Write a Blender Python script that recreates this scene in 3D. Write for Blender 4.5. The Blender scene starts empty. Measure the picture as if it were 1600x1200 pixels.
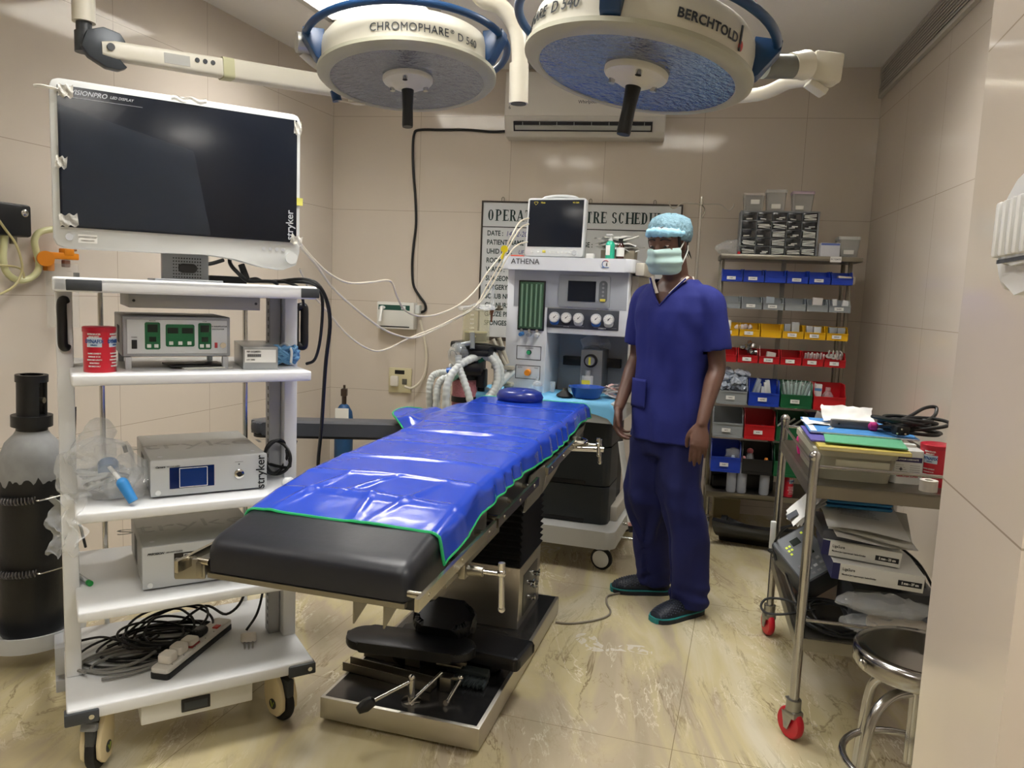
import bpy, bmesh, math, random
from mathutils import Vector, Matrix, noise
random.seed(7)
PI = math.pi
scene = bpy.context.scene
COL = scene.collection
def rad(a): return a * PI / 180.0

# ---------------------------------------------------------------- camera
FPX, PITCH, ROLL, CAMH = 1195.0, rad(6.66), rad(2.3), 1.40
fwd = Vector((0, math.cos(PITCH), -math.sin(PITCH)))
up0 = Vector((0, math.sin(PITCH), math.cos(PITCH)))
rt0 = Vector((1, 0, 0))
rt = rt0 * math.cos(ROLL) + up0 * math.sin(ROLL)
up = up0 * math.cos(ROLL) - rt0 * math.sin(ROLL)
cam_d = bpy.data.cameras.new('camera')
cam = bpy.data.objects.new('camera', cam_d)
COL.objects.link(cam)
cam_d.sensor_fit = 'HORIZONTAL'
cam_d.sensor_width = 36.0
cam_d.lens = 36.0 * FPX / 1600.0
cam_d.clip_start = 0.05
R3 = Matrix((rt, up, -fwd)).transposed()
cam.matrix_world = Matrix.Translation((0, 0, CAMH)) @ R3.to_4x4()
scene.camera = cam
def ray(px, py): return fwd + rt * ((px - 800) / FPX) + up * ((600 - py) / FPX)
def at(px, py, Y):
    d = ray(px, py); return Vector((0, 0, CAMH)) + d * (Y / d.y)
def atz(px, py, z):
    d = ray(px, py); return Vector((0, 0, CAMH)) + d * ((z - CAMH) / d.z)

# ---------------------------------------------------------------- world, view
world = bpy.data.worlds.new('world'); scene.world = world
world.use_nodes = True
world.node_tree.nodes['Background'].inputs[0].default_value = (0.9, 0.93, 1.0, 1)
world.node_tree.nodes['Background'].inputs[1].default_value = 0.02
scene.view_settings.view_transform = 'Standard'
scene.view_settings.look = 'None'
scene.view_settings.gamma = 1.0
scene.view_settings.use_curve_mapping = False
scene.view_settings.exposure = -0.22
LIGHT_POWER = dict(back=44.0, mid=52.0, near=40.0, right=56, side=10, centre=52)
CEIL = 2.88

# ---------------------------------------------------------------- helpers
def srgb(h):
    h = h.lstrip('#'); o = []
    for i in (0, 2, 4):
        v = int(h[i:i+2], 16) / 255.0
        o.append(v / 12.92 if v <= 0.04045 else ((v + 0.055) / 1.055) ** 2.4)
    return (o[0], o[1], o[2], 1.0)
MATS = {}
def mat(name, col, rough=0.5, metal=0.0, var=0.0, vscale=8.0, bump=0.0, bscale=40.0, coat=0.0,
        trans=0.0, alpha=1.0, emit=0.0, spec=0.5, sheen=0.0, stretch=(1, 1, 1), rvar=0.0, ior=1.45):
    if name in MATS: return MATS[name]
    m = bpy.data.materials.new(name); m.use_nodes = True
    nt = m.node_tree; b = nt.nodes['Principled BSDF']
    c = srgb(col) if isinstance(col, str) else col
    b.inputs['Base Color'].default_value = c
    b.inputs['Roughness'].default_value = rough
    b.inputs['Metallic'].default_value = metal
    b.inputs['Coat Weight'].default_value = coat
    b.inputs['Transmission Weight'].default_value = trans
    b.inputs['Alpha'].default_value = alpha
    b.inputs['IOR'].default_value = ior
    b.inputs['Specular IOR Level'].default_value = spec
    b.inputs['Sheen Weight'].default_value = sheen
    if emit:
        b.inputs['Emission Color'].default_value = c
        b.inputs['Emission Strength'].default_value = emit
    tc = nt.nodes.new('ShaderNodeTexCoord'); mp = nt.nodes.new('ShaderNodeMapping')
    mp.inputs['Scale'].default_value = stretch
    nt.links.new(tc.outputs['Object'], mp.inputs['Vector'])
    n1 = nt.nodes.new('ShaderNodeTexNoise'); n1.inputs['Scale'].default_value = vscale
    n1.inputs['Detail'].default_value = 5.0
    nt.links.new(mp.outputs['Vector'], n1.inputs['Vector'])
    v = max(var, 0.03)
    rp = nt.nodes.new('ShaderNodeMix'); rp.data_type = 'RGBA'
    nt.links.new(n1.outputs['Fac'], rp.inputs['Factor'])
    rp.inputs['A'].default_value = tuple(max(0, x * (1 - v)) for x in c[:3]) + (1,)
    rp.inputs['B'].default_value = tuple(min(1, x * (1 + v)) for x in c[:3]) + (1,)
    nt.links.new(rp.outputs['Result'], b.inputs['Base Color'])
    if rvar:
        mr = nt.nodes.new('ShaderNodeMapRange')
        mr.inputs['To Min'].default_value = max(0.02, rough - rvar); mr.inputs['To Max'].default_value = rough + rvar
        nt.links.new(n1.outputs['Fac'], mr.inputs['Value']); nt.links.new(mr.outputs['Result'], b.inputs['Roughness'])
    if bump:
        n2 = nt.nodes.new('ShaderNodeTexNoise'); n2.inputs['Scale'].default_value = bscale
        n2.inputs['Detail'].default_value = 4.0
        nt.links.new(mp.outputs['Vector'], n2.inputs['Vector'])
        bp = nt.nodes.new('ShaderNodeBump'); bp.inputs['Strength'].default_value = bump
        bp.inputs['Distance'].default_value = 0.01
        nt.links.new(n2.outputs['Fac'], bp.inputs['Height']); nt.links.new(bp.outputs['Normal'], b.inputs['Normal'])
    MATS[name] = m
    return m

def tile_mat(name, col, grout, size, offu=0.0, offv=0.0, mode='wall', dirv=(1, 0), rough=0.08):
    """glossy tiles: brick grid along a horizontal direction and the height"""
    m = bpy.data.materials.new(name); m.use_nodes = True
    nt = m.node_tree; b = nt.nodes['Principled BSDF']
    g = nt.nodes.new('ShaderNodeNewGeometry')
    def vm(op, a, bb=None):
        n = nt.nodes.new('ShaderNodeVectorMath'); n.operation = op
        nt.links.new(a, n.inputs[0])
        if bb is not None: n.inputs[1].default_value = bb
        return n
    def ma(op, a, v=None, a2=None):
        n = nt.nodes.new('ShaderNodeMath'); n.operation = op
        nt.links.new(a, n.inputs[0])
        if v is not None: n.inputs[1].default_value = v
        if a2 is not None: nt.links.new(a2, n.inputs[1])
        return n.outputs[0]
    d = Vector((dirv[0], dirv[1], 0)).normalized()
    u = vm('DOT_PRODUCT', g.outputs['Position'], d).outputs['Value']
    if mode == 'wall':
        v = vm('DOT_PRODUCT', g.outputs['Position'], (0, 0, 1)).outputs['Value']
    else:
        v = vm('DOT_PRODUCT', g.outputs['Position'], (-d.y, d.x, 0)).outputs['Value']
    su, sv = size
    def line(x, off, s, w):
        f = ma('FRACT', ma('DIVIDE', ma('SUBTRACT', x, off), s))
        f = ma('ABSOLUTE', ma('SUBTRACT', f, 0.5))          # .5 at the joint
        return ma('GREATER_THAN', f, 0.5 - w / s)
    l = ma('MAXIMUM', line(u, offu, su, 0.0013), None, line(v, offv, sv, 0.0013))
    tc = g.outputs['Position']
    n1 = nt.nodes.new('ShaderNodeTexNoise'); n1.inputs['Scale'].default_value = 1.3; n1.inputs['Detail'].default_value = 6
    nt.links.new(tc, n1.inputs['Vector'])
    mx = nt.nodes.new('ShaderNodeMix'); mx.data_type = 'RGBA'
    c = srgb(col)
    mx.inputs['A'].default_value = tuple(x * 0.93 for x in c[:3]) + (1,)
    mx.inputs['B'].default_value = tuple(min(1, x * 1.06) for x in c[:3]) + (1,)
    nt.links.new(n1.outputs['Fac'], mx.inputs['Factor'])
    base = mx.outputs['Result']
    if mode == 'floor':
        def veins(scale, dist, thr, colr, rotz, width, prev, amt=1.0):
            mp = nt.nodes.new('ShaderNodeMapping'); mp.inputs['Rotation'].default_value = (0, 0, rotz)
            mp.inputs['Scale'].default_value = (1.0, 0.33, 1)
            nt.links.new(tc, mp.inputs['Vector'])
            nz = nt.nodes.new('ShaderNodeTexNoise'); nz.inputs['Scale'].default_value = scale
            nz.inputs['Detail'].default_value = 8; nz.inputs['Roughness'].default_value = 0.62
            nz.inputs['Distortion'].default_value = dist
            nt.links.new(mp.outputs['Vector'], nz.inputs['Vector'])
            a = ma('ABSOLUTE', ma('SUBTRACT', nz.outputs['Fac'], thr))
            mr = nt.nodes.new('ShaderNodeMapRange'); mr.inputs['From Min'].default_value = 0.0
            mr.inputs['From Max'].default_value = width; mr.inputs['To Min'].default_value = amt; mr.inputs['To Max'].default_value = 0
            nt.links.new(a, mr.inputs['Value'])
            n3 = nt.nodes.new('ShaderNodeTexNoise'); n3.inputs['Scale'].default_value = 2.1
            nt.links.new(tc, n3.inputs['Vector'])
            msk = nt.nodes.new('ShaderNodeMapRange'); msk.inputs['From Min'].default_value = 0.42; msk.inputs['From Max'].default_value = 0.62
            nt.links.new(n3.outputs['Fac'], msk.inputs['Value'])
            f = ma('MULTIPLY', mr.outputs['Result'], None, msk.outputs['Result'])
            mm = nt.nodes.new('ShaderNodeMix'); mm.data_type = 'RGBA'
            nt.links.new(f, mm.inputs['Factor']); nt.links.new(prev, mm.inputs['A']); mm.inputs['B'].default_value = srgb(colr)
            return mm.outputs['Result']
        # broad cloudy bands
        mpb = nt.nodes.new('ShaderNodeMapping'); mpb.inputs['Rotation'].default_value = (0, 0, rad(-35)); mpb.inputs['Scale'].default_value = (1.6, 0.45, 1)
        nt.links.new(tc, mpb.inputs['Vector'])
        nb = nt.nodes.new('ShaderNodeTexNoise'); nb.inputs['Scale'].default_value = 1.7; nb.inputs['Detail'].default_value = 7; nb.inputs['Distortion'].default_value = 1.2
        nt.links.new(mpb.outputs['Vector'], nb.inputs['Vector'])
        cr = nt.nodes.new('ShaderNodeValToRGB')
        cr.color_ramp.elements[0].position = 0.3; cr.color_ramp.elements[0].color = srgb('#9f967c')
        cr.color_ramp.elements[1].position = 0.68; cr.color_ramp.elements[1].color = srgb('#d3ccb6')
        e = cr.color_ramp.elements.new(0.5); e.color = srgb('#c3b78f')
        e = cr.color_ramp.elements.new(0.42); e.color = srgb('#b3a68e')
        nt.links.new(nb.outputs['Fac'], cr.inputs['Fac'])
        base = cr.outputs['Color']
        base = veins(2.3, 1.6, 0.5, '#76664a', rad(-40), 0.012, base, 0.85)
        base = veins(4.1, 2.2, 0.53, '#857552', rad(10), 0.009, base, 0.7)
        base = veins(3.0, 2.5, 0.47, '#efe7cf', rad(-70), 0.010, base, 0.8)
        # white scuffed patches
        nw = nt.nodes.new('ShaderNodeTexNoise'); nw.inputs['Scale'].default_value = 1.9; nw.inputs['Detail'].default_value = 2
        nt.links.new(tc, nw.inputs['Vector'])
        nw2 = nt.nodes.new('ShaderNodeTexNoise'); nw2.inputs['Scale'].default_value = 22; nw2.inputs['Detail'].default_value = 6; nw2.inputs['Distortion'].default_value = 1
        nt.links.new(tc, nw2.inputs['Vector'])
        f1 = ma('GREATER_THAN', nw.outputs['Fac'], 0.66); f2 = ma('GREATER_THAN', nw2.outputs['Fac'], 0.52)
        f = ma('MULTIPLY', ma('MULTIPLY', f1, None, f2), 0.7)
        mm = nt.nodes.new('ShaderNodeMix'); mm.data_type = 'RGBA'
        nt.links.new(f, mm.inputs['Factor']); nt.links.new(base, mm.inputs['A']); mm.inputs['B'].default_value = srgb('#d6d2c6')
        base = mm.outputs['Result']
    m2 = nt.nodes.new('ShaderNodeMix'); m2.data_type = 'RGBA'
    nt.links.new(ma('MULTIPLY', l, 0.75), m2.inputs['Factor']); nt.links.new(base, m2.inputs['A']); m2.inputs['B'].default_value = srgb(grout)
    nt.links.new(m2.outputs['Result'], b.inputs['Base Color'])
    b.inputs['Roughness'].default_value = rough
    b.inputs['Specular IOR Level'].default_value = 0.5
    # faint waviness of the glaze
    n4 = nt.nodes.new('ShaderNodeTexNoise'); n4.inputs['Scale'].default_value = 3.0; n4.inputs['Detail'].default_value = 1
    nt.links.new(tc, n4.inputs['Vector'])
    bp = nt.nodes.new('ShaderNodeBump'); bp.inputs['Strength'].default_value = 0.06; bp.inputs['Distance'].default_value = 0.01
    nt.links.new(n4.outputs['Fac'], bp.inputs['Height']); nt.links.new(bp.outputs['Normal'], b.inputs['Normal'])
    return m

FRAMES = {}
def frame_matrix(loc, rz): return Matrix.Translation(loc) @ Matrix.Rotation(rz, 4, 'Z')
def tag(o, label=None, cat=None, group=None, kind=None):
    if label: o['label'] = label
    if cat: o['category'] = cat
    if group: o['group'] = group
    if kind: o['kind'] = kind
    return o
def thing(name, label, cat, loc=(0, 0, 0), rz=0.0, group=None):
    o = bpy.data.objects.new(name, None); COL.objects.link(o)
    o.location = loc; o.rotation_euler = (0, 0, rz); o.empty_display_size = 0.1
    FRAMES[o.name] = frame_matrix(loc, rz)
    return tag(o, label, cat, group)

class MB:
    def __init__(s, M=None):
        s.bm = bmesh.new(); s.M = M.copy() if M else Matrix.Identity(4); s.mi = 0
    def _fin(s, verts, R=None):
        fs = set()
        for v in verts:
            if R is not None: v.co = R @ v.co
            v.co = s.M @ v.co
            for f in v.link_faces: fs.add(f)
        for f in fs: f.material_index = s.mi
    def box(s, c, size, rot=None, bev=0.0, seg=2):
        r = bmesh.ops.create_cube(s.bm, size=1.0); vs = r['verts']
        for v in vs: v.co = Vector((v.co.x * size[0], v.co.y * size[1], v.co.z * size[2]))
        if bev > 0:
            es = list({e for v in vs for e in v.link_edges})
            rr = bmesh.ops.bevel(s.bm, geom=es, offset=min(bev, min(size) * 0.49), segments=seg, profile=0.5, affect='EDGES')
            vs = list({v for f in rr['faces'] for v in f.verts} | {v for v in vs if v.is_valid})
        R = Matrix.Translation(c)
        if rot is not None: R = R @ (rot if isinstance(rot, Matrix) else Matrix.Rotation(rot, 4, 'Z'))
        s._fin(vs, R); return s
    def bb(s, x0, x1, y0, y1, z0, z1, bev=0.0, seg=2):
        return s.box(((x0+x1)/2, (y0+y1)/2, (z0+z1)/2), (abs(x1-x0), abs(y1-y0), abs(z1-z0)), None, bev, seg)
    def cyl(s, p0, p1, r0, r1=None, n=24):
        p0 = Vector(p0); p1 = Vector(p1); d = p1 - p0; r1 = r0 if r1 is None else r1
        r = bmesh.ops.create_cone(s.bm, cap_ends=True, segments=n, radius1=max(r0, 1e-5), radius2=max(r1, 1e-5), depth=d.length)
        q = d.to_track_quat('Z', 'Y').to_matrix().to_4x4()
        s._fin(r['verts'], Matrix.Translation((p0 + p1) / 2) @ q); return s
    def sph(s, c, r, n=16, rot=None):
        if not hasattr(r, '__len__'): r = (r, r, r)
        q = bmesh.ops.create_uvsphere(s.bm, u_segments=n, v_segments=max(6, n // 2 + 2), radius=1.0)
        R = Matrix.Translation(c) @ (rot or Matrix.Identity(4)) @ Matrix.Diagonal((r[0], r[1], r[2], 1))
        s._fin(q['verts'], R); return s
    def rings(s, loops, closed=True, cap=True, loop_close=False):
        vv = [[s.bm.verts.new(Vector(p)) for p in L] for L in loops]
        n = len(vv[0]); k = len(vv)
        rng = range(k) if loop_close else range(k - 1)
        for i in rng:
            a, b = vv[i], vv[(i + 1) % k]
            for j in range(n if closed else n - 1):
                s.bm.faces.new((a[j], a[(j+1) % n], b[(j+1) % n], b[j]))
        if cap and closed and not loop_close:
            s.bm.faces.new(list(reversed(vv[0]))); s.bm.faces.new(vv[-1])
        s._fin([v for L in vv for v in L]); return s
    def tube(s, pts, r, n=10, smooth=True, closed=False, sub=6):
        pts = [Vector(p) for p in pts]
        P = spline(pts, sub, closed) if smooth and len(pts) > 2 else pts
        m = len(P); loops = []; nrm = None
        for i, p in enumerate(P):
            t = (P[(i+1) % m] - P[i-1]) if closed else (P[min(i+1, m-1)] - P[max(i-1, 0)])
            if t.length < 1e-9: t = Vector((0, 0, 1))
            t.normalize()
            if nrm is None:
                nrm = t.orthogonal().normalized()
            else:
                nrm = nrm - t * nrm.dot(t)
                nrm = nrm.normalized() if nrm.length > 1e-6 else t.orthogonal().normalized()
            bn = t.cross(nrm)
            rr = r(i / max(1, m-1)) if callable(r) else r
            loops.append([p + (nrm * math.cos(2*PI*k/n) + bn * math.sin(2*PI*k/n)) * rr for k in range(n)])
        return s.rings(loops, True, True, closed)
    def lathe(s, prof, c=(0, 0, 0), n=32, rot=None, cap=True):
        R = Matrix.Translation(c) @ (rot or Matrix.Identity(4))
        loops = [[R @ Vector((max(r, 1e-5) * math.cos(2*PI*k/n), max(r, 1e-5) * math.sin(2*PI*k/n), z)) for k in range(n)] for r, z in prof]
        return s.rings(loops, True, cap)
    def prism(s, poly, z0, z1, R=None, bev=0.0):
        a = [s.bm.verts.new((x, y, z0)) for x, y in poly]; b = [s.bm.verts.new((x, y, z1)) for x, y in poly]
        n = len(poly); fs = [s.bm.faces.new(list(reversed(a))), s.bm.faces.new(b)]
        for i in range(n): fs.append(s.bm.faces.new((a[i], a[(i+1) % n], b[(i+1) % n], b[i])))
        vs = a + b
        if bev > 0:
            rr = bmesh.ops.bevel(s.bm, geom=list({e for f in fs for e in f.edges}), offset=bev, segments=2, profile=0.5, affect='EDGES')
            vs = list({v for f in rr['faces'] for v in f.verts} | {v for v in vs if v.is_valid})
        s._fin(vs, R); return s
    def grid(s, f, nu, nv):
        vv = [[s.bm.verts.new(Vector(f(i/nu, j/nv))) for j in range(nv+1)] for i in range(nu+1)]
        for i in range(nu):
            for j in range(nv): s.bm.faces.new((vv[i][j], vv[i+1][j], vv[i+1][j+1], vv[i][j+1]))
        s._fin([v for L in vv for v in L]); return s
    def text(s, t, size, M, bold=0.0, align='CENTER', shear=0.0, sx=1.0, thick=0.0004, space=1.0):
        cu = bpy.data.curves.new('tmp', 'FONT'); cu.body = t; cu.size = size; cu.offset = bold * size
        cu.extrude = thick; cu.align_x = align; cu.align_y = 'CENTER'; cu.shear = shear; cu.resolution_u = 3
        cu.space_character = space
        ob = bpy.data.objects.new('tmp', cu); COL.objects.link(ob)
        dg = bpy.context.evaluated_depsgraph_get(); dg.update()
        me = bpy.data.meshes.new_from_object(ob.evaluated_get(dg))
        n0 = len(s.bm.verts)
        nf = len(s.bm.faces)
        s.bm.from_mesh(me); s.bm.verts.ensure_lookup_table(); s.bm.faces.ensure_lookup_table()
        S = M @ Matrix.Diagonal((sx, 1, 1, 1))
        for v in s.bm.verts[n0:]: v.co = s.M @ (S @ v.co)
        for f in s.bm.faces[nf:]: f.material_index = s.mi
        bpy.data.objects.remove(ob); bpy.data.curves.remove(cu); bpy.data.meshes.remove(me)
        return s
    def build(s, name, m, parent=None, world=False, angle=40, label=None, smooth=True, normals=True):
        bm = s.bm
        if normals: bmesh.ops.recalc_face_normals(bm, faces=bm.faces)
        loc = Vector((0, 0, 0))
        if parent is None:
            bm.verts.ensure_lookup_table()
            xs = [v.co for v in bm.verts]
            loc = Vector((sum(v.x for v in xs)/len(xs), sum(v.y for v in xs)/len(xs), min(v.z for v in xs)))
            for v in bm.verts: v.co -= loc
        elif world:
            MI = FRAMES[parent.name].inverted()
            for v in bm.verts: v.co = MI @ v.co
        me = bpy.data.meshes.new(name); bm.to_mesh(me); bm.free()
        for k in (m if isinstance(m, (list, tuple)) else [m]): me.materials.append(k)
        if smooth:
            me.shade_smooth(); me.set_sharp_from_angle(angle=rad(angle))
        o = bpy.data.objects.new(name, me); COL.objects.link(o)
        o.location = loc
        if parent is not None:
            o.parent = parent
            FRAMES[o.name] = FRAMES.get(parent.name, Matrix.Identity(4))
        if label: o['label'] = label
        return o

def spline(P, sub=6, closed=False):
    out = []; n = len(P)
    segs = n if closed else n - 1
    for i in range(segs):
        if closed: p0, p1, p2, p3 = P[i-1], P[i], P[(i+1) % n], P[(i+2) % n]
        else: p0, p1, p2, p3 = P[max(i-1, 0)], P[i], P[i+1], P[min(i+2, n-1)]
        for k in range(sub):
            t = k / sub
            out.append(0.5 * ((2*p1) + (p2-p0)*t + (2*p0-5*p1+4*p2-p3)*t*t + (3*p1-p0-3*p2+p3)*t*t*t))
    if not closed: out.append(P[-1])
    return out
def rrect(w, h, r, n=5, cx=0, cy=0):
    o = []
    for sx, sy, a0 in ((1, 1, 0), (-1, 1, 90), (-1, -1, 180), (1, -1, 270)):
        for k in range(n + 1):
            a = rad(a0 + 90 * k / n); o.append((cx + sx*(w/2-r) + r*math.cos(a), cy + sy*(h/2-r) + r*math.sin(a)))
    return o
def FR(x, y, z):      # frame for things drawn on a front face (text runs along +x, faces -y)
    return Matrix.Translation((x, y, z)) @ Matrix.Rotation(PI/2, 4, 'X')
def TOPM(x, y, z, a=0): return Matrix.Translation((x, y, z)) @ Matrix.Rotation(a, 4, 'Z')
def Tr(x, y, z): return Matrix.Translation((x, y, z))
def RX(a): return Matrix.Rotation(a, 4, 'X')
def RY(a): return Matrix.Rotation(a, 4, 'Y')
def RZ(a): return Matrix.Rotation(a, 4, 'Z')
def remesh(mb, voxel, smooth=4):
    me = bpy.data.meshes.new('t'); mb.bm.normal_update(); bmesh.ops.recalc_face_normals(mb.bm, faces=mb.bm.faces)
    mb.bm.to_mesh(me); mb.bm.free()
    ob = bpy.data.objects.new('t', me); COL.objects.link(ob)
    md = ob.modifiers.new('r', 'REMESH'); md.mode = 'VOXEL'; md.voxel_size = voxel
    if smooth:
        sm = ob.modifiers.new('s', 'SMOOTH'); sm.factor = 0.5; sm.iterations = smooth
    dg = bpy.context.evaluated_depsgraph_get(); dg.update()
    m2 = bpy.data.meshes.new_from_object(ob.evaluated_get(dg))
    bpy.data.objects.remove(ob); bpy.data.meshes.remove(me)
    out = MB(); out.bm.from_mesh(m2); bpy.data.meshes.remove(m2)
    return out
def crumple(mb, amp, sc, seed=0.0, z_lo=None):
    for v in mb.bm.verts:
        p = v.co * sc + Vector((seed, seed*1.7, -seed))
        v.co += noise.noise_vector(p) * amp + noise.noise_vector(p * 2.7) * amp * 0.45
        if z_lo is not None and v.co.z < z_lo: v.co.z = z_lo
    return mb

# ---------------------------------------------------------------- materials
white_paint = mat('white_powder_coat', '#d9dbdc', 0.38, var=0.02)
white_plastic = mat('white_plastic', '#d8dad8', 0.35, var=0.02)
lightgrey = mat('light_grey_plastic', '#b9bcc0', 0.4, var=0.03)
midgrey = mat('mid_grey_plastic', '#85888c', 0.45, var=0.03)
darkgrey = mat('dark_grey_plastic', '#33373b', 0.45, var=0.05)
black_pl = mat('black_plastic', '#141517', 0.4, var=0.05)
black_rub = mat('black_rubber', '#101113', 0.6, var=0.1)
black_cable = mat('black_cable', '#0e0f10', 0.45)
grey_cable = mat('grey_cable', '#7d7c78', 0.5)
white_cable = mat('white_cable', '#d9d2bf', 0.45)
steel = mat('brushed_steel', '#c6c2b8', 0.38, 1.0, var=0.06, vscale=3, rvar=0.06, bump=0.03, bscale=60, stretch=(1, 1, 12))
chrome = mat('chrome', '#c9c8c4', 0.12, 1.0)
dullsteel = mat('dull_steel', '#8b877c', 0.36, 1.0, var=0.08, vscale=5, rvar=0.08)
beige_metal = mat('cream_enamel', '#d6d1bf', 0.35, var=0.04, vscale=12)
paper = mat('paper', '#e4e4e0', 0.8)
ink = mat('printing_ink', '#17191d', 0.7)
inkgrey = mat('grey_ink', '#4b4e54', 0.7)
clearp = mat('clear_plastic', '#dfe3e6', 0.12, alpha=0.32, coat=0.3, bump=0.3, bscale=30)
foil = mat('crinkled_clear_bag', '#e6eaec', 0.12, alpha=0.30, coat=0.6, bump=0.9, bscale=45)
screen_m = mat('screen_glass', '#141923', 0.22, coat=0.0, bump=0.25, bscale=5, spec=.4)
yellow_m = mat('yellow_plastic', '#d9a90c', 0.4)
red_m = mat('red_plastic', '#b3101a', 0.38)
blue_m = mat('blue_plastic', '#1238a8', 0.38)
green_m = mat('green_plastic', '#0a5a33', 0.38)
binggrey = mat('grey_bin_plastic', '#8b9194', 0.42)
tinred = mat('red_tin', '#b8142b', 0.3, coat=0.3)
# ================================================================= SETTING
BL = Vector((-1.307, 5.462)); BR = Vector((2.211, 4.910))
dL = Vector((-0.3166, -0.9486)); dR = Vector((-0.205, -0.979)).normalized()
wd = (BR - BL).normalized(); wn = Vector((-wd.y, wd.x))            # back wall direction and outward normal
wall_c = '#d0c6b9'
m_back = tile_mat('beige_wall_tiles_back', wall_c, '#8d7f6c', (0.6265, 0.629), BL.dot(wd), 0.687 - 0.629, 'wall', (wd.x, wd.y))
m_left = tile_mat('beige_wall_tiles_left', wall_c, '#8d7f6c', (0.6265, 0.629), BL.dot(dL), 0.687 - 0.629, 'wall', (dL.x, dL.y))
m_right = tile_mat('beige_wall_tiles_right', '#cdc3b6', '#8d7f6c', (0.6265, 0.629), BR.dot(dR), 0.687 - 0.629, 'wall', (dR.x, dR.y))
m_jamb = tile_mat('cream_wall_tiles_doorway', '#cabfb1', '#8d7f6c', (0.9, 0.629), 0.0, 1.146, 'wall', (0.292, 0.956), 0.1)
m_floor = tile_mat('marble_floor_tiles', '#c2b898', '#75684c', (1.41, 1.25), -0.135, 2.32 - 1.25, 'floor', (math.cos(rad(-17)), math.sin(rad(-17))), 0.2)
m_ceil = mat('ceiling_paint', '#ebe9e5', 0.8, var=0.03, vscale=1.5)
def slab(name, a, b, out, z0, z1, m, t=0.12):
    mb = MB(); o = out * t
    mb.prism([(a.x, a.y), (b.x, b.y), (b.x + o.x, b.y + o.y), (a.x + o.x, a.y + o.y)], z0, z1)
    return tag(mb.build(name, m, smooth=False), kind='structure')
LF = BL + dL * 8.2
RF = BR + dR * 4.25
slab('wall_back', BL - wd * 0.12, BR + wd * 0.12, wn, 0, CEIL, m_back)
slab('wall_left', BL, LF, Vector((-0.9486, 0.3166)), 0, CEIL, m_left)
slab('wall_right', BR, RF, Vector((0.979, -0.205)), 0, CEIL, m_right)
P1 = Vector((0.668, 1.155)); jd = Vector((0.292, 0.956)); jn = Vector((0.956, -0.292))
P2 = P1 - jd * 0.36
mb = MB(); a = P1 + jn * 0.74; b_ = P2 + jn * 1.2; c_ = P1 + jn * 1.2
mb.prism([(P1.x, P1.y), (P2.x, P2.y), (b_.x, b_.y), (c_.x, c_.y)][::-1], 0, CEIL)
tag(mb.build('wall_doorway', m_jamb, smooth=False), kind='structure')
rear = -2.2
slab('wall_rear', Vector((-4.2, rear)), Vector((2.6, rear)), Vector((0, -1)), 0, CEIL, m_right)
slab('wall_corridor', Vector((1.75, 0.86)), Vector((1.6, rear)), Vector((1, 0)), 0, CEIL, m_right)
mb = MB(); mb.bb(-4.6, 3.0, rear - 0.1, 5.8, -0.1, 0); tag(mb.build('floor', m_floor, smooth=False), kind='structure')
mb = MB(); mb.bb(-4.6, 3.0, rear - 0.1, 5.8, CEIL, CEIL + 0.1); tag(mb.build('ceiling', m_ceil, smooth=False), kind='structure')
# small plinth lip at the foot of the back wall behind the rack
# ---- ceiling lights
m_lamp = {}
for k, w in LIGHT_POWER.items():
    m_lamp[k] = mat('lit_diffuser_' + k, (1.0, 0.975, 0.94, 1), 0.5, emit=w)
tray_m = mat('light_fitting_metal', '#c8c6c0', 0.35)
LIGHTS = [((-0.86, 3.98), 17, 'back', 'square recessed ceiling light behind the left surgical lamp'),
          ((-0.45, 2.0), 17, 'mid', 'recessed ceiling light above the operating table, just out of the picture'),
          ((-0.7, 0.2), 17, 'near', 'recessed ceiling light above the doorway end of the room'),
          ((0.9, 0.0), 17, 'right', 'recessed ceiling light beside the doorway wall'),
          ((.85, 2.95), 17, 'centre', 'added unseen ceiling light above the standing person, brightening the far room'),  # extra fitting, added only to brighten the far middle of the room
          ((-2.1, 1.4), 17, 'side', 'recessed ceiling light near the left tiled wall')]
for (x, y), a, k, lab in LIGHTS:
    t = thing('ceiling_light', lab, 'light', (x, y, CEIL), rad(-a), 'recessed ceiling lights')
    mb = MB(); W = 0.31; D = 0.04
    for s in (-1, 1):
        mb.bb(s*W - 0.02, s*W + 0.02, -W-0.02, W+0.02, -D, 0.0, 0.002); mb.bb(-W, W, s*W - 0.02, s*W + 0.02, -D, 0.0, 0.002)
    mb.build('frame', tray_m, t)
    mb = MB(); mb.bb(-W+0.02, W-0.02, -W+0.02, W-0.02, -0.006, -0.001); mb.build('diffuser', m_lamp[k], t)
    mb = MB()
    for i in range(1, 10):
        mb.bb(-W+0.02, W-0.02, -W + i*0.062 - 0.001, -W + i*0.062 + 0.001, -D + .003, -0.008)
    for i in (1, 2, 3): mb.bb(-W + i*0.155 - 0.002, -W + i*0.155 + 0.002, -W+0.02, W-0.02, -D + .003, -0.008)
    mb.build('louver', tray_m, t)
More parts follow.
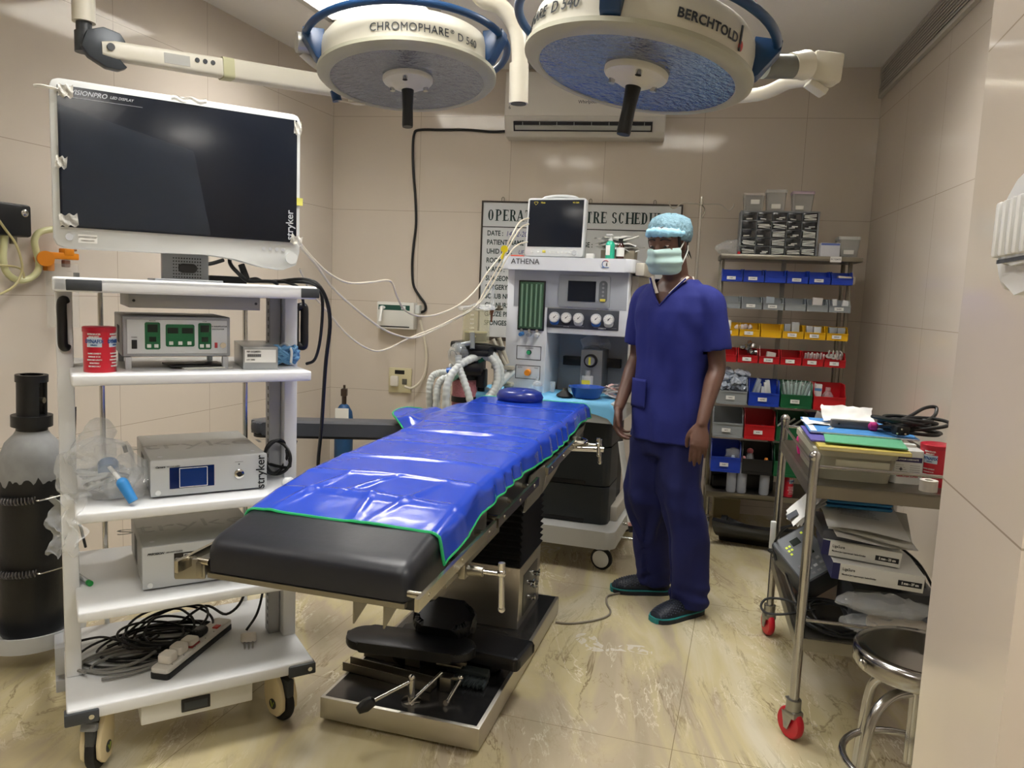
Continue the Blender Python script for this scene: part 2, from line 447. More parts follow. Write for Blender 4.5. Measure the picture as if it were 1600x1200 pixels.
# ---- long air grille on the right wall under the ceiling
g0 = BR + dR * 0.02
ang = math.atan2(-dR.y, -dR.x)
t = thing('air_grille', 'long slotted air grille high on the right wall at the ceiling', 'grille', (g0.x - 0.002, g0.y, 2.69), math.atan2(dR.y, dR.x))
gl, gh = 2.6, 0.185
mb = MB()      # local x runs along the wall toward the camera; room side is local -y or +y
side = -1.0
mb.bb(0, gl, 0.0, side*0.022, 0, 0.014); mb.bb(0, gl, 0.0, side*0.022, gh-0.014, gh); mb.bb(0, 0.014, 0, side*0.022, 0, gh); mb.bb(gl-0.014, gl, 0, side*0.022, 0, gh)
mb.build('frame', mat('grille_white', '#bcb8ae', 0.4), t)
mb = MB(); mb.bb(0.01, gl-0.01, side*0.002, side*0.004, 0.01, gh-0.01); mb.build('backing', black_pl, t)
mb = MB()
for i in range(9): mb.box((gl/2, side*0.016, 0.024 + i*0.0172), (gl-0.03, 0.004, 0.0088), RX(rad(12)))
mb.build('slats', mat('grille_slat', '#aba79d', 0.45), t)
# ---- split air conditioner on the back wall
def wallpt(s, z, out=0.0):          # s metres along the back wall from its left corner
    p = BL + wd * s - wn * out; return Vector((p.x, p.y, z))
WY = math.atan2(wd.y, wd.x)
t = thing('air_conditioner', 'white wall-mounted split air conditioner under the ceiling', 'air conditioner', wallpt(1.235, 2.42), WY)
W = 1.02
mb = MB(); prof = [(0, 0.39), (-0.15, 0.39), (-0.19, 0.37), (-0.205, 0.30), (-0.205, 0.12), (-0.19, 0.09), (-0.165, 0.03), (-0.13, 0.0), (0, 0.0)]
mb.prism(prof[::-1], 0, W, Matrix(((0, 0, 1, 0), (1, 0, 0, 0), (0, 1, 0, 0), (0, 0, 0, 1))), 0.006)
mb.build('casing', mat('ac_white', '#cfccc5', 0.35), t)
mb = MB(); mb.bb(0.005, W-0.005, -0.2125, -0.205, 0.115, 0.385, 0.004); mb.build('front_panel', mat('ac_panel', '#d3d0c9', 0.28), t)
mb = MB(); mb.box((W/2-0.01, -0.176, 0.06), (W-0.14, 0.03, 0.06), RX(rad(25))); mb.build('outlet_slot', black_pl, t)
mb = MB()
mb.box((W/2-0.01, -0.188, 0.048), (W-0.16, 0.006, 0.03), RX(rad(40))); mb.box((W/2-0.01, -0.181, 0.074), (W-0.16, 0.005, 0.012), RX(rad(30)))
for i in range(8): mb.box((0.12 + i*0.11, -0.19, 0.06), (0.004, 0.012, 0.045), RX(rad(25)))
mb.build('louver', mat('ac_louver', '#9fa09c', 0.4), t)
mb = MB(); mb.text('Whirlpool', 0.028, FR(0.53, -0.2135, 0.2), 0.01); mb.build('brand_lettering', inkgrey, t)
mb = MB(); mb.text('6', 0.03, FR(0.035, -0.2135, 0.165), 0.0); mb.build('sticker_number', inkgrey, t)
# black cable from the air conditioner down the wall
def wp(px, py, out=0.012):
    d = ray(px, py); n = Vector((wn.x, wn.y, 0)); o = Vector((0, 0, CAMH)); q = Vector((BL.x, BL.y, 0)) - n * out
    tt = (n.dot(q) - n.dot(o)) / n.dot(d); return o + d * tt
cab = [(822, 201), (800, 204), (770, 206), (730, 203), (690, 203), (655, 203), (647, 210), (645, 235), (646, 270), (649, 310), (650, 350), (646, 385), (644, 415), (646, 445), (655, 462), (664, 475), (664, 485), (656, 488)]
mb = MB(); mb.tube([wp(*p) for p in cab], 0.009, 8)
o = tag(mb.build('power_cable', black_cable), 'black cable stapled along and down the back wall from the air conditioner', 'cable')
# ---- stabiliser box
p = wp(595, 512, 0.0)
t = thing('voltage_stabilizer', 'white wall box with a green stripe on the back wall', 'stabilizer', p, WY)
mb = MB(); mb.bb(0.0, 0.265, -0.09, 0, 0, 0.185, 0.006); mb.build('casing', mat('box_white', '#dcdcd6', 0.4), t)
mb = MB(); mb.bb(0.012, 0.235, -0.0915, -0.09, 0.13, 0.165); mb.build('green_stripe', mat('stripe_green', '#1d4f43', 0.4), t)
mb = MB(); mb.bb(0.175, 0.205, -0.0925, -0.0915, 0.136, 0.16); mb.sph((0.04, -0.0915, 0.146), (0.022, 0.001, 0.012)); mb.text('V', 0.02, FR(0.04, -0.093, 0.147)); mb.build('stripe_badges', paper, t)
mb = MB(); mb.bb(0.01, 0.235, -0.0912, -0.09, 0.012, 0.02); mb.build('lower_line', ink, t)
mb = MB(); mb.bb(0.262, 0.295, -0.06, -0.005, 0.11, 0.17, 0.004); mb.build('terminal_cover', white_plastic, t)
mb = MB(); mb.tube([wp(656, 500, 0.03), wp(660, 515, 0.03), wp(665, 540, 0.03), wp(666, 570, 0.02), wp(660, 592, 0.03), wp(645, 606, 0.05), wp(632, 604, 0.06)], 0.009, 8)
tag(mb.build('wall_cable', white_cable), 'cream cord looping from the wall box to the wall socket', 'cord')
# ---- wall socket plate
p = wp(608, 612, 0.0)
t = thing('wall_socket', 'cream wall socket plate with a white plug in it', 'socket', p, WY)
crm = mat('aged_cream_plate', '#cfc7a2', 0.5, var=0.06)
mb = MB(); mb.bb(0, 0.165, -0.018, 0, 0, 0.175, 0.004); mb.build('plate', crm, t)
mb = MB(); mb.bb(0.045, 0.115, -0.0195, -0.018, 0.132, 0.16); mb.build('indicator_window', black_pl, t)
mb = MB(); mb.bb(0.10, 0.135, -0.0225, -0.018, 0.06, 0.10, 0.002); mb.build('switch', mat('sw', '#5c5a50', 0.4), t)
mb = MB(); mb.bb(0.018, 0.078, -0.05, -0.018, 0.045, 0.12, 0.012); mb.build('plug', mat('plug_white', '#e0dbd2', 0.4), t)
# ---- schedule board on the back wall
p = wallpt(1.082, 1.107)
t = thing('schedule_board', 'white operation theatre schedule board in a dark frame on the back wall', 'board', p, WY)
bw, bh = 1.31, 0.905
mb = MB(); mb.bb(0, bw, -0.018, -0.004, 0, bh); mb.build('panel', mat('board_white', '#d2d6d8', 0.3), t)
mb = MB(); f = 0.011
mb.bb(-f, bw+f, -0.024, 0, bh, bh+f); mb.bb(-f, bw+f, -0.024, 0, -f-0.015, 0); mb.bb(-f, 0, -0.024, 0, 0, bh); mb.bb(bw, bw+f, -0.024, 0, 0, bh)
mb.build('frame', mat('board_frame', '#3a332c', 0.4), t)
mb = MB(); mb.bb(0, bw, -0.0195, -0.018, bh-0.165, bh-0.159)
mb.build('heading_line', ink, t)
SER = {}
mb = MB()
hx, hz = 0.035, bh - 0.083
def serif(mb, s, x0, zc, h, w, y):
    """bold condensed capitals with slab serifs, letter by letter"""
    st = w * 0.25; th = w * 0.11; x = x0
    for ch in s:
        lw = w * {'I': 0.42, ' ': 0.45, 'N': 1.12, 'O': 1.08, 'H': 1.1, 'L': 0.92, 'E': 0.92, 'S': 0.85}.get(ch, 1.0)
        b, tp = zc - h/2, zc + h/2
        def V(xx, z0=b, z1=tp, ww=st): mb.bb(xx, xx+ww, y-0.001, y, z0, z1)
        def H(xa, xb, z, hh=th): mb.bb(xa, xb, y-0.001, y, z - hh/2, z + hh/2)
        def sf(xx, z, ww=st*2.0): mb.bb(xx + st/2 - ww/2, xx + st/2 + ww/2, y-0.001, y, z - th*0.3, z + th*0.3)
        def D(xa, za, xb, zb, ww):
            mb.bm.verts.ensure_lookup_table()
            pts = [(xa - ww/2, za), (xa + ww/2, za), (xb + ww/2, zb), (xb - ww/2, zb)]
            mb.rings([[(px, y-0.001, pz) for px, pz in pts], [(px, y, pz) for px, pz in pts]])
        def arc(cx, cz, rx, rz, a0, a1, wa, n=14):
            o, i_ = [], []
            for k in range(n+1):
                a = rad(a0 + (a1-a0)*k/n); ww = th + (wa-th)*abs(math.cos(a))
                o.append((cx + rx*math.cos(a), cz + rz*math.sin(a))); i_.append((cx + (rx-ww)*math.cos(a), cz + (rz-th)*math.sin(a)))
            for k in range(n):
                pts = [o[k], o[k+1], i_[k+1], i_[k]]
                mb.rings([[(px, y-0.001, pz) for px, pz in pts], [(px, y, pz) for px, pz in pts]])
        g = w * 0.72
        if ch in 'EFLPRDBHNITU':
            if ch != 'U' and ch != 'T' and ch != 'I': V(x); sf(x, b); sf(x, tp)
        if ch == 'O': arc(x+g/2, zc, g/2, h/2, 0, 360, st, 28)
        elif ch == 'P': H(x, x+g*0.5, tp-th/2); H(x, x+g*0.5, zc-th/2); arc(x+g*0.5, zc+h*0.25-th/4, g*0.5, h*0.25+th/4, -90, 90, st)
        elif ch == 'E':
            for z in (tp-th/2, zc, b+th/2): H(x, x + g*(0.95 if z != zc else 0.7), z)
            mb.bb(x+g*0.88, x+g*0.95, y-0.001, y, tp-h*0.22, tp); mb.bb(x+g*0.88, x+g*0.97, y-0.001, y, b, b+h*0.24); mb.bb(x+g*0.62, x+g*0.7, y-0.001, y, zc-h*0.1, zc+h*0.1)
        elif ch == 'R': H(x, x+g*0.5, tp-th/2); H(x, x+g*0.5, zc-th/2); arc(x+g*0.5, zc+h*0.25-th/4, g*0.46, h*0.25+th/4, -90, 90, st); D(x+g*0.92, b, x+g*0.5, zc, st); sf(x+g*0.88, b)
        elif ch == 'A': D(x, b, x+g*0.48, tp, th); D(x+g*0.95, b, x+g*0.48, tp, st); H(x+g*0.15, x+g*0.8, b+h*0.33); sf(x-st/2, b); sf(x+g*0.9-st/4, b)
        elif ch == 'T': V(x+g*0.38); H(x, x+g, tp-th/2); sf(x+g*0.38, b); mb.bb(x, x+g*0.08, y-0.001, y, tp-h*0.25, tp); mb.bb(x+g*0.92, x+g, y-0.001, y, tp-h*0.25, tp)
        elif ch == 'I': V(x+st*0.4); sf(x+st*0.4, b); sf(x+st*0.4, tp)
        elif ch == 'N': D(x+st/2, tp, x+g, b, st); V(x+g, b, tp, th); sf(x+g-th/2, tp)
        elif ch == 'H': V(x+g); sf(x+g, b); sf(x+g, tp); H(x, x+g, zc)
        elif ch == 'S': arc(x+g*0.45, tp-h*0.26, g*0.42, h*0.26, 20, 250, st*0.8); arc(x+g*0.45, b+h*0.26, g*0.45, h*0.27, -160, 70, st*0.9); D(x+g*0.68, b+h*0.44, x+g*0.26, tp-h*0.44, st*1.1)
        elif ch == 'C': arc(x+g*0.52, zc, g*0.5, h/2, 40, 320, st, 24); mb.bb(x+g*0.86, x+g*0.94, y-0.001, y, tp-h*0.32, tp)
        elif ch == 'D': H(x, x+g*0.45, tp-th/2); H(x, x+g*0.45, b+th/2); arc(x+g*0.4, zc, g*0.58, h/2, -90, 90, st)
        elif ch == 'U': V(x, zc-h*0.15, tp); sf(x, tp); V(x+g*0.85, zc-h*0.15, tp, th); sf(x+g*0.85-st*0.3, tp); arc(x+g*0.425+st*0.1, b+h*0.36, g*0.47, h*0.36, 180, 360, st)
        elif ch == 'L': H(x, x+g*0.9, b+th/2); mb.bb(x+g*0.84, x+g*0.92, y-0.001, y, b, b+h*0.28)
        x += lw
    return x
serif(mb, 'OPERATION THEATRE SCHEDULE', hx, hz, 0.072, 0.0505, -0.0185); mb.build('printed_heading', mat('board_lettering', '#12302f', 0.6), t)
lines = ['DATE :', 'PATIENT NAME :', 'UHID NO :', 'ROOM NO :', 'WARD :', 'SURGEON :', 'SURGERY :', 'SCRUB NURSE :', 'CIR. NURSE :', 'GAUZE PIECES :', 'SPONGES :']
for i, s in enumerate(lines):
    mb = MB(); mb.text(s, 0.047, FR(0.032, -0.0188, bh - 0.205 - i*0.0605), 0.022, 'LEFT', sx=0.78); mb.build('printed_line', mat('board_lettering', '#12302f', 0.6), t)
mb = MB(); mb.text('AGE :', 0.047, FR(0.66, -0.0188, bh - 0.265), 0.022, 'LEFT', sx=0.78); mb.build('printed_line', mat('board_lettering', '#12302f', 0.6), t)
mb = MB()
mb.text('14-12-2025', 0.05, FR(0.16, -0.0188, bh - 0.207), 0.0, 'LEFT', 0.2, sx=0.8)
mb.text('UF', 0.04, FR(0.25, -0.0188, bh - 0.327), 0.0, 'LEFT', 0.2, sx=0.8)
mb.text('Mahesh', 0.05, FR(0.97, -0.0188, bh - 0.505), 0.0, 'LEFT', 0.25, sx=0.8)
mb.text('Dr.', 0.06, FR(0.97, -0.0188, bh - 0.60), 0.0, 'LEFT', 0.25, sx=0.8)
mb.build('handwriting', mat('blue_marker', '#3a3f86', 0.6), t)
for x in (0.13, 0.72, 1.14):
    mb = MB(); mb.tube([(x-0.008, -0.006, bh+0.01), (x-0.008, -0.006, bh+0.03), (x, -0.006, bh+0.038), (x+0.008, -0.006, bh+0.03), (x+0.008, -0.006, bh+0.01)], 0.0025, 6); mb.build('hanging_hook', dullsteel, t)
# ================================================================= OPERATING TABLE
TY = rad(-15.9)
table = thing('operating_table', 'stainless operating table with black mattress on a wide steel floor plate', 'operating table', (-0.453, 1.658, 0), TY)
def ztop(v):
    K = [(0, .812), (.03, .815), (.2, .845), (.45, .876), (.6, .880), (1.1, .888), (1.75, .900), (2.1, .905)]
    for (a, za), (b, zb) in zip(K, K[1:]):
        if v <= b: return za + (zb - za) * max(0, (v - a)) / (b - a)
    return .905
def zbase(v): return .728 + .034 * v      # underside of the mattress
pad_m = mat('black_vinyl_pad', '#1b1d23', 0.4, var=0.06, bump=0.04, bscale=60)
blk_m = mat('black_enamel', '#121316', 0.38, var=0.1)
mb = MB(); mb.prism([(-.308, .617), (.236, .617), (.236, 1.72), (-.308, 1.72)], 0.012, 0.085, None, 0.004)
mb.build('base_plate', steel, table)
mb = MB(); mb.bb(-.295, .223, .63, 1.707, 0.085, 0.0865); mb.build('base_cover', mat('dark_polished_cover', '#6c6c6e', 0.2, 0.9, var=0.1), table)
mb = MB(); mb.bb(-.29, .215, .64, 1.70, 0.0, 0.012); mb.build('base_skirt', black_rub, table)
mb = MB(); mb.bb(-.24, .157, 1.325, 1.66, 0.085, 0.335, 0.003); mb.build('column_box', steel, table)
mb = MB(); mb.bb(.157, .160, 1.38, 1.60, 0.12, 0.29, 0.002); cplate = mb.build('control_plate', mat('grey_plate', '#6f6e6a', 0.35, 0.8), table)
for i, (v, z) in enumerate(((1.44, .24), (1.50, .21), (1.46, .17), (1.53, .25))):
    mb = MB(); mb.cyl((.158, v, z), (.19, v, z), 0.012, 0.009, 14); mb.cyl((.18, v - .03, z), (.18, v + .03, z + .006), 0.004, n=8); mb.build('valve_knob', chrome, cplate)
mb = MB(); loops = []
nf = 15
for i in range(nf * 2 + 1):
    z = 0.335 + (0.72 - 0.335) * i / (nf * 2); e = 0.012 if i % 2 else -0.004; k = 0.001 * i
    loops.append([(x, y, z) for x, y in ((-.235 - e, 1.33 - e), (.152 + e, 1.33 - e), (.152 + e, 1.655 + e), (-.235 - e, 1.655 + e))])
mb.rings(loops); mb.build('bellows', black_rub, table, angle=20)
# mattress sections
def pad(name, v0, v1, round0=False, u=.262):
    mb = MB(); n = 12; loops = []
    for i in range(n + 1):
        f = i / n; v = v0 + (v1 - v0) * f
        e = min(v - v0, v1 - v); s = 1.0
        r = .035
        if e < r: s = math.sqrt(max(0, 1 - ((r - e) / r) ** 2))
        zb = zbase(v); zt = ztop(v) - 0.004; h = zt - zb
        zt2 = zb + h * (0.62 + 0.38 * s); uu = u - (1 - s) * (.02 if not round0 else .03)
        L = [(-uu, v, zb), (uu, v, zb)]
        for k in range(6):
            a = rad(90 * k / 5); L.append((uu - .035 + .035 * math.cos(a), v, zt2 - .035 + .035 * math.sin(a)))
        for k in range(6):
            a = rad(90 + 90 * k / 5); L.append((-uu + .035 + .035 * math.cos(a), v, zt2 - .035 + .035 * math.sin(a)))
        loops.append(L)
    # denser near the ends for a rounded nose
    mb.rings(loops); return mb.build(name, pad_m, table, angle=60)
def pad2(name, v0, v1):
    mb = MB(); loops = []; vs = [0, .002, .006, .012, .02, .035, .06] ; vs = [v0 + x for x in vs] + [v0 + .06 + (v1 - v0 - .12) * k / 8 for k in range(1, 8)] + [v1 - x for x in reversed(vs)]
    for v in vs:
        e = min(v - v0, v1 - v); r = .045; s = 1.0
        if e < r: s = math.sqrt(max(0, 1 - ((r - e) / r) ** 2))
        zb = zbase(v); zt = ztop(v) - .004; zt2 = zb + .035 + (zt - zb - .035) * (0.35 + .65 * s); uu = .262 - .022 * (1 - s); rr = .03
        L = [(-uu, v, zb), (uu, v, zb)]
        for k in range(6):
            a = rad(90 * k / 5); L.append((uu - rr + rr * math.cos(a), v, zt2 - rr + rr * math.sin(a)))
        for k in range(6):
            a = rad(90 + 90 * k / 5); L.append((-uu + rr + rr * math.cos(a), v, zt2 - rr + rr * math.sin(a)))
        loops.append(L)
    mb.rings(loops); return mb.build(name, pad_m, table, angle=60)
pad2('foot_pad', 0.0, .56); pad2('seat_pad', .57, 1.12); pad2('back_pad', 1.13, 1.98)
# frame below the pads
mb = MB()
for v0, v1 in ((.03, .55), (.58, 1.11), (1.14, 1.96)):
    for u in (-.245, .245):
        mb.rings([[(u-.018, v, zbase(v)-.03), (u+.018, v, zbase(v)-.03), (u+.018, v, zbase(v)-.001), (u-.018, v, zbase(v)-.001)] for v in (v0, v1)])
    mb.rings([[(-.25, v, zbase(v)-.012), (.25, v, zbase(v)-.012), (.25, v, zbase(v)-.001), (-.25, v, zbase(v)-.001)] for v in (v0, v1)])
mb.build('top_frame', blk_m, table)
mb = MB()
for u in (-.16, .12): mb.rings([[(u-.02, v, zbase(v)-.075), (u+.02, v, zbase(v)-.075), (u+.02, v, zbase(v)-.012), (u-.02, v, zbase(v)-.012)] for v in (.35, 1.9)])
mb.bb(-.2, .14, 1.33, 1.65, .68, .77); mb.build('support_beam', blk_m, table)
# bright end strip and u channels hanging below the foot end
mb = MB(); mb.bb(-.25, .25, -.004, .012, zbase(0)-.014, zbase(0)-.002); mb.build('end_strip', dullsteel, table)
for u in (.11, .185):
    mb = MB(); mb.prism([(0, 0), (.14, 0), (.14, -.02), (.0, -.07)], u, u + .004, Matrix(((0, 0, 1, 0), (1, 0, 0, .03), (0, 1, 0, zbase(0) - .012), (0, 0, 0, 1)))); mb.build('guide_bracket', dullsteel, table)
mb = MB(); mb.bb(-.31, -.27, .0, .09, zbase(0)-.02, zbase(0)+.02, .004); mb.box((-.30, .0, zbase(0)), (.07, .012, .05), RZ(.4), .003); mb.build('corner_clamp', dullsteel, table)
# side rails on both sides
def rail(u, v0, v1, dz=-.0):
    def zz(v): return zbase(v) + .022
    s = 1 if u > 0 else -1
    mb = MB(); mb.rings([[(u-.005, v, zz(v)-.014), (u+.005, v, zz(v)-.014), (u+.005, v, zz(v)+.014), (u-.005, v, zz(v)+.014)] for v in (v0, v1)])
    for v in (v0 + .06, (v0+v1)/2, v1 - .06):
        mb.cyl((u - s*.045, v, zz(v)-.004), (u, v, zz(v)-.004), .009, n=12); mb.cyl((u, v, zz(v)), (u + s*.0065, v, zz(v)), .005, n=12)
    mb.build('side_rail', mat('rail_steel', '#b9b4a6', 0.22, 1.0), table)
for u in (.298, -.298):
    rail(u, -.05, .49); rail(u, .51, .97); rail(u, 1.10, 1.60)
# grey side plate with printed panel
mb = MB(); P = [(.96, .80), (.90, .69), (1.09, .695), (1.36, .735), (1.52, .78), (1.60, .79), (1.60, .80)]
mb.prism(P, .270, .276, Matrix(((0, 0, 1, 0), (1, 0, 0, 0), (0, 1, 0, 0), (0, 0, 0, 1)))); mb.build('side_plate', mat('plate_grey', '#77746a', 0.4, 0.5), table)
mb = MB(); mb.prism([(1.12, .70), (1.20, .77), (1.42, .785), (1.34, .735)], .277, .2785, Matrix(((0, 0, 1, 0), (1, 0, 0, 0), (0, 1, 0, 0), (0, 0, 0, 1)))); mb.build('plate_cover', mat('plate_grey2', '#8d897c', 0.4, 0.4), table)
mb = MB(); mb.prism([(1.60, .80), (1.60, .765), (1.92, .80), (1.96, .83)], .262, .272, Matrix(((0, 0, 1, 0), (1, 0, 0, 0), (0, 1, 0, 0), (0, 0, 0, 1)))); mb.build('head_plate', mat('plate_grey', '#77746a', 0.4, 0.5), table)
# rail clamps with t handles
def clamp(u, v, z, hang=.09):
    mb = MB(); mb.cyl((u-.05, v, z), (u+.03, v, z), .016, .013, 16); mb.bb(u-.03, u-.01, v-.022, v+.022, z-.02, z+.03, .004); rc = mb.build('rail_clamp', dullsteel, table)
    mb = MB(); mb.cyl((u+.02, v, z), (u+.075, v, z), .006, n=10); mb.sph((u+.078, v, z+.004), .012, 12); mb.cyl((u+.078, v, z+.025), (u+.082, v, z-hang), .007, .008, 12); mb.sph((u+.082, v, z-hang), .0095, 10); mb.cyl((u+.078, v, z+.012), (u+.078, v, z+.03), .009, n=12)
    mb.build('clamp_handle', chrome, rc)
clamp(.30, .30, .705)
clamp(.31, 1.63, .795, .04); clamp(.30, 1.74, .77, .07)
mb = MB(); mb.cyl((.27, 1.66, .765), (.40, 1.70, .765), .012, n=14); mb.tube([(.29, 1.55, .80), (.33, 1.58, .805), (.34, 1.63, .81), (.31, 1.67, .81)], .005, 8); mb.build('swivel_joint', chrome, table)
mb = MB(); mb.rings([[(.235, v, zbase(v)-.055), (.262, v, zbase(v)-.055), (.262, v, zbase(v)-.018), (.235, v, zbase(v)-.018)] for v in (.22, .66)]); mb.build('lower_slide', dullsteel, table)
# arm board reaching left behind the trolley
mb = MB(); Ma = Matrix.Translation((-.24, 1.66, .772)) @ RZ(rad(202))
mb = MB(Ma); mb.prism(rrect(.86, .15, .06, 6, .45, 0), 0, .055, None, .018); abd = mb.build('arm_board', mat('arm_board_vinyl', '#3b3f47', 0.4, var=0.06), table)
mb = MB(Ma); mb.prism(rrect(.84, .13, .05, 6, .45, 0), -.012, 0); mb.box((.12, 0, -.03), (.3, .03, .03)); mb.build('arm_board_plate', blk_m, abd)
mb = MB(Ma); mb.lathe([(0, -.04), (.035, -.04), (.038, -.028), (.03, -.02), (.012, -.012), (0, -.012)], (.72, .05, -.0), 20); mb.build('arm_board_knob', black_pl, abd)
# height lever at the foot end
mb = MB(); mb.cyl((-.02, .69, .085), (-.02, .69, .165), .011, n=16); mb.sph((-.02, .69, .167), .012, 12); mb.lathe([(.032, .085), (.032, .092), (.012, .095)], (-.02, .69, 0), 20)
mb.cyl((-.02, .69, .155), (-.11, .575, .125), .006, n=12); plv = mb.build('pedal_lever', chrome, table)
mb = MB(); mb.lathe([(0, -.03), (.012, -.03), (.02, -.005), (.017, .02), (.008, .028), (0, .028)], (-.117, .566, .1215), 18, Matrix.Rotation(rad(70), 4, Vector((-.78, .62, 0)).normalized())); mb.build('lever_knob', black_pl, plv)

# ---- things lying on the floor plate
def onbase(u, v, z=0): return Matrix.Translation((-0.453, 1.658, 0)) @ RZ(TY) @ Matrix.Translation((u, v, z))
def loc_of(u, v, z): return onbase(u, v, z).to_translation()
def padthing(label, u, v, z, poly, h, yaw, m=None, tilt=None):
    M = onbase(u, v, z) @ RZ(yaw) @ (tilt or Matrix.Identity(4))
    mb = MB(M); mb.prism(poly, 0, h, None, min(.014, h*.3)); return tag(mb.build('arm_support_pad', m or blk_pad), label, 'pad', 'spare pads under the operating table')
blk_pad = mat('spare_pad_vinyl', '#0c0d10', 0.42, var=0.1)
oval = [(x * 1.0, y) for x, y in rrect(.46, .15, .072, 8)]
padthing('black round-ended support pad sticking out left under the table foot end', -.10, .86, .175, oval, .035, rad(5))
padthing('black flat square-cornered pad at the right under the table', .12, .98, .14, rrect(.34, .17, .02, 4), .05, rad(-6))
padthing('black lower pad lying on the floor plate beneath the others', -.02, 1.05, .0875, rrect(.40, .26, .04, 5), .05, rad(8))
t = thing('shoulder_support', 'black padded curved support standing among the pads under the table', 'support', loc_of(-.02, .99, .0), TY)
mb = MB(Tr(0, 0, .215) @ RX(rad(20))); mb.prism(rrect(.22, .15, .06, 6), 0, .06, None, .025); mb.build('cushion', blk_pad, t)
mb = MB(Tr(.02, .03, 0)); mb.cyl((0, 0, .14), (0, 0, .23), .012, n=12); mb.build('stem', dullsteel, t)
for i, (u, v, yaw, z, L) in enumerate(((-.19, .93, -.05, .088, .22), (-.15, .80, -.10, .088, .34))):
    M = onbase(u, v, z) @ RZ(yaw)
    mb = MB(M); mb.bb(-L/2, L/2, -.025, .025, 0, .004); mb.bb(-L/2, L/2, -.025, -.021, 0, .03); mb.bb(-L/2, L/2, .021, .025, 0, .03)
    tag(mb.build('steel_channel', dullsteel), ['short steel u-shaped channel lying behind on the table floor plate', 'longer steel u-shaped channel lying in front on the table floor plate'][i], 'channel', 'steel channels on the floor plate')
t = thing('socket_clamp', 'small chrome clamp with two rods beside the lever on the floor plate', 'clamp', loc_of(.06, .80, .0865), TY)
mb = MB(); mb.bb(-.02, .02, -.02, .02, 0, .05, .004); mb.cyl((.0, 0, .04), (.05, -.01, .05), .006, n=10); mb.build('clamp_body', dullsteel, t)
mb = MB(); mb.cyl((-.02, .0, .055), (-.075, -.13, .007), .006, n=10); mb.build('rod', chrome, t)
mb = MB(); mb.cyl((.05, -.01, .05), (.035, -.09, .009), .006, n=10); mb.sph((.05, -.01, .055), .01, 10); mb.cyl((.035, -.09, .009), (.033, -.10, .01), .009, n=10); mb.build('t_handle', chrome, t)
t = thing('metal_buckle', 'small flat steel buckle lying on the black pads', 'buckle', loc_of(.05, .86, .1385), TY)
mb = MB(); mb.bb(-.05, .04, -.012, .012, 0, .008, .002); mb.bb(-.01, .05, .008, .022, .002, .014, .002); mb.build('frame', dullsteel, t)
mb = MB(); mb.cyl((-.055, 0, .008), (-.02, 0, .008), .007, n=10); mb.build('pin', chrome, t)
mb = MB(onbase(.10, .87, .087)); mb.box((0, .03, .02), (.15, .03, .035), RX(.25), .006)
for i in range(60):
    x = -.075 + .0026 * i; y = .018
    mb.box((x, y - .03 - .006*math.sin(i), .012), (.002, .06, .012), RZ(random.uniform(-.15, .15)))
tag(mb.build('scrub_brush', mat('brush_bristle', '#2b3334', 0.7, var=0.2)), 'dark long-bristled brush lying on the floor plate', 'brush')
# ---- vinyl sheet draped over the mattress
sheet_m = mat('blue_vinyl_sheet', '#1e3fae', 0.24, var=0.10, vscale=3, bump=0.10, bscale=9, coat=0.25)
sheet_m.node_tree.nodes['Principled BSDF'].inputs['Coat Roughness'].default_value = 0.12
ts = thing('vinyl_sheet', 'blue vinyl sheet with green piping covering the operating table', 'sheet', (-0.453, 1.658, 0), TY)
def wr(u, v):
    h = 0.0
    for v0, a, w, sk, k in ((.30, .010, .018, .10, 1), (.46, .008, .013, .06, 1), (.66, .008, .016, .03, 1), (.88, .005, .012, -.03, 1), (1.10, .014, .02, .05, 1), (1.30, .004, .012, .02, 1), (1.52, .004, .015, -.04, 1), (1.8, .003, .015, .0, 1)):
        d = (v - v0 - sk * u * 0.6 - .012 * math.sin(u * 9 + v0 * 30)) / w
        h += a * math.exp(-d * d) * (0.35 + 0.65 * math.exp(-((u + .05 * math.sin(v0 * 40)) / .16) ** 2))
    for u0, vv, a, dx, L in ((-.16, .3, .009, .25, .12), (.02, .27, .006, -.15, .10), (.12, .32, .005, .3, .11), (-.03, .38, .006, .6, .08)):
        d = ((u - u0) - dx * (v - vv)) / .012
        h += a * math.exp(-d * d) * math.exp(-((v - vv) / L) ** 2)
    p = Vector((u * 5, v * 4, 0)); h += .004 * noise.noise(p) + .0015 * noise.noise(p * 3.3)
    return max(h, -.001) + .001
NU, NV = 110, 300
V0, V1 = .165, 2.03
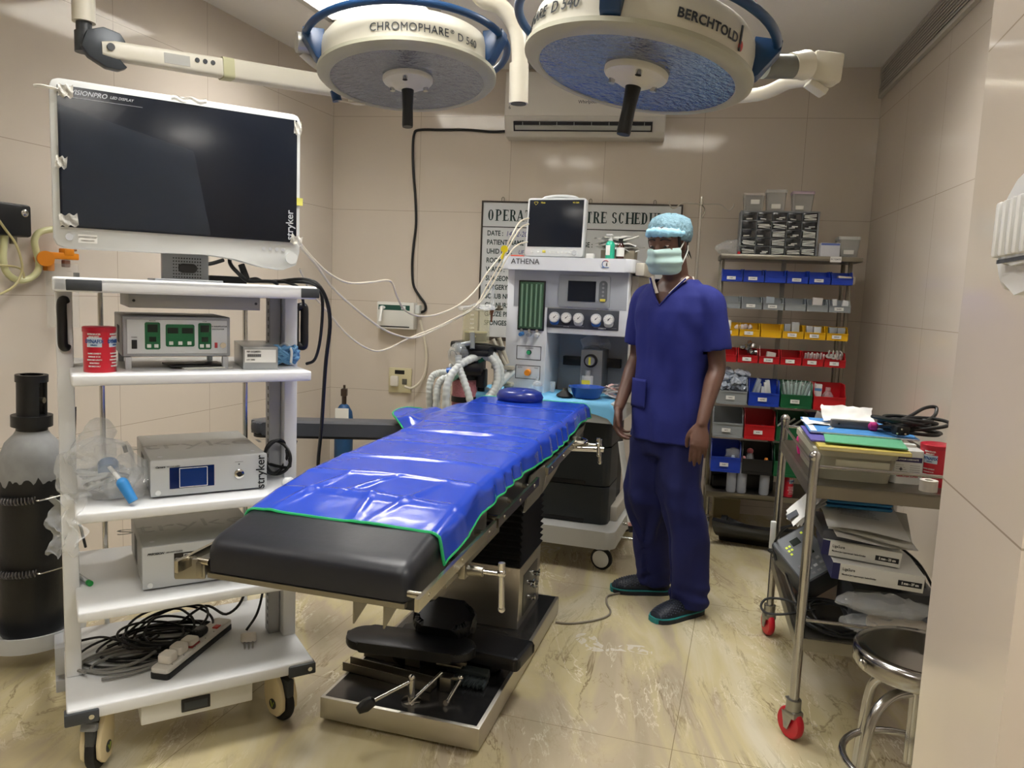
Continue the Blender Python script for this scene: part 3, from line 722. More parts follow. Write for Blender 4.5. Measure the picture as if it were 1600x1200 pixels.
def sheet_pt(a, b):
    v = V0 + (V1 - V0) * b
    s = (a * 2 - 1)                          # -1..1 arc position across
    half = .262
    ext_r = .060 + .008 * math.sin(v * 6) + .008 * noise.noise(Vector((v * 3, 3, 0)))
    ext_l = .085 + .01 * math.sin(v * 5)
    fl = math.exp(-((v - 1.62) / .22) ** 2)
    fr = min(1.0, max(0.0, (v - V0) / .12))
    vv = v - (.0 if s < 0 else .055 * max(0, s - .55) * (1 - fr) * 0)
    if s >= 0: arc = s * (half + ext_r)
    else: arc = s * (half + ext_l + .16 * fl)
    zt = ztop(v) + .002
    sg = 1 if arc >= 0 else -1; A = abs(arc); r = .03
    flat = half - r + .008
    if A <= flat: u, z = A, zt
    elif A <= flat + r * PI / 2:
        th = (A - flat) / r; u = flat + r * math.sin(th); z = zt - r + r * math.cos(th)
    else:
        d = A - flat - r * PI / 2; u = flat + r + .012 * d / .06; z = zt - r - d
    if sg < 0 and fl > .02:                 # lifted over the arm board
        uu, zz = A, max(.862, zt - .35 * max(0, A - flat)) + (.006 * (1 - math.cos((A - flat) * 60)) if A > flat else 0)
        k = min(1, fl * 1.6); u = u * (1 - k) + uu * k; z = z * (1 - k) + zz * k
    u *= sg
    n = wr(u, v)
    edge = max(0, min(1, (flat + r - abs(u)) / .03))
    if A <= flat + r: z += n * (0.25 + .75 * edge)
    else: u += sg * abs(n) * .6 + sg * .004 * math.sin(v * 45 + 3 * math.sin(v * 9))
    # the near corner on the right folds down
    vo = v
    if b < .05: z -= (.05 - b) / .05 * .006
    return (u, vo, z)
mb = MB(); mb.grid(sheet_pt, NU, NV)
o = mb.build('sheet_cloth', sheet_m, ts, angle=180, normals=True)
md = o.modifiers.new('thick', 'SOLIDIFY'); md.thickness = 0.002; md.offset = 1.0
trim = [sheet_pt(i / 60, 0) for i in range(61)] + [sheet_pt(1, i / 90) for i in range(1, 91)] + [sheet_pt(1 - i / 60, 1) for i in range(1, 61)] + [sheet_pt(0, 1 - i / 90) for i in range(1, 90)]
mb = MB(); mb.tube([Vector(p) for p in trim], .0042, 6, smooth=False, closed=True); mb.build('green_piping', mat('green_piping', '#1f9a5c', 0.45), ts)
# head ring pillow
Mh = onbase(-.045, 1.955, ztop(1.95) + .004)
mb = MB(Mh @ Matrix.Diagonal((1, .78, 1, 1)))
mb.lathe([(.0, .018), (.02, .02), (.045, .045), (.075, .056), (.10, .045), (.112, .022), (.105, .003), (.08, 0), (0, 0)], (0, 0, 0), 40)
tag(mb.build('head_ring', mat('navy_gel', '#172a7c', 0.3, coat=0.3), angle=80), 'dark blue round gel head ring on the far end of the table', 'head rest')

# ================================================================= SURGICAL LAMPS
lens_m = mat('lamp_lens', '#8a92a6', 0.12, 0.85, var=0.25, vscale=14, bump=0.5, bscale=55, stretch=(1, 1, 1))
rimgrey = mat('lamp_rim_grey', '#a3a291', 0.42, var=0.04)
lampw = mat('lamp_housing', '#cfccbd', 0.4, var=0.04)
bluet = mat('lamp_blue_rail', '#163a62', 0.35, var=0.1)
redm = mat('lamp_red_mark', '#b53a34', 0.4)
def cyltext(mb, s, size, r, z, a0, bold=0.0, sx=1.0, cone=0.0, space=1.0):
    sub = MB(); sub.text(s, size, Matrix.Identity(4), bold, 'CENTER', 0, sx, 0.0006, space)
    bmesh.ops.subdivide_edges(sub.bm, edges=[e for e in sub.bm.edges if e.calc_length() > .03], cuts=2)
    for v in sub.bm.verts:
        x, y, h = v.co; a = a0 + x / r; rr = r + .0006 + h - cone * y
        v.co = (rr * math.cos(a), rr * math.sin(a), z + y)
    me = bpy.data.meshes.new('q'); sub.bm.to_mesh(me); sub.bm.free()
    n0 = len(mb.bm.verts); mb.bm.from_mesh(me); bpy.data.meshes.remove(me); mb.bm.verts.ensure_lookup_table()
    for v in mb.bm.verts[n0:]: v.co = mb.M @ v.co
def surgical_lamp(c, nvec, label, words, arc0, arc1, brackets, yoke_a):
    t = thing('surgical_lamp', label, 'surgical lamp', c, 0, 'round surgical lamps on ceiling arms')
    q = Vector((0, 0, 1)).rotation_difference(Vector(nvec).normalized()).to_matrix().to_4x4()
    acam = math.atan2(-c[1], -c[0])
    def nb(): return MB(q)
    mb = nb(); mb.lathe([(.0, .012), (.10, .010), (.20, .004), (.268, -.004), (.268, .02), (0, .03)], n=72); mb.build('lens', lens_m, t, angle=80)
    mb = nb(); mb.lathe([(.266, -.002), (.271, -.007), (.290, -.006), (.306, .002), (.312, .008), (.312, .020), (.300, .023), (.262, .015)], n=72, cap=False); mb.build('rim', rimgrey, t)
    mb = nb(); mb.lathe([(.298, .018), (.302, .022), (.302, .075), (.297, .105), (.282, .125), (.225, .138), (.22, .14), (0.0, .14)], n=72); mb.build('housing', lampw, t)
    mb = nb(); mb.lathe([(.215, .138), (.19, .168), (.13, .194), (.06, .204), (0, .205)], n=48); mb.build('top_dome', mat('lamp_dome', '#cdb98c', 0.45), t)
    mb = nb(); mb.lathe([(0, -.032), (.03, -.032), (.034, -.03), (.05, -.022), (.058, -.012), (.084, -.006), (.088, .0), (.088, .012), (0, .012)], n=48); hub = mb.build('hub', lampw, t)
    for k in range(3): a = rad(30 + 120*k); mb = nb(); mb.cyl((.068*math.cos(a), .068*math.sin(a), -.022), (.068*math.cos(a), .068*math.sin(a), -.004), .009, .009, 14); mb.build('hub_screw', chrome, hub)
    mb = nb(); mb.lathe([(0, -.162), (.018, -.162), (.0195, -.155), (.0185, -.10), (.020, -.06), (.022, -.03), (.02, -.028), (0, -.028)], n=28); mb.build('handle', black_pl, t)
    R = .350; zr = .112
    mb = nb(); mb.tube([(R*math.cos(arc0 + (arc1-arc0)*k/40), R*math.sin(arc0 + (arc1-arc0)*k/40), zr) for k in range(41)], .0125, 12, smooth=False); brail = mb.build('blue_rail', bluet, t)
    for a in brackets:
        M = q @ RZ(a); mb = MB(M @ Matrix(((1, 0, 0, 0), (0, 0, -1, 0), (0, 1, 0, 0), (0, 0, 0, 1))))
        mb.prism([(.302, .02), (.318, .03), (R + .012, zr - .012), (R + .012, zr + .014), (.29, zr + .016)], -.026, .026, None, .003); mb.build('rail_bracket', bluet, brail)
    mb = nb(); mb2 = None
    for s, size, da, z, bold, sx in words: cyltext(mb, s, size, .3045, z, acam + da, bold, sx, 0.02, 1.05)
    mb.build('lettering', mat('lamp_letters', '#2e343c', 0.5), t)
    return t, q, acam
cA = (-0.411, 2.807, 2.134)
tA, qA, aA = surgical_lamp(cA, (-0.035, 0.115, 1), 'left surgical lamp with a vertical black handle, hanging over the table', [('CHROMOPHARE', .038, .01, .052, -.004, .88), ('D 540', .036, .68, .050, -.004, .9), ('®', .018, .475, .060, 0, 1)],
    rad(-172), rad(30), (rad(-160), rad(-18)), 0)
cB = (0.304, 2.176, 2.008)
tB, qB, aB = surgical_lamp(cB, (0.165, 0.05, 1), 'larger nearer surgical lamp on the right, tilted down to the right', [('BERCHTOLD', .032, .57, .055, .022, .98), ('CHROMOPHARE  D 540', .042, -1.22, .06, .0, .9)],
    rad(-215), rad(5), (rad(-112), rad(-14)), 0)
mb = MB(Matrix.Identity(4)); mb.M = qB
for s, da in ((1, .915), (0, .80)):
    a = aB + da
    if s: mb.box((.3055*math.cos(a), .3055*math.sin(a), .062), (.003, .006, .06), RZ(a) @ RX(.12))
mb.build('logo_bar', mat('lamp_letters', '#2e343c', 0.5), tB)
mb = MB(qB); a = aB + .94; mb.sph((.3045*math.cos(a), .3045*math.sin(a), .046), (.003, .010, .013), 12, RZ(a)); mb.build('logo_dot', redm, tB)
# yoke and arm of the left lamp
def W(px, py, Y): return at(px, py, Y)
arm_w = mat('arm_cream', '#d2cebf', 0.36, var=0.03)
mb = MB(); mb.cyl(W(463, 66, 2.74), W(520, 74, 2.80), .034, .034, 24); mb.build('yoke_stub', mat('worn_aluminium', '#a9aaa6', 0.4, 0.6, var=0.2, vscale=20), tA, world=True)
mb = MB(); mb.tube([W(472, 80, 2.76), W(492, 98, 2.80), W(522, 116, 2.86), W(545, 122, 2.98)], .018, 12); mb.build('yoke_strut', arm_w, tA, world=True)
ta = thing('lamp_arm', 'long cream ceiling arm from a vertical pole to the left surgical lamp', 'lamp arm', W(133, 30, 2.6) * 1.0, 0, 'ceiling arms of the surgical lamps')
J = W(152, 76, 2.62); E = W(560, 141, 3.22)
pj = W(131, 35, 2.62)
mb = MB(); mb.cyl((pj.x, pj.y, CEIL), (pj.x, pj.y, pj.z), .035, n=28); mb.build('pole', arm_w, ta, world=True)
mb = MB(); mb.cyl((pj.x, pj.y, CEIL - .05), (pj.x, pj.y, CEIL), .11, .11, 28); mb.build('ceiling_flange', arm_w, ta, world=True)
mb = MB(); mb.cyl((pj.x, pj.y, pj.z), (pj.x, pj.y, pj.z - .035), .024, n=20); mb.cyl((pj.x, pj.y, pj.z-.03), (pj.x, pj.y, pj.z - .095), .029, n=24); mb.build('swivel_sleeve', darkgrey, ta, world=True)
dv = (E - J); L = dv.length; X = dv.normalized(); Z = Vector((0, 0, 1)); Y = Z.cross(X).normalized(); Z = X.cross(Y)
MA = Matrix((X, Y, Z)).transposed().to_4x4(); MA.translation = J
mb = MB(MA)
mb.prism([(-.05, .0), (-.03, .05), (.02, .068), (.07, .055), (.085, .03), (.04, -.01), (.085, -.05), (.06, -.062), (.02, -.058), (-.03, -.03)][::-1], -.02, .02, Matrix(((1, 0, 0, 0), (0, 0, 1, 0), (0, 1, 0, 0), (0, 0, 0, 1))), .004)
mb.build('joint', mat('joint_dark', '#3a3f44', 0.4, 0.3), ta, world=True)
mb = MB(MA); mb.rings([[(x, y, z) for y, z in rrect(w, h, .012, 3)] for x, w, h in ((.01, .05, .045), (.05, .056, .058), (.42, .056, .066))]); mb.build('arm_head', arm_w, ta, world=True)
mb = MB(MA); mb.rings([[(x, y, z) for y, z in rrect(.064, .074, .012, 3)] for x in (.40, .44)]); mb.build('arm_collar', mat('aged_collar', '#b9b892', 0.45), ta, world=True)
mb = MB(MA); mb.rings([[(x, y, z) for y, z in rrect(.060, .072, .012, 3)] for x in (.43, L)]); mb.build('arm_tube', arm_w, ta, world=True)
mb = MB(MA); mb.cyl((.035, -.034, .005), (.035, -.026, .005), .012, n=16)
for i in range(3): mb.cyl((.31 + i*.027, -.031, .008), (.31 + i*.027, -.026, .008), .008, n=14)
mb.build('bolt', darkgrey, ta, world=True)
mb = MB(MA); mb.bb(.20, .285, -.0295, -.0275, -.018, .016); mb.build('rating_label', mat('label_silver', '#a8a8a2', 0.5), ta, world=True)
mb = MB(); mb.cyl(E + Vector((0, 0, .05)), E - Vector((0, 0, .05)), .04, n=20); mb.tube([E, E + Vector((.05, -.06, .12)), Vector((-.35, 3.05, 2.3)), Vector((-.37, 2.85, 2.36))], .03, 14); mb.build('lamp_yoke', arm_w, ta, world=True)
mb = MB(); mb.cyl(W(523, 142, 2.98), W(527, 158, 2.98), .018, n=14); mb.build('blue_cap', bluet, ta, world=True)
mb = MB(); mb.tube([W(528, 157, 2.98), W(545, 160, 2.98), W(556, 160, 2.98), W(570, 163, 2.97)], .003, 6); mb.build('tie_wire', white_cable, ta, world=True)
# ceiling pipe with open end
tp = thing('hanging_pipe', 'cream bent pipe hanging from the ceiling between the lamps with an open end', 'pipe', W(811, 160, 2.66), 0)
mb = MB(); mb.tube([Vector((-.48, 2.6, CEIL)), W(700, -120, 2.62), W(745, -12, 2.64), W(782, 10, 2.65), W(804, 40, 2.66), W(811, 70, 2.66), W(812, 105, 2.66)], .027, 20); mb.build('bent_tube', arm_w, tp, world=True)
a, b = W(811, 100, 2.66), W(810, 162, 2.66)
mb = MB(); mb.cyl(a, b, .032, n=28); mb.build('sleeve', arm_w, tp, world=True)
mb = MB(); mb.cyl(b + Vector((0, 0, .001)), b - Vector((0, 0, .002)), .026, n=28); mb.build('open_end', black_pl, tp, world=True)
# right lamp arm
tb = thing('lamp_arm', 'cream jointed arm holding the right surgical lamp at its side', 'lamp arm', W(1290, 110, 2.33), 0, 'ceiling arms of the surgical lamps')
mb = MB(); mb.cyl(W(1192, 104, 2.26), W(1238, 104, 2.30), .033, n=26); mb.build('grey_sleeve', mat('sleeve_grey', '#6a6c66', 0.4), tb, world=True)
mb = MB(); mb.cyl(W(1236, 103, 2.30), W(1262, 101, 2.32), .036, .04, 26); mb.sph(W(1256, 102, 2.32), (.036, .04, .042), 20); mb.build('knuckle', arm_w, tb, world=True)
a = W(1288, 108, 2.36)
mb = MB(); mb.box(a, (.088, .07, .085), RY(rad(4)), .01); mb.box(a + Vector((-.02, -.0, -.055)), (.06, .05, .02), RY(rad(30)), .004); mb.build('end_box', arm_w, tb, world=True)
mb = MB(); mb.tube([a + Vector((0, .03, -.02)), W(1235, 128, 2.55), W(1165, 150, 2.75), Vector((.45, 3.1, 2.2)), Vector((.1, 3.1, 2.5)), Vector((-.05, 3.0, CEIL))], .022, 14); mb.build('rear_arm', arm_w, tb, world=True)
mb = MB(); mb.cyl((-.05, 3.0, CEIL - .05), (-.05, 3.0, CEIL), .1, n=28); mb.build('ceiling_flange', arm_w, tb, world=True)
# ================================================================= VIDEO TROLLEY
TRP = (-1.171, 1.95, 0); TRY = rad(31.2)
tro = thing('video_trolley', 'white four-shelf endoscopy trolley on cream castors at the left', 'trolley', TRP, TRY)
TM = frame_matrix(TRP, TRY)
def TW(x, y, z): return TM @ Vector((x, y, z))
wp_m = white_paint
def shelf(z, x0, x1, y0, y1, th=.03):
    mb = MB(); mb.bb(x0, x1, y0, y1, z - th, z, .006, 3); mb.build('shelf', wp_m, tro)
mb = MB(); mb.bb(0, .676, 0, .56, .192, .23, .006, 3); mb.build('base_shelf', wp_m, tro)
shelf(1.147, .032, .662, 0, .50); shelf(.776, .034, .660, 0, .52); shelf(.502, .032, .655, 0, .54)
mb = MB(); mb.bb(-.004, .676, 0.0, .50, 1.384, 1.398, .004); mb.bb(-.004, .676, 0, .03, 1.362, 1.40, .006, 3); mb.bb(-.004, .03, 0, .5, 1.362, 1.40, .006); mb.bb(.646, .676, 0, .5, 1.362, 1.40, .006); mb.build('top_shelf', wp_m, tro)
for x0, x1 in ((.002, .044), (.632, .674)):
    mb = MB(); mb.bb(x0, x1, .20, .29, .23, 1.364, .005); mb.build('post', wp_m, tro)
mb = MB(); mb.bb(.594, .630, .24, .29, .23, 1.364, .003); chn = mb.build('cable_channel', mat('channel_grey', '#a7a9ab', 0.45), tro)
mb = MB()
for i in range(44): mb.bb(.5935, .5945, .25, .262, .26 + i*.025, .272 + i*.025)
mb.build('channel_slots', black_pl, chn)
for x in (.13, .585): 
    mb = MB(); mb.cyl((x, .56, .23), (x, .56, 1.384), .0085, n=14); mb.build('rear_rod', chrome, tro)
for x, s in ((.026, -1), (.674, 1)):
    xo = x + s * (.008 if s < 0 else .024)
    mb = MB(Tr(0, -.02, 0) if s < 0 else None)
    mb.tube([(x, .215, 1.33), (xo - s*.006, .212, 1.335), (xo, .21, 1.325), (xo, .21, 1.27), (xo, .21, 1.215), (xo - s*.006, .212, 1.205), (x, .215, 1.21)], .013, 12); mb.bb(min(x, x+s*.004), max(x, x+s*.004), .20, .24, 1.20, 1.345)
    mb.build('handle', black_pl, tro)
for x in (-.006, .598):
    mb = MB(); mb.bb(x + (.03 if x > 0 else .032), x + .084 + (.03 if x < 0 else .0), -.004, .02, 1.366, 1.394, .002); mb.build('corner_bumper', darkgrey, tro)
    mb = MB(); mb.bb(x, x + .084, -.008, .03, .186, .222, .004); mb.build('corner_bumper', darkgrey, tro)
    mb = MB(); mb.cyl((x + .065, -.010, .204), (x + .065, -.006, .204), .007, n=14); mb.build('bumper_screw', chrome, tro)
mb = MB(); mb.bb(-.025, .01, .40, .44, .15, .24, .002); mb.build('holder_bracket', lightgrey, tro)
mb = MB(); mb.bb(.184, .496, .03, .45, .122, .190, .004); drw = mb.build('drawer', mat('drawer_white', '#cfcfca', 0.4), tro)
mb = MB(); mb.bb(.292, .372, .024, .031, .137, .176, .002); mb.build('drawer_pull', black_pl, drw)
mb = MB(); mb.bb(.300, .364, .0225, .025, .143, .168, .002); mb.build('drawer_recess', darkgrey, drw)
cream = mat('cream_castor', '#d6c7a3', 0.4)
for i, (x, y, a, brk) in enumerate(((.075, .085, rad(-25), 1), (.60, .10, rad(20), 0), (.08, .47, rad(10), 0), (.60, .47, rad(-30), 0))):
    M = Matrix.Translation((x, y, 0)) @ RZ(a)
    mb = MB(M); mb.cyl((0, 0, .165), (0, 0, .192), .02, n=20); mb.cyl((0, 0, .180), (0, 0, .192), .034, n=24); cst = mb.build('castor_stem', dullsteel, tro)
    for s in (-1, 1):
        mb = MB(M); Q = Matrix(((0, 0, 1, 0), (1, 0, 0, 0), (0, 1, 0, 0), (0, 0, 0, 1)))
        P = [(-.048, .05), (-.05, .09), (-.035, .135), (-.01, .168), (.03, .168), (.05, .14), (.052, .09), (.045, .05), (.02, .022), (-.02, .022)]
        x0 = s * .014; mb.prism(P, min(x0, x0 + s * .016), max(x0, x0 + s * .016), Q, .006); mb.build('castor_shell', cream, cst)
        mb = MB(M); mb.cyl((s*.029, .0, .062), (s*.032, 0, .062), .017, n=22); mb.build('castor_badge', darkgrey, cst)
        mb = MB(M); mb.tube([(s*.0325, -.008, .07), (s*.0325, 0, .052), (s*.0325, .008, .072)], .0022, 6, smooth=False); mb.build('badge_mark', mat('badge_olive', '#8f9a3c', 0.5), cst)
    mb = MB(M); mb.lathe([(.03, -.012), (.058, -.012), (.062, -.006), (.062, .006), (.058, .012), (.03, .012)], (0, 0, .062), 32, RY(PI/2)); mb.build('castor_wheel', black_rub, cst)
    if brk: mb = MB(M); mb.box((0, -.048, .148), (.044, .022, .022), RX(-.3), .005); mb.build('castor_brake', mat('brake_grey', '#84888f', 0.4), cst)
    mb = MB(M); mb.bb(-.013, .013, -.055, .0, .09, .15, .006); mb.build('castor_cover', darkgrey, cst)
# ring holder for the cylinder, fixed to the trolley
cx, cy, cr = -1.735, 2.70, .108
mb = MB(); mb.lathe([(.165, .09), (.172, .09), (.172, .135), (.165, .135)], (cx + .0, cy, 0), 48, None, False)
mb.rings([[(cx + r*math.cos(2*PI*k/48), cy + r*math.sin(2*PI*k/48), z) for k in range(48)] for r, z in ((.165, .09), (.165, .135))], cap=False)
mb.lathe([(0, .078), (.17, .078), (.17, .09), (0, .09)], (cx, cy, 0), 40); mb.build('cylinder_holder', mat('holder_white', '#c5c8cb', 0.4), tro, world=True)
mb = MB(); a = Vector((cx + .155, cy - .08, .11)); mb.box((a + TW(-.02, .42, .11)) / 2, ((a - TW(-.02, .42, .11)).length + .03, .03, .04), RZ(math.atan2((TW(0, .42, 0) - a).y, (TW(0, .42, 0) - a).x)), .003); mb.build('holder_arm', lightgrey, tro, world=True)
# black gas cylinder
t = thing('gas_cylinder', 'tall black gas cylinder with a worn grey shoulder beside the trolley', 'gas cylinder', (cx, cy, .09), 0)
lean = RY(rad(1.5))
cyl_m = mat('worn_black_paint', '#17181a', 0.42, var=0.35, vscale=9, bump=0.2, bscale=20)
mb = MB(lean); mb.lathe([(0, 0), (.09, 0), (.104, .012), (cr, .03), (cr, .56)], n=48, cap=True); mb.build('body', cyl_m, t)
mb = MB(lean); mb.lathe([(cr + .0003, .55), (cr + .0003, .60), (.104, .66), (.085, .715), (.058, .745), (.05, .76), (0, .76)], n=48); mb.build('shoulder', mat('chipped_grey_paint', '#8f9192', 0.5, var=0.35, vscale=16), t)
mb = MB(lean)
for k in range(64):
    pass
loops = []
for i, z in enumerate((.545, .57)):
    loops.append([((cr+.0012) * math.cos(2*PI*k/96), (cr+.0012) * math.sin(2*PI*k/96), z + (i * .035 * (noise.noise(Vector((6*math.cos(k*2*PI/96), 6*math.sin(k*2*PI/96), 0))) + .5))) for k in range(96)])
mb.rings(loops, cap=False); mb.build('peeling_paint_edge', cyl_m, t)
mb = MB(lean); mb.cyl((0, 0, .755), (0, 0, .78), .05, n=28); mb.cyl((0, 0, .775), (0, 0, .815), .066, n=32); mb.build('valve_collar', black_pl, t)
mb = MB(lean)
for a0 in (20, 200):
    L = []
    n = 10
    for z in (.81, .955):
        o = [(.048*math.cos(rad(a0 + 130*k/n)), .048*math.sin(rad(a0 + 130*k/n)), z) for k in range(n+1)] + [(.040*math.cos(rad(a0 + 130*(n-k)/n)), .040*math.sin(rad(a0 + 130*(n-k)/n)), z) for k in range(n+1)]
        L.append(o)
    mb.rings(L)
mb.lathe([(.036, .935), (.052, .935), (.052, .96), (.036, .96)], n=32, cap=False); mb.build('valve_guard', black_pl, t)
mb = MB(lean); mb.cyl((0, 0, .81), (0, 0, .92), .016, n=16); mb.cyl((0, 0, .87), (.045, 0, .87), .011, n=14); mb.cyl((0, 0, .915), (0, 0, .935), .024, n=16); mb.build('valve', dullsteel, t)
for zz, lab in ((.63, 'upper steel coil spring strapped around the black gas cylinder'), (.365, 'lower steel coil spring strapped around the black gas cylinder')):
    t2 = thing('coil_spring', lab, 'spring', (cx, cy, zz), 0, 'springs strapping the black cylinder')
    base = []
    off = .0045 + .0135
    for k in range(121):
        a = rad(-352 + 300 * k / 120); rr = cr + .017 + .026 * math.exp(-((a + PI*1.0)/.8)**2)
        base.append(Vector((rr * math.cos(a) + .017 * (zz - .1), rr * math.sin(a), .012 * math.sin(a))))
    P = []
    nT = 64 * 10
    for i in range(nT):
        f = i / nT * (len(base) - 1); j = int(f); p = base[j].lerp(base[min(j + 1, len(base)-1)], f - j)
        tg = (base[min(j + 1, len(base)-1)] - base[max(j - 1, 0)]).normalized(); n1 = Vector((0, 0, 1)); n2 = tg.cross(n1)
        th = 2 * PI * i / 10; P.append(p + (n1 * math.cos(th) + n2 * math.sin(th)) * .0115)
    mb = MB(); mb.tube(P, .0028, 5, smooth=False); mb.build('coil', mat('spring_steel', '#77767a', .3, .9), t2)
    mb = MB(); mb.tube([base[-1], base[-1] + Vector((.02, -.0, 0)), Vector((.165, -.03, 0))], .0028, 6); mb.build('end_hook', chrome, t2)
# ---------------------------------------------------------------- monitor
mon = thing('surgical_monitor', 'large white-framed flat screen with taped corners on top of the trolley', 'monitor', TW(.32, .10, 1.40), TRY)
bez = mat('monitor_frame', '#d0d3d2', 0.32)
def fx(x, y, z): return (x - .32, y - .10, z - 1.40)
x0, x1, zb, zt = .002, .638, 1.476, 1.900
O = [(x0, zt - .02), (x0 + .006, zt - .006), (x0 + .02, zt), (x1 - .02, zt), (x1 - .006, zt - .006), (x1, zt - .02), (x1, 1.50), (x1 - .01, 1.462), (x1 - .05, 1.445), (x1 - .11, 1.452), (x1 - .19, 1.474), (x1 - .26, 1.478), (.25, 1.476), (x0 + .03, 1.474), (x0 + .008, 1.482), (x0, 1.50)]
Q = Matrix(((1, 0, 0, -.32), (0, 0, 1, -.10), (0, 1, 0, -1.40), (0, 0, 0, 1)))
mb = MB(Q); mb.prism(O, .055, .115, None, .004); mb.build('frame', bez, mon)
mb = MB(); mb.bb(*[.019 - .32, .626 - .32], .0475 - .10, .056 - .10, 1.528 - 1.40, 1.882 - 1.40, .001); mb.build('screen', screen_m, mon)
film = mat('protective_film', '#5d6776', .18, alpha=.16, spec=.4)
mb = MB(); mb.grid(lambda u, v: (.024 - .32 + .36*u*(1 - .12*v), .0462 - .10 - .0040 - .0022*noise.noise(Vector((u*5, v*4, 2))) - .0010*abs(noise.noise(Vector((u*9, v*5, 7)))), 1.532 - 1.40 + .30*v*(1 - .25*u)), 60, 50)
mb.build('loose_screen_film', film, mon, angle=180)
mb = MB(Q); mb.prism([(.05, 1.84), (.59, 1.84), (.56, 1.54), (.08, 1.54)], .112, .14, None, .01); mb.build('back_shell', lightgrey, mon)
mb = MB(); mb.cyl(fx(x1 - .027, .044, 1.482), fx(x1 - .027, .058, 1.482), .0175, n=28); mb.build('knob', bez, mon)
mb = MB(); mb.cyl(fx(.038, .050, 1.503), fx(.038, .056, 1.503), .009, n=22); mb.build('power_button', lightgrey, mon)
for i in range(4):
    mb = MB(); mb.cyl(fx(.532 + i*.019, .052, 1.505), fx(.532 + i*.019, .056, 1.505), .0048, n=16); mb.build('menu_button', lightgrey, mon)
mb = MB(); mb.text('VISIONPRO', .0165, FR(*fx(.047, .0468, 1.868)), .012, 'LEFT', .3); mb.text('LED DISPLAY', .0095, FR(*fx(.138, .0468, 1.868)), .012, 'LEFT', .3); mb.bb(*[.05 - .32, .215 - .32], .0468 - .1, .0472 - .1, 1.8545 - 1.4, 1.8552 - 1.4); mb.build('screen_lettering', mat('screen_print', '#b9bec6', 0.5), mon)
mb = MB(); mb.text('stryker', .030, Matrix.Translation(fx(.606, .0466, 1.578)) @ RX(PI/2) @ RZ(PI/2), .01); mb.build('brand_lettering', mat('screen_print', '#b9bec6', 0.5), mon)
mb = MB(); mb.bb(.058 - .32, .102 - .32, .0535 - .1, .055 - .1, 1.490 - 1.4, 1.512 - 1.4); mb.build('asset_sticker', paper, mon)
mb = MB(); mb.text('UNIVERSITY HOSP', .0052, FR(*fx(.08, .0532, 1.505))); mb.text('VIDEOSCOPY', .0052, FR(*fx(.08, .0532, 1.496))); mb.build('sticker_text', ink, mon)
tape = mat('clear_adhesive_tape', '#dcdad0', 0.35, alpha=0.75, bump=0.8, bscale=60)
for cxx, czz, w, h, a in ((.038, 1.868, .034, .030, 0.0), (.024, 1.690, .026, .028, .1), (.038, 1.545, .042, .030, -.1), (.627, 1.86, .022, .036, .0), (.625, 1.535, .034, .026, .2), (.33, 1.892, .09, .014, -.05)):
    mb = MB(); mb.grid(lambda u, v: ((u-.5)*w, .002 * math.sin(9*u + 7*v) , (v-.5)*h + .003*math.sin(14*u)), 12, 6)
    for v in mb.bm.verts: v.co = Matrix.Translation(fx(cxx, .0445, czz)) @ RY(a) @ v.co
    mb.build('tape_piece', tape, mon)
mb = MB(); mb.tube([fx(.022, .044, 1.868), fx(.005, .043, 1.870), fx(-.015, .044, 1.872), fx(-.03, .05, 1.870)], .004, 6); mb.build('tape_tail', tape, mon)
mb = MB(); mb.bb(.621 - .32, .645 - .32, .0515 - .1, .0525 - .1, 1.638 - 1.4, 1.660 - 1.4); mb.build('yellow_note', mat('yellow_note', '#d9d66a', 0.6), mon)
mb = MB(); mb.bb(.268 - .32, .392 - .32, .13 - .1, .17 - .1, -.001, .10, .004); mb.bb(.24 - .32, .42 - .32, .06 - .1, .25 - .1, -.001, .006, .002); mb.build('stand', mat('stand_grey', '#8f9295', 0.4, 0.3), mon)
mb = MB()
for i in range(11):
    for j in range(7):
        if not (3 <= i <= 8 and 2 <= j <= 4): mb.cyl(fx(.297 + i*.0072, .1285, 1.412 + j*.009), fx(.297 + i*.0072, .131, 1.412 + j*.009), .0022, n=6)
mb.build('vent_holes', black_pl, mon)
mb = MB(); mb.lathe([(0, 0), (.5, 0)], n=3) if False else None
mb = MB(Matrix.Translation(fx(.335, .1275, 1.438)) @ RX(PI/2)); mb.prism(rrect(.05, .026, .0125, 6), -.002, .003); mb.build('cable_opening', black_pl, mon)
mb = MB(); mb.tube([fx(.365, .17, 1.47), fx(.40, .2, 1.455), fx(.45, .22, 1.47)], .006, 8); mb.build('stand_cable', black_cable, mon)
# ---------------------------------------------------------------- items on the trolley
def lthing(name, label, cat, x, y, z, a=0, group=None): return thing(name, label, cat, TW(x, y, z), TRY + a, group)
t = lthing('power_adapter', 'black power adapter with cables lying on the trolley top behind the screen stand', 'adapter', .46, .22, 1.398)
mb = MB(); mb.box((0, 0, .012), (.11, .05, .024), None, .004); mb.build('body', black_pl, t)
mb = MB(); mb.tube([(.05, 0, .012), (.08, -.03, .02), (.11, -.01, .012), (.14, -.06, .015), (.17, -.1, .008), (.20, -.1, -.01), (.215, -.08, -.06)], .0045, 8); mb.build('lead', black_cable, t)
mb = MB(); mb.tube([(-.055, 0, .012), (-.09, .01, .008), (-.13, .0, .01)], .004, 8); mb.build('plug_lead', black_cable, t)
mb = MB(); mb.tube([TW(.46, .16, 1.50), TW(.45, .12, 1.46), TW(.47, .10, 1.43), TW(.50, .12, 1.41), TW(.54, .13, 1.41), TW(.58, .14, 1.41), TW(.60, .17, 1.405)], .006, 8)
mb.box(TW(.49, .12, 1.435), (.018, .016, .05), RZ(TRY) @ RY(-.35), .003)
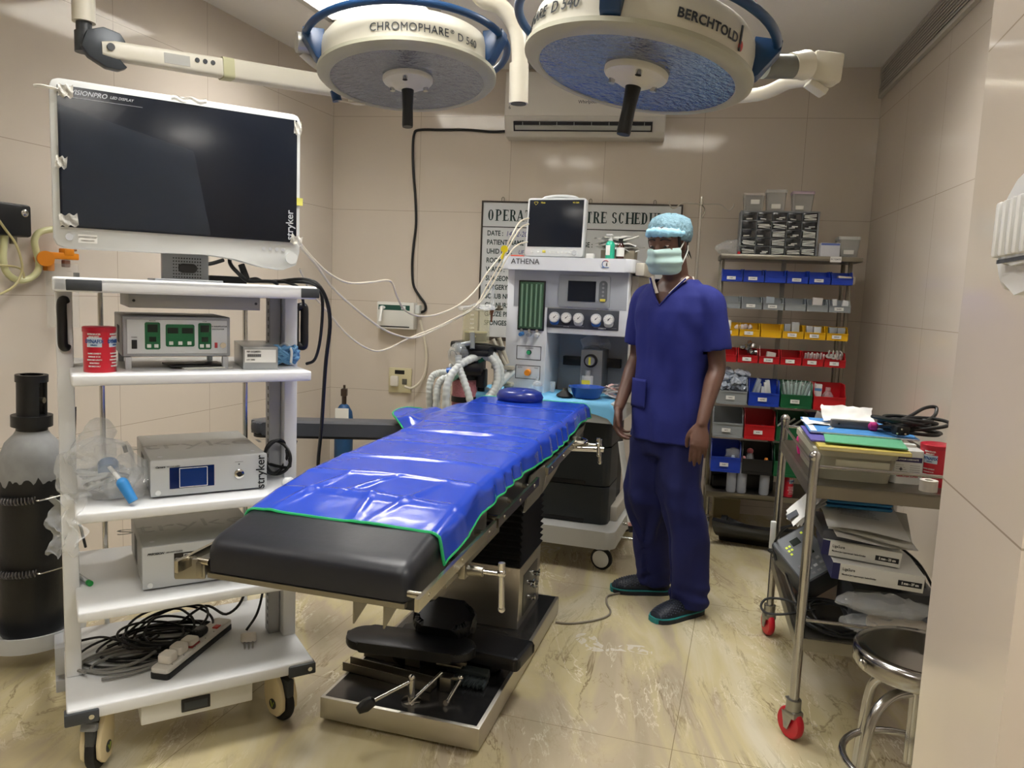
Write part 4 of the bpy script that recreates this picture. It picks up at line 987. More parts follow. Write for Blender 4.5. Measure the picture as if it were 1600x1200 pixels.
tag(mb.build('connector_cable', black_cable), 'black cable with a thick plug hanging down from the back of the big screen', 'cable')
mb = MB(); mb.tube([TW(.60, .20, 1.41), TW(.66, .06, 1.42), TW(.700, .03, 1.39), TW(.735, .06, 1.30), TW(.735, .10, 1.15), TW(.74, .15, .95), TW(.745, .2, .80), TW(.76, .2, .70)], .006, 8)
tag(mb.build('hanging_cable', black_cable), 'long black cable hanging down the right side of the trolley to below table height', 'cable', 'black cables at the trolley right side')
mb = MB(); mb.tube([TW(.60, .22, 1.41), TW(.68, .08, 1.41), TW(.715, .08, 1.37), TW(.725, .12, 1.25), TW(.72, .16, 1.17), TW(.70, .19, 1.15)], .005, 8)
tag(mb.build('hanging_cable', black_cable), 'shorter black cable curling back to the second shelf at the right of the trolley', 'cable', 'black cables at the trolley right side')
# grey flat unit under the top
t = lthing('mounting_tray', 'flat grey metal box fixed under the trolley top', 'metal box', .355, .25, 1.322)
mb = MB(); mb.bb(-.178, .178, -.15, .15, 0, .040, .002); mb.build('box', mat('tray_grey', '#9fa09f', 0.42, 0.4), t)
for x in (-.165, .165): mb = MB(); mb.cyl((x, -.152, .02), (x, -.148, .02), .004, n=10); mb.build('screw', darkgrey, t)
# insufflator
t = lthing('insufflator', 'silver insufflator with green button panels on the top shelf', 'insufflator', .305, .26, 1.147)
mb = MB(); mb.bb(-.145, .145, -.14, .14, .036, .152, .003); mb.build('case', mat('ins_case', '#8c8f92', 0.4, 0.2), t)
mb = MB(); mb.bb(-.143, .143, -.152, -.140, .038, .150, .003); mb.build('front_frame', mat('ins_frame', '#9c9fa2', 0.4), t)
mb = MB(); mb.bb(-.133, .133, -.155, -.152, .046, .142, .0008); mb.build('front_panel', mat('ins_panel', '#c9ccce', 0.35), t)
gpan = mat('panel_green', '#0d5a35', 0.4); lcd = mat('lcd_dark', '#16231d', 0.2)
for (a, b, c_, d, scr, btn) in (((-.088), -.048, .058, .135, [(-.068, .118, .026, .022), (-.068, .087, .018, .014)], 2), (-.034, .043, .066, .130, [(-.015, .112, .028, .016), (.024, .112, .030, .016)], 3), (.053, .089, .058, .135, [(.071, .118, .024, .020), (.071, .087, .018, .014)], 2)):
    mb = MB(Matrix.Translation(((a+b)/2, -.1555, (c_+d)/2)) @ RX(PI/2)); mb.prism(rrect(b-a, d-c_, .005, 4), -.0008, .0008); gpo = mb.build('green_panel', gpan, t)
    for (sx, sz, w, h) in scr:
        mb = MB(); mb.bb(sx-w/2, sx+w/2, -.1575, -.1562, sz-h/2, sz+h/2); mb.build('display', lcd, gpo)
    n = btn
    for i in range(n):
        bx = (a+b)/2 + (i - (n-1)/2) * ((b-a) / (n + .15)); mb = MB(); mb.bb(bx-.0055, bx+.0055, -.1580, -.1562, c_+.005, c_+.015, .001); mb.build('button', white_plastic, gpo)
mb = MB()
mb.text('CO2 INSUFFLATOR', .0058, FR(.108, -.1557, .125), .01); mb.text('ENDOFLATOR', .0052, FR(.108, -.1557, .117), .01); mb.text('PRESSURE', .004, FR(-.068, -.1557, .139)); mb.text('FLOW', .004, FR(.071, -.1557, .139)); mb.text('POWER', .0045, FR(-.115, -.1557, .092)); mb.build('panel_text', ink, t)
mb = MB(); mb.bb(-.122, -.108, -.158, -.155, .060, .085, .001); mb.build('power_switch', black_pl, t)
mb = MB(); mb.bb(.098, .106, -.158, -.155, .062, .078, .001); mb.build('red_switch', mat('red_switch', '#9a2b30', 0.4), t)
mb = MB(); mb.cyl((.121, -.162, .070), (.121, -.152, .070), .0085, n=22); mb.build('gas_outlet', chrome, t)
for x in (-.13, .13):
    mb = MB(); mb.bb(x-.008, x+.008, -.148, -.13, 0, .036, .002); mb.build('foot', lightgrey, t)
    mb = MB(); mb.bb(x-.008, x+.008, .11, .13, 0, .036, .002); mb.build('foot', lightgrey, t)
mb = MB()
for i in range(6): mb.bb(-.1462, -.145, -.05 + i*.012, -.044 + i*.012, .07, .12)
mb.build('side_vent', darkgrey, t)
t = lthing('booklet', 'black booklet lying under the silver insufflator', 'booklet', .36, .18, 1.1475, .1)
mb = MB(); mb.bb(-.08, .08, -.06, .06, .004, .009, .001); mb.build('cover', black_pl, t)
mb = MB(); mb.bb(-.05, .09, -.075, .04, 0, .004); mb.build('pages', paper, t)
# red tins (one here, one on the steel cart)
def tin(label, loc, r=.040, h=.123, rz=0.0, group='red bandage tins'):
    t = thing('bandage_tin', label, 'tin', loc, rz, group)
    mb = MB(); mb.lathe([(0, 0), (r, 0), (r, h - .012), (0, h - .012)], n=40); mb.build('can', tinred, t)
    mb = MB(); mb.lathe([(0, h - .014), (r + .0015, h - .014), (r + .0015, h - .002), (r - .002, h), (0, h)], n=40); mb.build('lid', mat('tin_lid', '#a5122a', 0.35), t)
    mb = MB()
    for a in (-2.15, -.75):
        for dz, hh in ((.0, .026),):
            sub = [(( r + .0006) * math.cos(a + (i/8 - .5) * .95), (r + .0006) * math.sin(a + (i/8 - .5) * .95)) for i in range(9)]
            mb.rings([[(x, y, h*.56) for x, y in sub], [(x, y, h*.56 + hh) for x, y in sub]], closed=False)
    mb.build('pale_label', mat('tin_label', '#c3d2dd', 0.4), t)
    mb = MB()
    for a in (-2.15, -.75): cyltext(mb, 'DYNAFIX', .014, r + .001, h*.56 + .015, a, .02, .8); cyltext(mb, 'cohesive', .006, r + .001, h*.56 + .006, a, .01, .8)
    mb.build('label_text', mat('tin_blue', '#1d4a8c', 0.5), t)
    mb = MB()
    for a in (-2.15, -.75):
        cyltext(mb, 'INTRODUCER', .0065, r + .0006, h*.84, a, .02, .8); cyltext(mb, 'MANUSEPT', .0065, r + .0006, h*.78, a, .02, .8)
        for k in range(5): cyltext(mb, ['ELASTIC COHESIVE', 'BANDAGE 10 CM', 'STRETCHED LENGTH', 'NON STERILE', 'USE ONCE ONLY'][k], .0052, r + .0006, h*(.42 - .07*k), a, .02, .75)
    mb.build('white_text', paper, t)
    return t
tin('red bandage tin standing at the left end of the trolley top shelf', TW(.103, .085, 1.147), rz=TRY + .2)
t = lthing('carton', 'silver-grey flat carton with a white label at the right of the insufflator', 'carton', .54, .20, 1.147, rad(-6))
mb = MB(); mb.bb(-.05, .05, -.14, .14, 0, .068, .0015); mb.build('box', mat('silver_card', '#9c9f9f', 0.3, 0.55, var=.04), t)
mb = MB(); mb.bb(-.045, .044, -.1415, -.140, .022, .060); mb.build('label', paper, t)
mb = MB(); mb.text('REF 0502880301', .006, FR(-.04, -.142, .054), .02, 'LEFT'); mb.text('LOT 18B02', .005, FR(-.04, -.142, .03), .02, 'LEFT')
for i in range(22): mb.bb(-.038 + i*.0018, -.0372 + i*.0018 + (i % 3)*.0003, -.1422, -.1417, .038, .047)
mb.build('label_print', ink, t)
# blue cable bundle
t = lthing('cable_bundle', 'blue coiled cable bundle tied with a white strap on the top shelf', 'cable', .607, .20, 1.149, .3)
t.location = TW(.625, .17, 1.149)
bl = mat('soft_blue_cable', '#5b8fb8', 0.5)
mb = MB(); P = []
for i in range(150):
    a = i * .42; rr = .040 + .006 * math.sin(i * .7); P.append(Vector((rr * math.cos(a), rr * .62 * math.sin(a), .034 + .016 * math.sin(a*2.1 + i*.05) + .010 * math.sin(i * .13))))
mb.tube(P, .0062, 7, smooth=False); mb.build('coil', bl, t)
mb = MB(); mb.tube([(0.0, -.035, .01), (.0, -.037, .05), (0, .0, .068), (0, .035, .05), (0, .035, .01)], .004, 8); mb.build('tie', paper, t)
# camera control unit and light source
def unit(label, x, y, z, w, d, h, a, kind):
    t = lthing('control_unit', label, 'video unit', x, y, z, a, 'grey endoscopy units on the trolley')
    cm = mat('unit_case', '#a9aba8', 0.38, 0.25, var=.02)
    mb = MB(); mb.bb(-w/2, w/2, -d/2, d/2, .008, h, .004); mb.build('case', cm, t)
    mb = MB(); mb.bb(-w/2 - .002, w/2 + .002, -d/2 - .010, -d/2, .006, h + .001, .004); mb.build('front_panel', mat('unit_front', '#b9bcbc', 0.35), t)
    yy = -d/2 - .0105
    sc = -.045 if kind == 'cam' else -.015
    mb = MB(); mb.bb(sc - .067, sc + .055, yy - .001, yy + .001, h*.24, h*.80); mb.build('display', mat('unit_display_' + kind, '#0c1f4c' if kind == 'cam' else '#1b1a1c', 0.12), t)
    mb = MB(); mb.bb(sc - .040, sc + .035, yy - .002, yy - .0005, h*.27, h*.76); mb.build('display_window', mat('unit_window_' + kind, '#14306b' if kind == 'cam' else '#3a3f49', 0.15), t)
    mb = MB()
    a0, a1, b0, b1 = sc - .041, sc + .036, h*.26, h*.77
    for q in ((a0, a1, b0, b0 + .0015), (a0, a1, b1 - .0015, b1), (a0, a0 + .0015, b0, b1), (a1 - .0015, a1, b0, b1)): mb.bb(q[0], q[1], yy - .0026, yy - .0016, q[2], q[3])
    mb.build('window_border', paper, t)
    mb = MB(); mb.cyl((-w/2 + .018, yy - .003, .018), (-w/2 + .018, yy, .018), .0075, n=20); mb.build('power_button', white_plastic, t)
    mb = MB()
    if kind == 'cam':
        mb.text('Camera', .008, FR(-w/2 + .012, yy - .0006, h*.83), .03, 'LEFT', .3); mb.text('HD 3-CHIP CAMERA', .004, FR(-w/2 + .042, yy - .0006, h*.83), .01, 'LEFT')
        mb.text('stryker', .036, Matrix.Translation((w/2 - .017, yy - .0006, h*.5)) @ RX(PI/2) @ RZ(PI/2), .012); mb.text('▼', .006, FR(w*.25, yy - .0006, h*.75))
        mb.bb(w*.25 - .012, w*.25 + .012, yy - .0008, yy, h*.82, h*.827)
    else:
        mb.text('PRECISION', .009, FR(-w/2 + .012, yy - .0006, h*.84), .03, 'LEFT', .2); mb.text('LED LIGHT SOURCE', .005, FR(-w/2 + .062, yy - .0006, h*.84), .01, 'LEFT'); mb.text('▼', .008, FR(w*.38, yy - .0006, h*.2))
    mb.build('front_text', ink, t)
    if kind == 'cam':
        mb = MB(); mb.lathe([(0, 0), (.014, 0), (.014, .006), (.010, .008), (0, .008)], (w*.25, yy, h*.5), 28, RX(PI/2)); mb.build('socket', chrome, t)
        mb = MB(); mb.lathe([(0, 0), (.008, 0), (.008, .0015), (0, .0015)], (w*.25, yy - .0078, h*.5), 24, RX(PI/2)); mb.build('socket_hole', black_pl, t)
        mb = MB()
        pts = []
    mb = MB(); 
    for (sx, sy) in ((-w/2 + .03, -d/2 + .04), (w/2 - .03, -d/2 + .04), (-w/2 + .03, d/2 - .04), (w/2 - .03, d/2 - .04)): mb.cyl((sx, sy, h), (sx, sy, h + .0006), .007, n=16)
    mb.build('top_screw', lightgrey, t)
    mb = MB(Matrix.Translation((0, 0, h + .0002)))
    mb.text('stryker', .12, TOPM(0, -.0, 0), -.012, sx=1.3, thick=.0002); mb.build('embossed_lettering', mat('unit_emboss', '#8d8f8c', 0.4, 0.25), t)
    mb = MB()
    for i in range(7): mb.bb(-w/2 - .0006, -w/2, .0 + i*.012 - .02, .006 + i*.012 - .02, h*.2, h*.8)
    mb.build('side_vent', mat('vent_shadow', '#6f716f', 0.5), t)
    for (sx, sy) in ((-w/2 + .03, -d/2 + .03), (w/2 - .03, -d/2 + .03), (-w/2 + .03, d/2 - .03), (w/2 - .03, d/2 - .03)):
        mb = MB(); mb.cyl((sx, sy, 0), (sx, sy, .008), .01, n=14); mb.build('foot', black_rub, t)
unit('camera control unit with a blue display on the middle trolley shelf', .385, .285, .776, .322, .40, .112, rad(0), 'cam')
unit('light source unit on the lower trolley shelf, partly behind the table foot', .365, .27, .502, .33, .36, .132, rad(0), 'light')
mb = MB(); P = [TW(.55, .30, .84), TW(.575, .27, .82)]
for i in range(26):
    a = -.6 + i * .55; P.append(TW(.605 + .045*math.cos(a)*(1 - .008*i), .19 + .02*math.sin(i*.9), .845 + .062*math.sin(a)*(1 - .01*i)))
mb.tube(P, .0052, 8, sub=4); mb.box(TW(.565, .26, .84), (.03, .03, .04), RZ(TRY) @ RY(.4), .006)
tag(mb.build('coiled_cable', black_cable), 'black coiled cable with a plug behind the camera unit by the right post', 'cable')
mb = MB(); mb.lathe([(0, 0), (.018, 0), (.018, .02), (.012, .024), (0, .024)], TW(.60, .05, .796), 20, RY(PI/2) @ RX(.5)); tag(mb.build('bottle_cap', white_plastic), 'small white round cap lying on the middle shelf beside the blue sheet', 'cap')
# bags of tubing
def bag(label, c, r, amp, seed, rz=0, m=None, group=None, rot=None, name='plastic_bag', sc=16):
    mb = MB(Matrix.Translation(c) @ RZ(rz) @ (rot or Matrix.Identity(4))); mb.sph((0, 0, 0), r, 28)
    for v in mb.bm.verts: v.co += noise.noise_vector(v.co * sc + Vector((seed, 0, 0))) * amp + noise.noise_vector(v.co * sc * 2.4 + Vector((seed, 3, 0))) * amp * .5
    zmin = c[2] - r[2] if rot is None else c[2] - max(r)
    for v in mb.bm.verts:
        if v.co.z < zmin: v.co.z = zmin
    o = mb.build(name, m or foil, angle=25); 
    if label: tag(o, label, 'bag', group)
    return o
fm = foil
t = lthing('plastic_bag', 'clear plastic bag of tubing and blue parts slumped on the middle trolley shelf', 'bag', .12, .15, .778)
def bagpart(name, c, r, amp, seed, m, rot=None):
    mb = MB(Matrix.Translation(c) @ (rot or Matrix.Identity(4))); mb.sph((0, 0, 0), r, 30)
    for v in mb.bm.verts: v.co += noise.noise_vector(v.co * 18 + Vector((seed, 0, 0))) * amp + noise.noise_vector(v.co * 45 + Vector((seed, 3, 0))) * amp * .45
    for v in mb.bm.verts:
        if v.co.z < 0.001 and v.co.y > -.17 : v.co.z = .001 + .001 * math.sin(v.co.x*90)
    return mb.build(name, m, t, angle=20)
bagpart('film', (-.02, .02, .075), (.105, .10, .085), .03, 1, fm)
bagpart('film', (-.03, .02, .14), (.055, .05, .085), .02, 4, fm, RY(.3))
bagpart('film', (.045, .0, .055), (.07, .09, .055), .02, 8, fm)
mb = MB(); mb.grid(lambda u, v: (-.145 + .075*u + .012*math.sin(12*v), -.175 - .008*math.sin(9*u), .05 - .15*v + .01*math.sin(14*u)), 14, 20)
crumple(mb, .012, 22); mb.build('hanging_flap', fm, t, angle=20)
tb_m = mat('frosted_tube', '#b9bfc0', 0.35, alpha=.8)
mb = MB(); P = []
for i in range(60): P.append(Vector((-.01 + (.06 - .0004*i) * math.cos(i*.5) * 1.1, .01 + .05 * math.sin(i*.5), .03 + .05 * abs(math.sin(i*.21)))))
mb.tube(P, .0062, 7, sub=3); mb.build('tubing', tb_m, t)
blp = mat('cyan_blue_plastic', '#2f7fc0', 0.35)
mb = MB(RX(.4)); mb.cyl((.0, -.01, .095), (.0, .02, .10), .027, .027, 24); mb.build('blue_disc', mat('deep_blue_plastic', '#2c5f92', 0.35), t)
mb = MB(); mb.cyl((.03, -.10, .06), (.055, -.12, .01), .016, .013, 18); mb.sph((.03, -.10, .06), .016, 14); mb.build('blue_grip', blp, t)
mb = MB(); mb.cyl((.0, -.05, .10), (.03, -.10, .06), .006, n=10); mb.build('white_neck', white_plastic, t)
mb = MB(); mb.cyl((.05, .03, .12), (.045, .03, .14), .006, n=10); mb.build('black_tip', black_pl, t)
t = lthing('marker_pen', 'white marker pen with a green cap at the left of the lower shelf', 'pen', .055, .24, .502, -1.25)
mb = MB(); mb.cyl((-.05, 0, .0085), (.035, 0, .0085), .0075, n=16); mb.build('barrel', clearp, t)
mb = MB(); mb.cyl((-.05, 0, .0085), (.03, 0, .0085), .0045, n=12); mb.build('refill', paper, t)
mb = MB(); mb.cyl((.035, 0, .0085), (.05, 0, .0085), .0085, n=18); mb.build('cap', mat('cap_green', '#1d8f3f', 0.4), t)
# power strip
t = lthing('power_strip', 'white four-way power strip with black base and plugs on the bottom shelf', 'power strip', .355, .215, .230, rad(50))
Ls = .37
mb = MB(); mb.prism(rrect(Ls, .062, .012, 4), 0, .018, None, .002); mb.build('base', black_pl, t)
mb = MB(); mb.prism(rrect(Ls - .002, .060, .012, 4), .018, .034, None, .004); mb.build('cover', mat('strip_white', '#d6d3cc', 0.35), t)
for i, x in enumerate((-.135, -.078, -.02)):
    mb = MB(); mb.prism(rrect(.045, .042, .008, 3, x, .002), .034, .062 if i < 2 else .056, None, .005); mb.build('plug', mat('plug_white', '#e0dbd2', 0.4), t)
mb = MB(); mb.bb(-.045, -.0, -.022, .02, .034, .040, .001); mb.build('red_base', mat('dark_red', '#8a2a26', 0.5), t)
mb = MB(); mb.prism(rrect(.05, .036, .012, 4, .045, .006), .034, .060, None, .008); mb.build('black_plug', black_pl, t)
mb = MB(); mb.bb(.10, .125, -.022, -.004, .034, .038, .001); mb.build('rocker_switch', mat('switch_red', '#c0352b', 0.35), t)
mb = MB()
for x in (-.15, -.09, -.03, .03, .08): mb.cyl((x, -.022, .034), (x, -.022, .0346), .002, n=8)
mb.build('screw', darkgrey, t)
t = lthing('mains_plug', 'white three-pin plug lying at the right of the bottom shelf', 'plug', .52, .20, .230, -.2)
mb = MB(); mb.prism(rrect(.05, .048, .012, 4), .004, .034, RX(-.35), .006); mb.build('body', mat('plug_white', '#e0dbd2', 0.4), t)
for x, y in ((-.012, -.03), (.012, -.03), (0, -.034)):
    mb = MB(); mb.cyl((x, y, .018), (x, y - .025, .008), .003, n=10); mb.build('pin', chrome, t)
def tangle(label, c, n, rx, ry, h, r, m, seed, name='cable_tangle', ext=None, z0=.235):
    random.seed(seed); P = list(ext[0]) if ext else []
    a = random.random() * 6
    for i in range(n):
        a += .55 + random.uniform(-.08, .08); k = .45 + .55 * abs(math.sin(i * .173 + seed)); ox = .25 * math.sin(i * .11 + seed)
        P.append(TW(c[0] + rx * (k * math.cos(a) + ox * .4), c[1] + ry * (k * math.sin(a) + .2*math.sin(i*.07)), z0 + r + (h * (.5 + .5 * math.sin(i * .61 + seed))) * (i / n)))
    if ext: P += list(ext[1])
    mb = MB(); mb.tube(P, r, 6, sub=4); return tag(mb.build(name, m), label, 'cable', 'tangled cables on the trolley base')
tangle('dense tangle of black cables on the bottom trolley shelf', (.29, .33), 130, .14, .11, .075, .0042, black_cable, 3)
tangle('looser loops of thin black cable around the power strip on the bottom shelf', (.25, .28), 46, .20, .13, .03, .0038, black_cable, 9)
tangle('grey cable loops spread at the left front of the bottom shelf', (.16, .21), 34, .15, .09, .022, .0052, grey_cable, 5)
mb = MB(); mb.tube([TW(.33, .36, .27), TW(.42, .40, .30), TW(.47, .30, .30), TW(.52, .28, .36), TW(.53, .33, .46), TW(.53, .42, .49)], .0045, 8); tag(mb.build('power_lead', black_cable), 'black lead rising from the tangle to the lower shelf', 'cable')
mb = MB(); mb.tube([TW(.52, .235, .26), TW(.56, .25, .31), TW(.59, .30, .38), TW(.60, .36, .46)], .0042, 8); tag(mb.build('plug_lead', black_cable), 'black lead curving up from the white plug at the right of the bottom shelf', 'cable')
mb = MB(); mb.tube([TW(.02, .40, .25), TW(.10, .42, .245), TW(.15, .36, .25), TW(.2, .33, .25)], .004, 8); mb.tube([TW(.05, .5, .99), TW(.04, .50, .70), TW(.06, .50, .58), TW(.07, .52, .52)], .0045, 8)
tag(mb.build('rear_cable', black_cable), 'black cable hanging behind the left of the middle shelf', 'cable')
# ---------------------------------------------------------------- things on the left wall
lw = Vector((0.9486, -0.3166, 0))      # out of the left wall into the room
def lwp(px, py, out=0.0):
    n = lw; o = Vector((0, 0, CAMH)); q = Vector((BL.x, BL.y, 0)) + n * out; d = ray(px, py)
    return o + d * ((n.dot(q) - n.dot(o)) / n.dot(d))
LY = math.atan2(dL.y, dL.x) + PI      # local x along the wall away from the camera, local -y into the room
pc = lwp(8, 340, .0)
t = thing('wall_bracket', 'black wall box with a chrome screw at the left picture edge', 'wall box', pc, LY)
mb = MB(); mb.bb(-.14, .055, -.08, 0, -.075, .055, .012); mb.build('box', black_pl, t)
mb = MB(); mb.sph((.022, -.082, .02), (.016, .006, .016), 16); mb.build('screw_head', chrome, t)
mb = MB(); mb.cyl((.0, -.04, -.105), (.0, -.04, -.07), .014, n=16); mb.build('outlet', dullsteel, t)
t = thing('suction_tube', 'pale yellow suction hose looping below the black wall box', 'hose', lwp(30, 440, .03), LY)
P = [lwp(*q) for q in ((8, 360, .05), (6, 380, .05), (5, 405, .05), (10, 425, .05), (26, 437, .05), (44, 436, .05), (58, 425, .05), (61, 410, .05), (56, 390, .05), (54, 375, .05), (62, 363, .05), (84, 358, .05), (110, 356, .06))]
mb = MB(); mb.tube(P, .0135, 12); mb.build('hose', mat('pale_hose', '#cfcf9f', 0.35, var=.05), t, world=True)
P = [lwp(*q) for q in ((-8, 335, .09), (8, 358, .09), (24, 380, .09), (33, 405, .09), (34, 425, .08), (24, 445, .08), (8, 456, .08), (-10, 462, .08))]
mb = MB(); mb.tube(P, .005, 8); mb.tube([lwp(*q) for q in ((-8, 414, .07), (10, 415, .07), (28, 418, .07), (36, 425, .07), (38, 435, .07))], .004, 8); mb.build('thin_tubing', mat('yellowed_tube', '#c7bd8d', 0.3, alpha=.85), t, world=True)
t = thing('canister_bracket', 'orange clamp bracket on the left wall holding a clear graduated canister', 'bracket', lwp(95, 400, .0), LY)
og = mat('orange_plastic', '#d98413', 0.4)
mb = MB()
a = lwp(72, 403, .05); b = lwp(112, 400, .05)
mb.cyl(lwp(66, 404, .02), lwp(72, 404, .09), .032, n=24); mb.box((lwp(95, 400, .06)), (.16, .03, .028), RZ(LY), .004); mb.box(lwp(104, 394, .06), (.05, .035, .03), RZ(LY), .004); mb.box(lwp(76, 414, .05), (.035, .03, .05), RZ(LY), .004)
mb.build('orange_clamp', og, t, world=True)
mb = MB(); mb.cyl(lwp(110, 391, .06), lwp(119, 391, .06), .005, n=10); mb.box(lwp(103, 412, .06), (.03, .02, .03), RZ(LY), .003); mb.build('clamp_screw', mat('brown_metal', '#7a5340', 0.4, 0.5), t, world=True)
p = lwp(98, 460, .075)
mb = MB(); mb.cyl(p - Vector((0, 0, .14)), p + Vector((0, 0, .13)), .062, n=32); mb.build('canister', mat('canister_clear', '#dfe0dc', 0.15, alpha=.22), t, world=True)
mb = MB()
M = FRAMES[t.name].inverted() @ p
mm = MB(Matrix.Translation(M))
for k in range(9): cyltext(mm, '— ', .018, .0635, .10 - k*.027, -PI*.5 - .25, .01)
mm.bb(.0, .03, -.064, -.0625, .075, .095); mm.build('graduations', mat('grad_grey', '#6c6c68', 0.6), t)
mb.bm.free()
# ================================================================= ANAESTHESIA MACHINE
ANP = (-.071, 4.076, 0); ANY_ = rad(-17.7)
an = thing('anaesthesia_machine', 'tall white anaesthesia machine with gauges and dark drawers behind the table', 'anaesthesia machine', ANP, ANY_)
AM = frame_matrix(ANP, ANY_)
def AW(x, y, z): return AM @ Vector((x, y, z))
aw = mat('machine_white', '#dfe3e8', 0.35, var=.02); ag = mat('machine_grey', '#a3a8ae', 0.4)
mb = MB(); mb.prism(rrect(.705, .47, .045, 6, .337, .235), 1.533, 1.60, None, .006); mb.build('top_tray', aw, an)
mb = MB(); mb.prism(rrect(.66, .42, .03, 5, .337, .235), 1.598, 1.6015); mb.build('tray_mat', lightgrey, an)
mb = MB(); mb.bb(.69, .735, .05, .45, 1.52, 1.585, .006); mb.build('side_rail', mat('rail_cream', '#c2beb0', 0.4), an)
mb = MB(); mb.bb(.012, .24, .05, .52, .88, 1.534, .004); mb.bb(.24, .662, .05, .52, 1.207, 1.534, .004); mb.build('body', aw, an)
mb = MB(); mb.bb(.24, .662, .33, .52, .88, 1.207, .002); mb.build('recess_back', ag, an)
mb = MB(); mb.bb(.05, .655, .048, .052, 1.342, 1.534, .001); mb.build('upper_fascia', mat('fascia_grey', '#aab0b8', 0.4), an)
mb = MB(); mb.bb(.662, .70, .12, .5, .86, 1.52, .004); mb.build('side_cover', mat('side_cream', '#bcb7ab', 0.4), an)
for z in (1.36, 1.10): 
    mb = MB(); mb.cyl((.698, .3, z), (.704, .3, z), .007, n=12); mb.build('side_screw', black_pl, an)
# flowmeter block
mb = MB(); mb.bb(.078, .224, .040, .055, 1.215, 1.478, .003); mb.build('flowmeter_frame', black_pl, an)
mb = MB(); mb.bb(.086, .216, .037, .041, 1.225, 1.470); fsc = mb.build('flowmeter_scale', mat('flow_green', '#3f5f4a', 0.25, var=.2, vscale=40, stretch=(6, 1, .3)), an)
for i in range(5):
    mb = MB(); mb.cyl((.100 + i*.0255, .034, 1.235), (.100 + i*.0255, .034, 1.46), .0055, n=12); mb.build('flow_tube', mat('flow_tube', '#6c8c76', 0.15, coat=.4), fsc)
for i, c_ in enumerate(('#3f78b8', '#8d9094', '#dfe0df')):
    x = .105 + i * .043
    mb = MB(); mb.cyl((x, .045, 1.196), (x, .012, 1.192), .013, .010, 16); mb.build('flow_knob', mat('flow_knob' + str(i), c_, 0.3, .3), an)
    mb = MB(); mb.cyl((x, .04, 1.215), (x, .03, 1.215), .008, n=12); mb.build('knob_collar', chrome, an)
# status frames with green button and orange knob
def frame2(x0, x1, z0, z1, name):
    mb = MB(); w = .003
    for q in ((x0, x1, z0, z0+w), (x0, x1, z1-w, z1), (x0, x0+w, z0, z1), (x1-w, x1, z0, z1)): mb.bb(q[0], q[1], .0485, .0505, q[2], q[3], .0006)
    mb.build(name, ink, an)
frame2(.077, .214, 1.058, 1.132, 'button_frame'); frame2(.075, .214, .954, 1.028, 'button_frame')
mb = MB(); mb.cyl((.148, .040, 1.098), (.148, .05, 1.098), .013, n=22); mb.build('button_ring', black_pl, an)
mb = MB(); mb.cyl((.148, .034, 1.098), (.148, .041, 1.098), .010, n=22); mb.build('green_button', mat('btn_green', '#2b9a63', 0.35), an)
mb = MB(); mb.cyl((.146, .030, .989), (.146, .05, .989), .016, .018, 24); mb.build('orange_knob', mat('knob_orange', '#e08a22', 0.35), an)
mb = MB(); mb.text('O2 FLUSH', .010, FR(.148, .0495, 1.12)); mb.text('AUTO', .009, FR(.10, .0495, 1.015)); mb.text('MAN', .009, FR(.19, .0495, 1.015)); mb.build('fascia_text', inkgrey, an)
# display panel
mb = MB(Matrix.Translation((.432, .050, 1.430)) @ RX(PI/2)); mb.prism(rrect(.272, .165, .01, 4), 0, .010, None, .002); dpn = mb.build('display_panel', mat('panel_grey', '#8f9499', 0.4), an)
mb = MB(); mb.bb(.347, .494, .0375, .041, 1.379, 1.484); mb.build('display', screen_m, dpn)
mb = MB(Matrix.Translation((.532, .040, 1.432)) @ RX(PI/2)); mb.prism(rrect(.044, .112, .02, 6), 0, .002); kpd = mb.build('keypad', mat('keypad_grey', '#5b6064', 0.4), dpn)
for i, z in enumerate((1.472, 1.452, 1.432, 1.412)):
    mb = MB(); mb.cyl((.532, .0365, z), (.532, .039, z), .006, n=14); mb.build('key', midgrey, dpn)
mb = MB(); mb.bb(.518, .546, .0368, .0385, 1.382, 1.396, .002); mb.build('yellow_key', mat('key_yellow', '#c2b64a', 0.4), dpn)
# pressure gauges
mb = MB(); mb.bb(.238, .620, .046, .051, 1.236, 1.338, .002); mb.build('gauge_panel', mat('gauge_panel_dark', '#3a3e46', 0.4), an)
for i, x in enumerate((.281, .345, .410, .503, .569)):
    mb = MB(Matrix.Translation((x, .046, 1.272)) @ RX(PI/2)); mb.prism(rrect(.048, .04, .016, 5), 0, .008, None, .002)
    mb.build('gauge_bracket', mat('gauge_blue', '#2a5da6', 0.35) if i in (0, 3) else (lightgrey if i != 1 else black_pl), an)
    mb = MB(); mb.cyl((x, .030, 1.292), (x, .05, 1.292), .0275, n=32); grg = mb.build('gauge', lightgrey, an)
    mb = MB(); mb.cyl((x, .0285, 1.292), (x, .031, 1.292), .023, n=32); mb.build('gauge_face', paper, grg)
    mb = MB(); mb.box((x + .003, .0278, 1.294), (.022, .001, .0022), RY(-.8)); mb.cyl((x, .0272, 1.292), (x, .029, 1.292), .003, n=10)
    for k in range(9):
        a = rad(-40 + k*32); mb.box((x + .019*math.cos(a), .0282, 1.292 + .019*math.sin(a)), (.004, .0006, .001), RY(-a))
    mb.build('gauge_needle', ink, grg)
mb = MB(); mb.text('PIPELINE', .008, FR(.345, .0455, 1.246)); mb.text('CYLINDERS', .008, FR(.536, .0455, 1.244)); mb.build('gauge_text', paper, an)
mb = MB(); mb.bb(.270, .438, .0450, .0463, 1.2485, 1.2495); mb.bb(.49, .61, .0450, .0463, 1.2475, 1.2485); mb.build('gauge_lines', lightgrey, an)
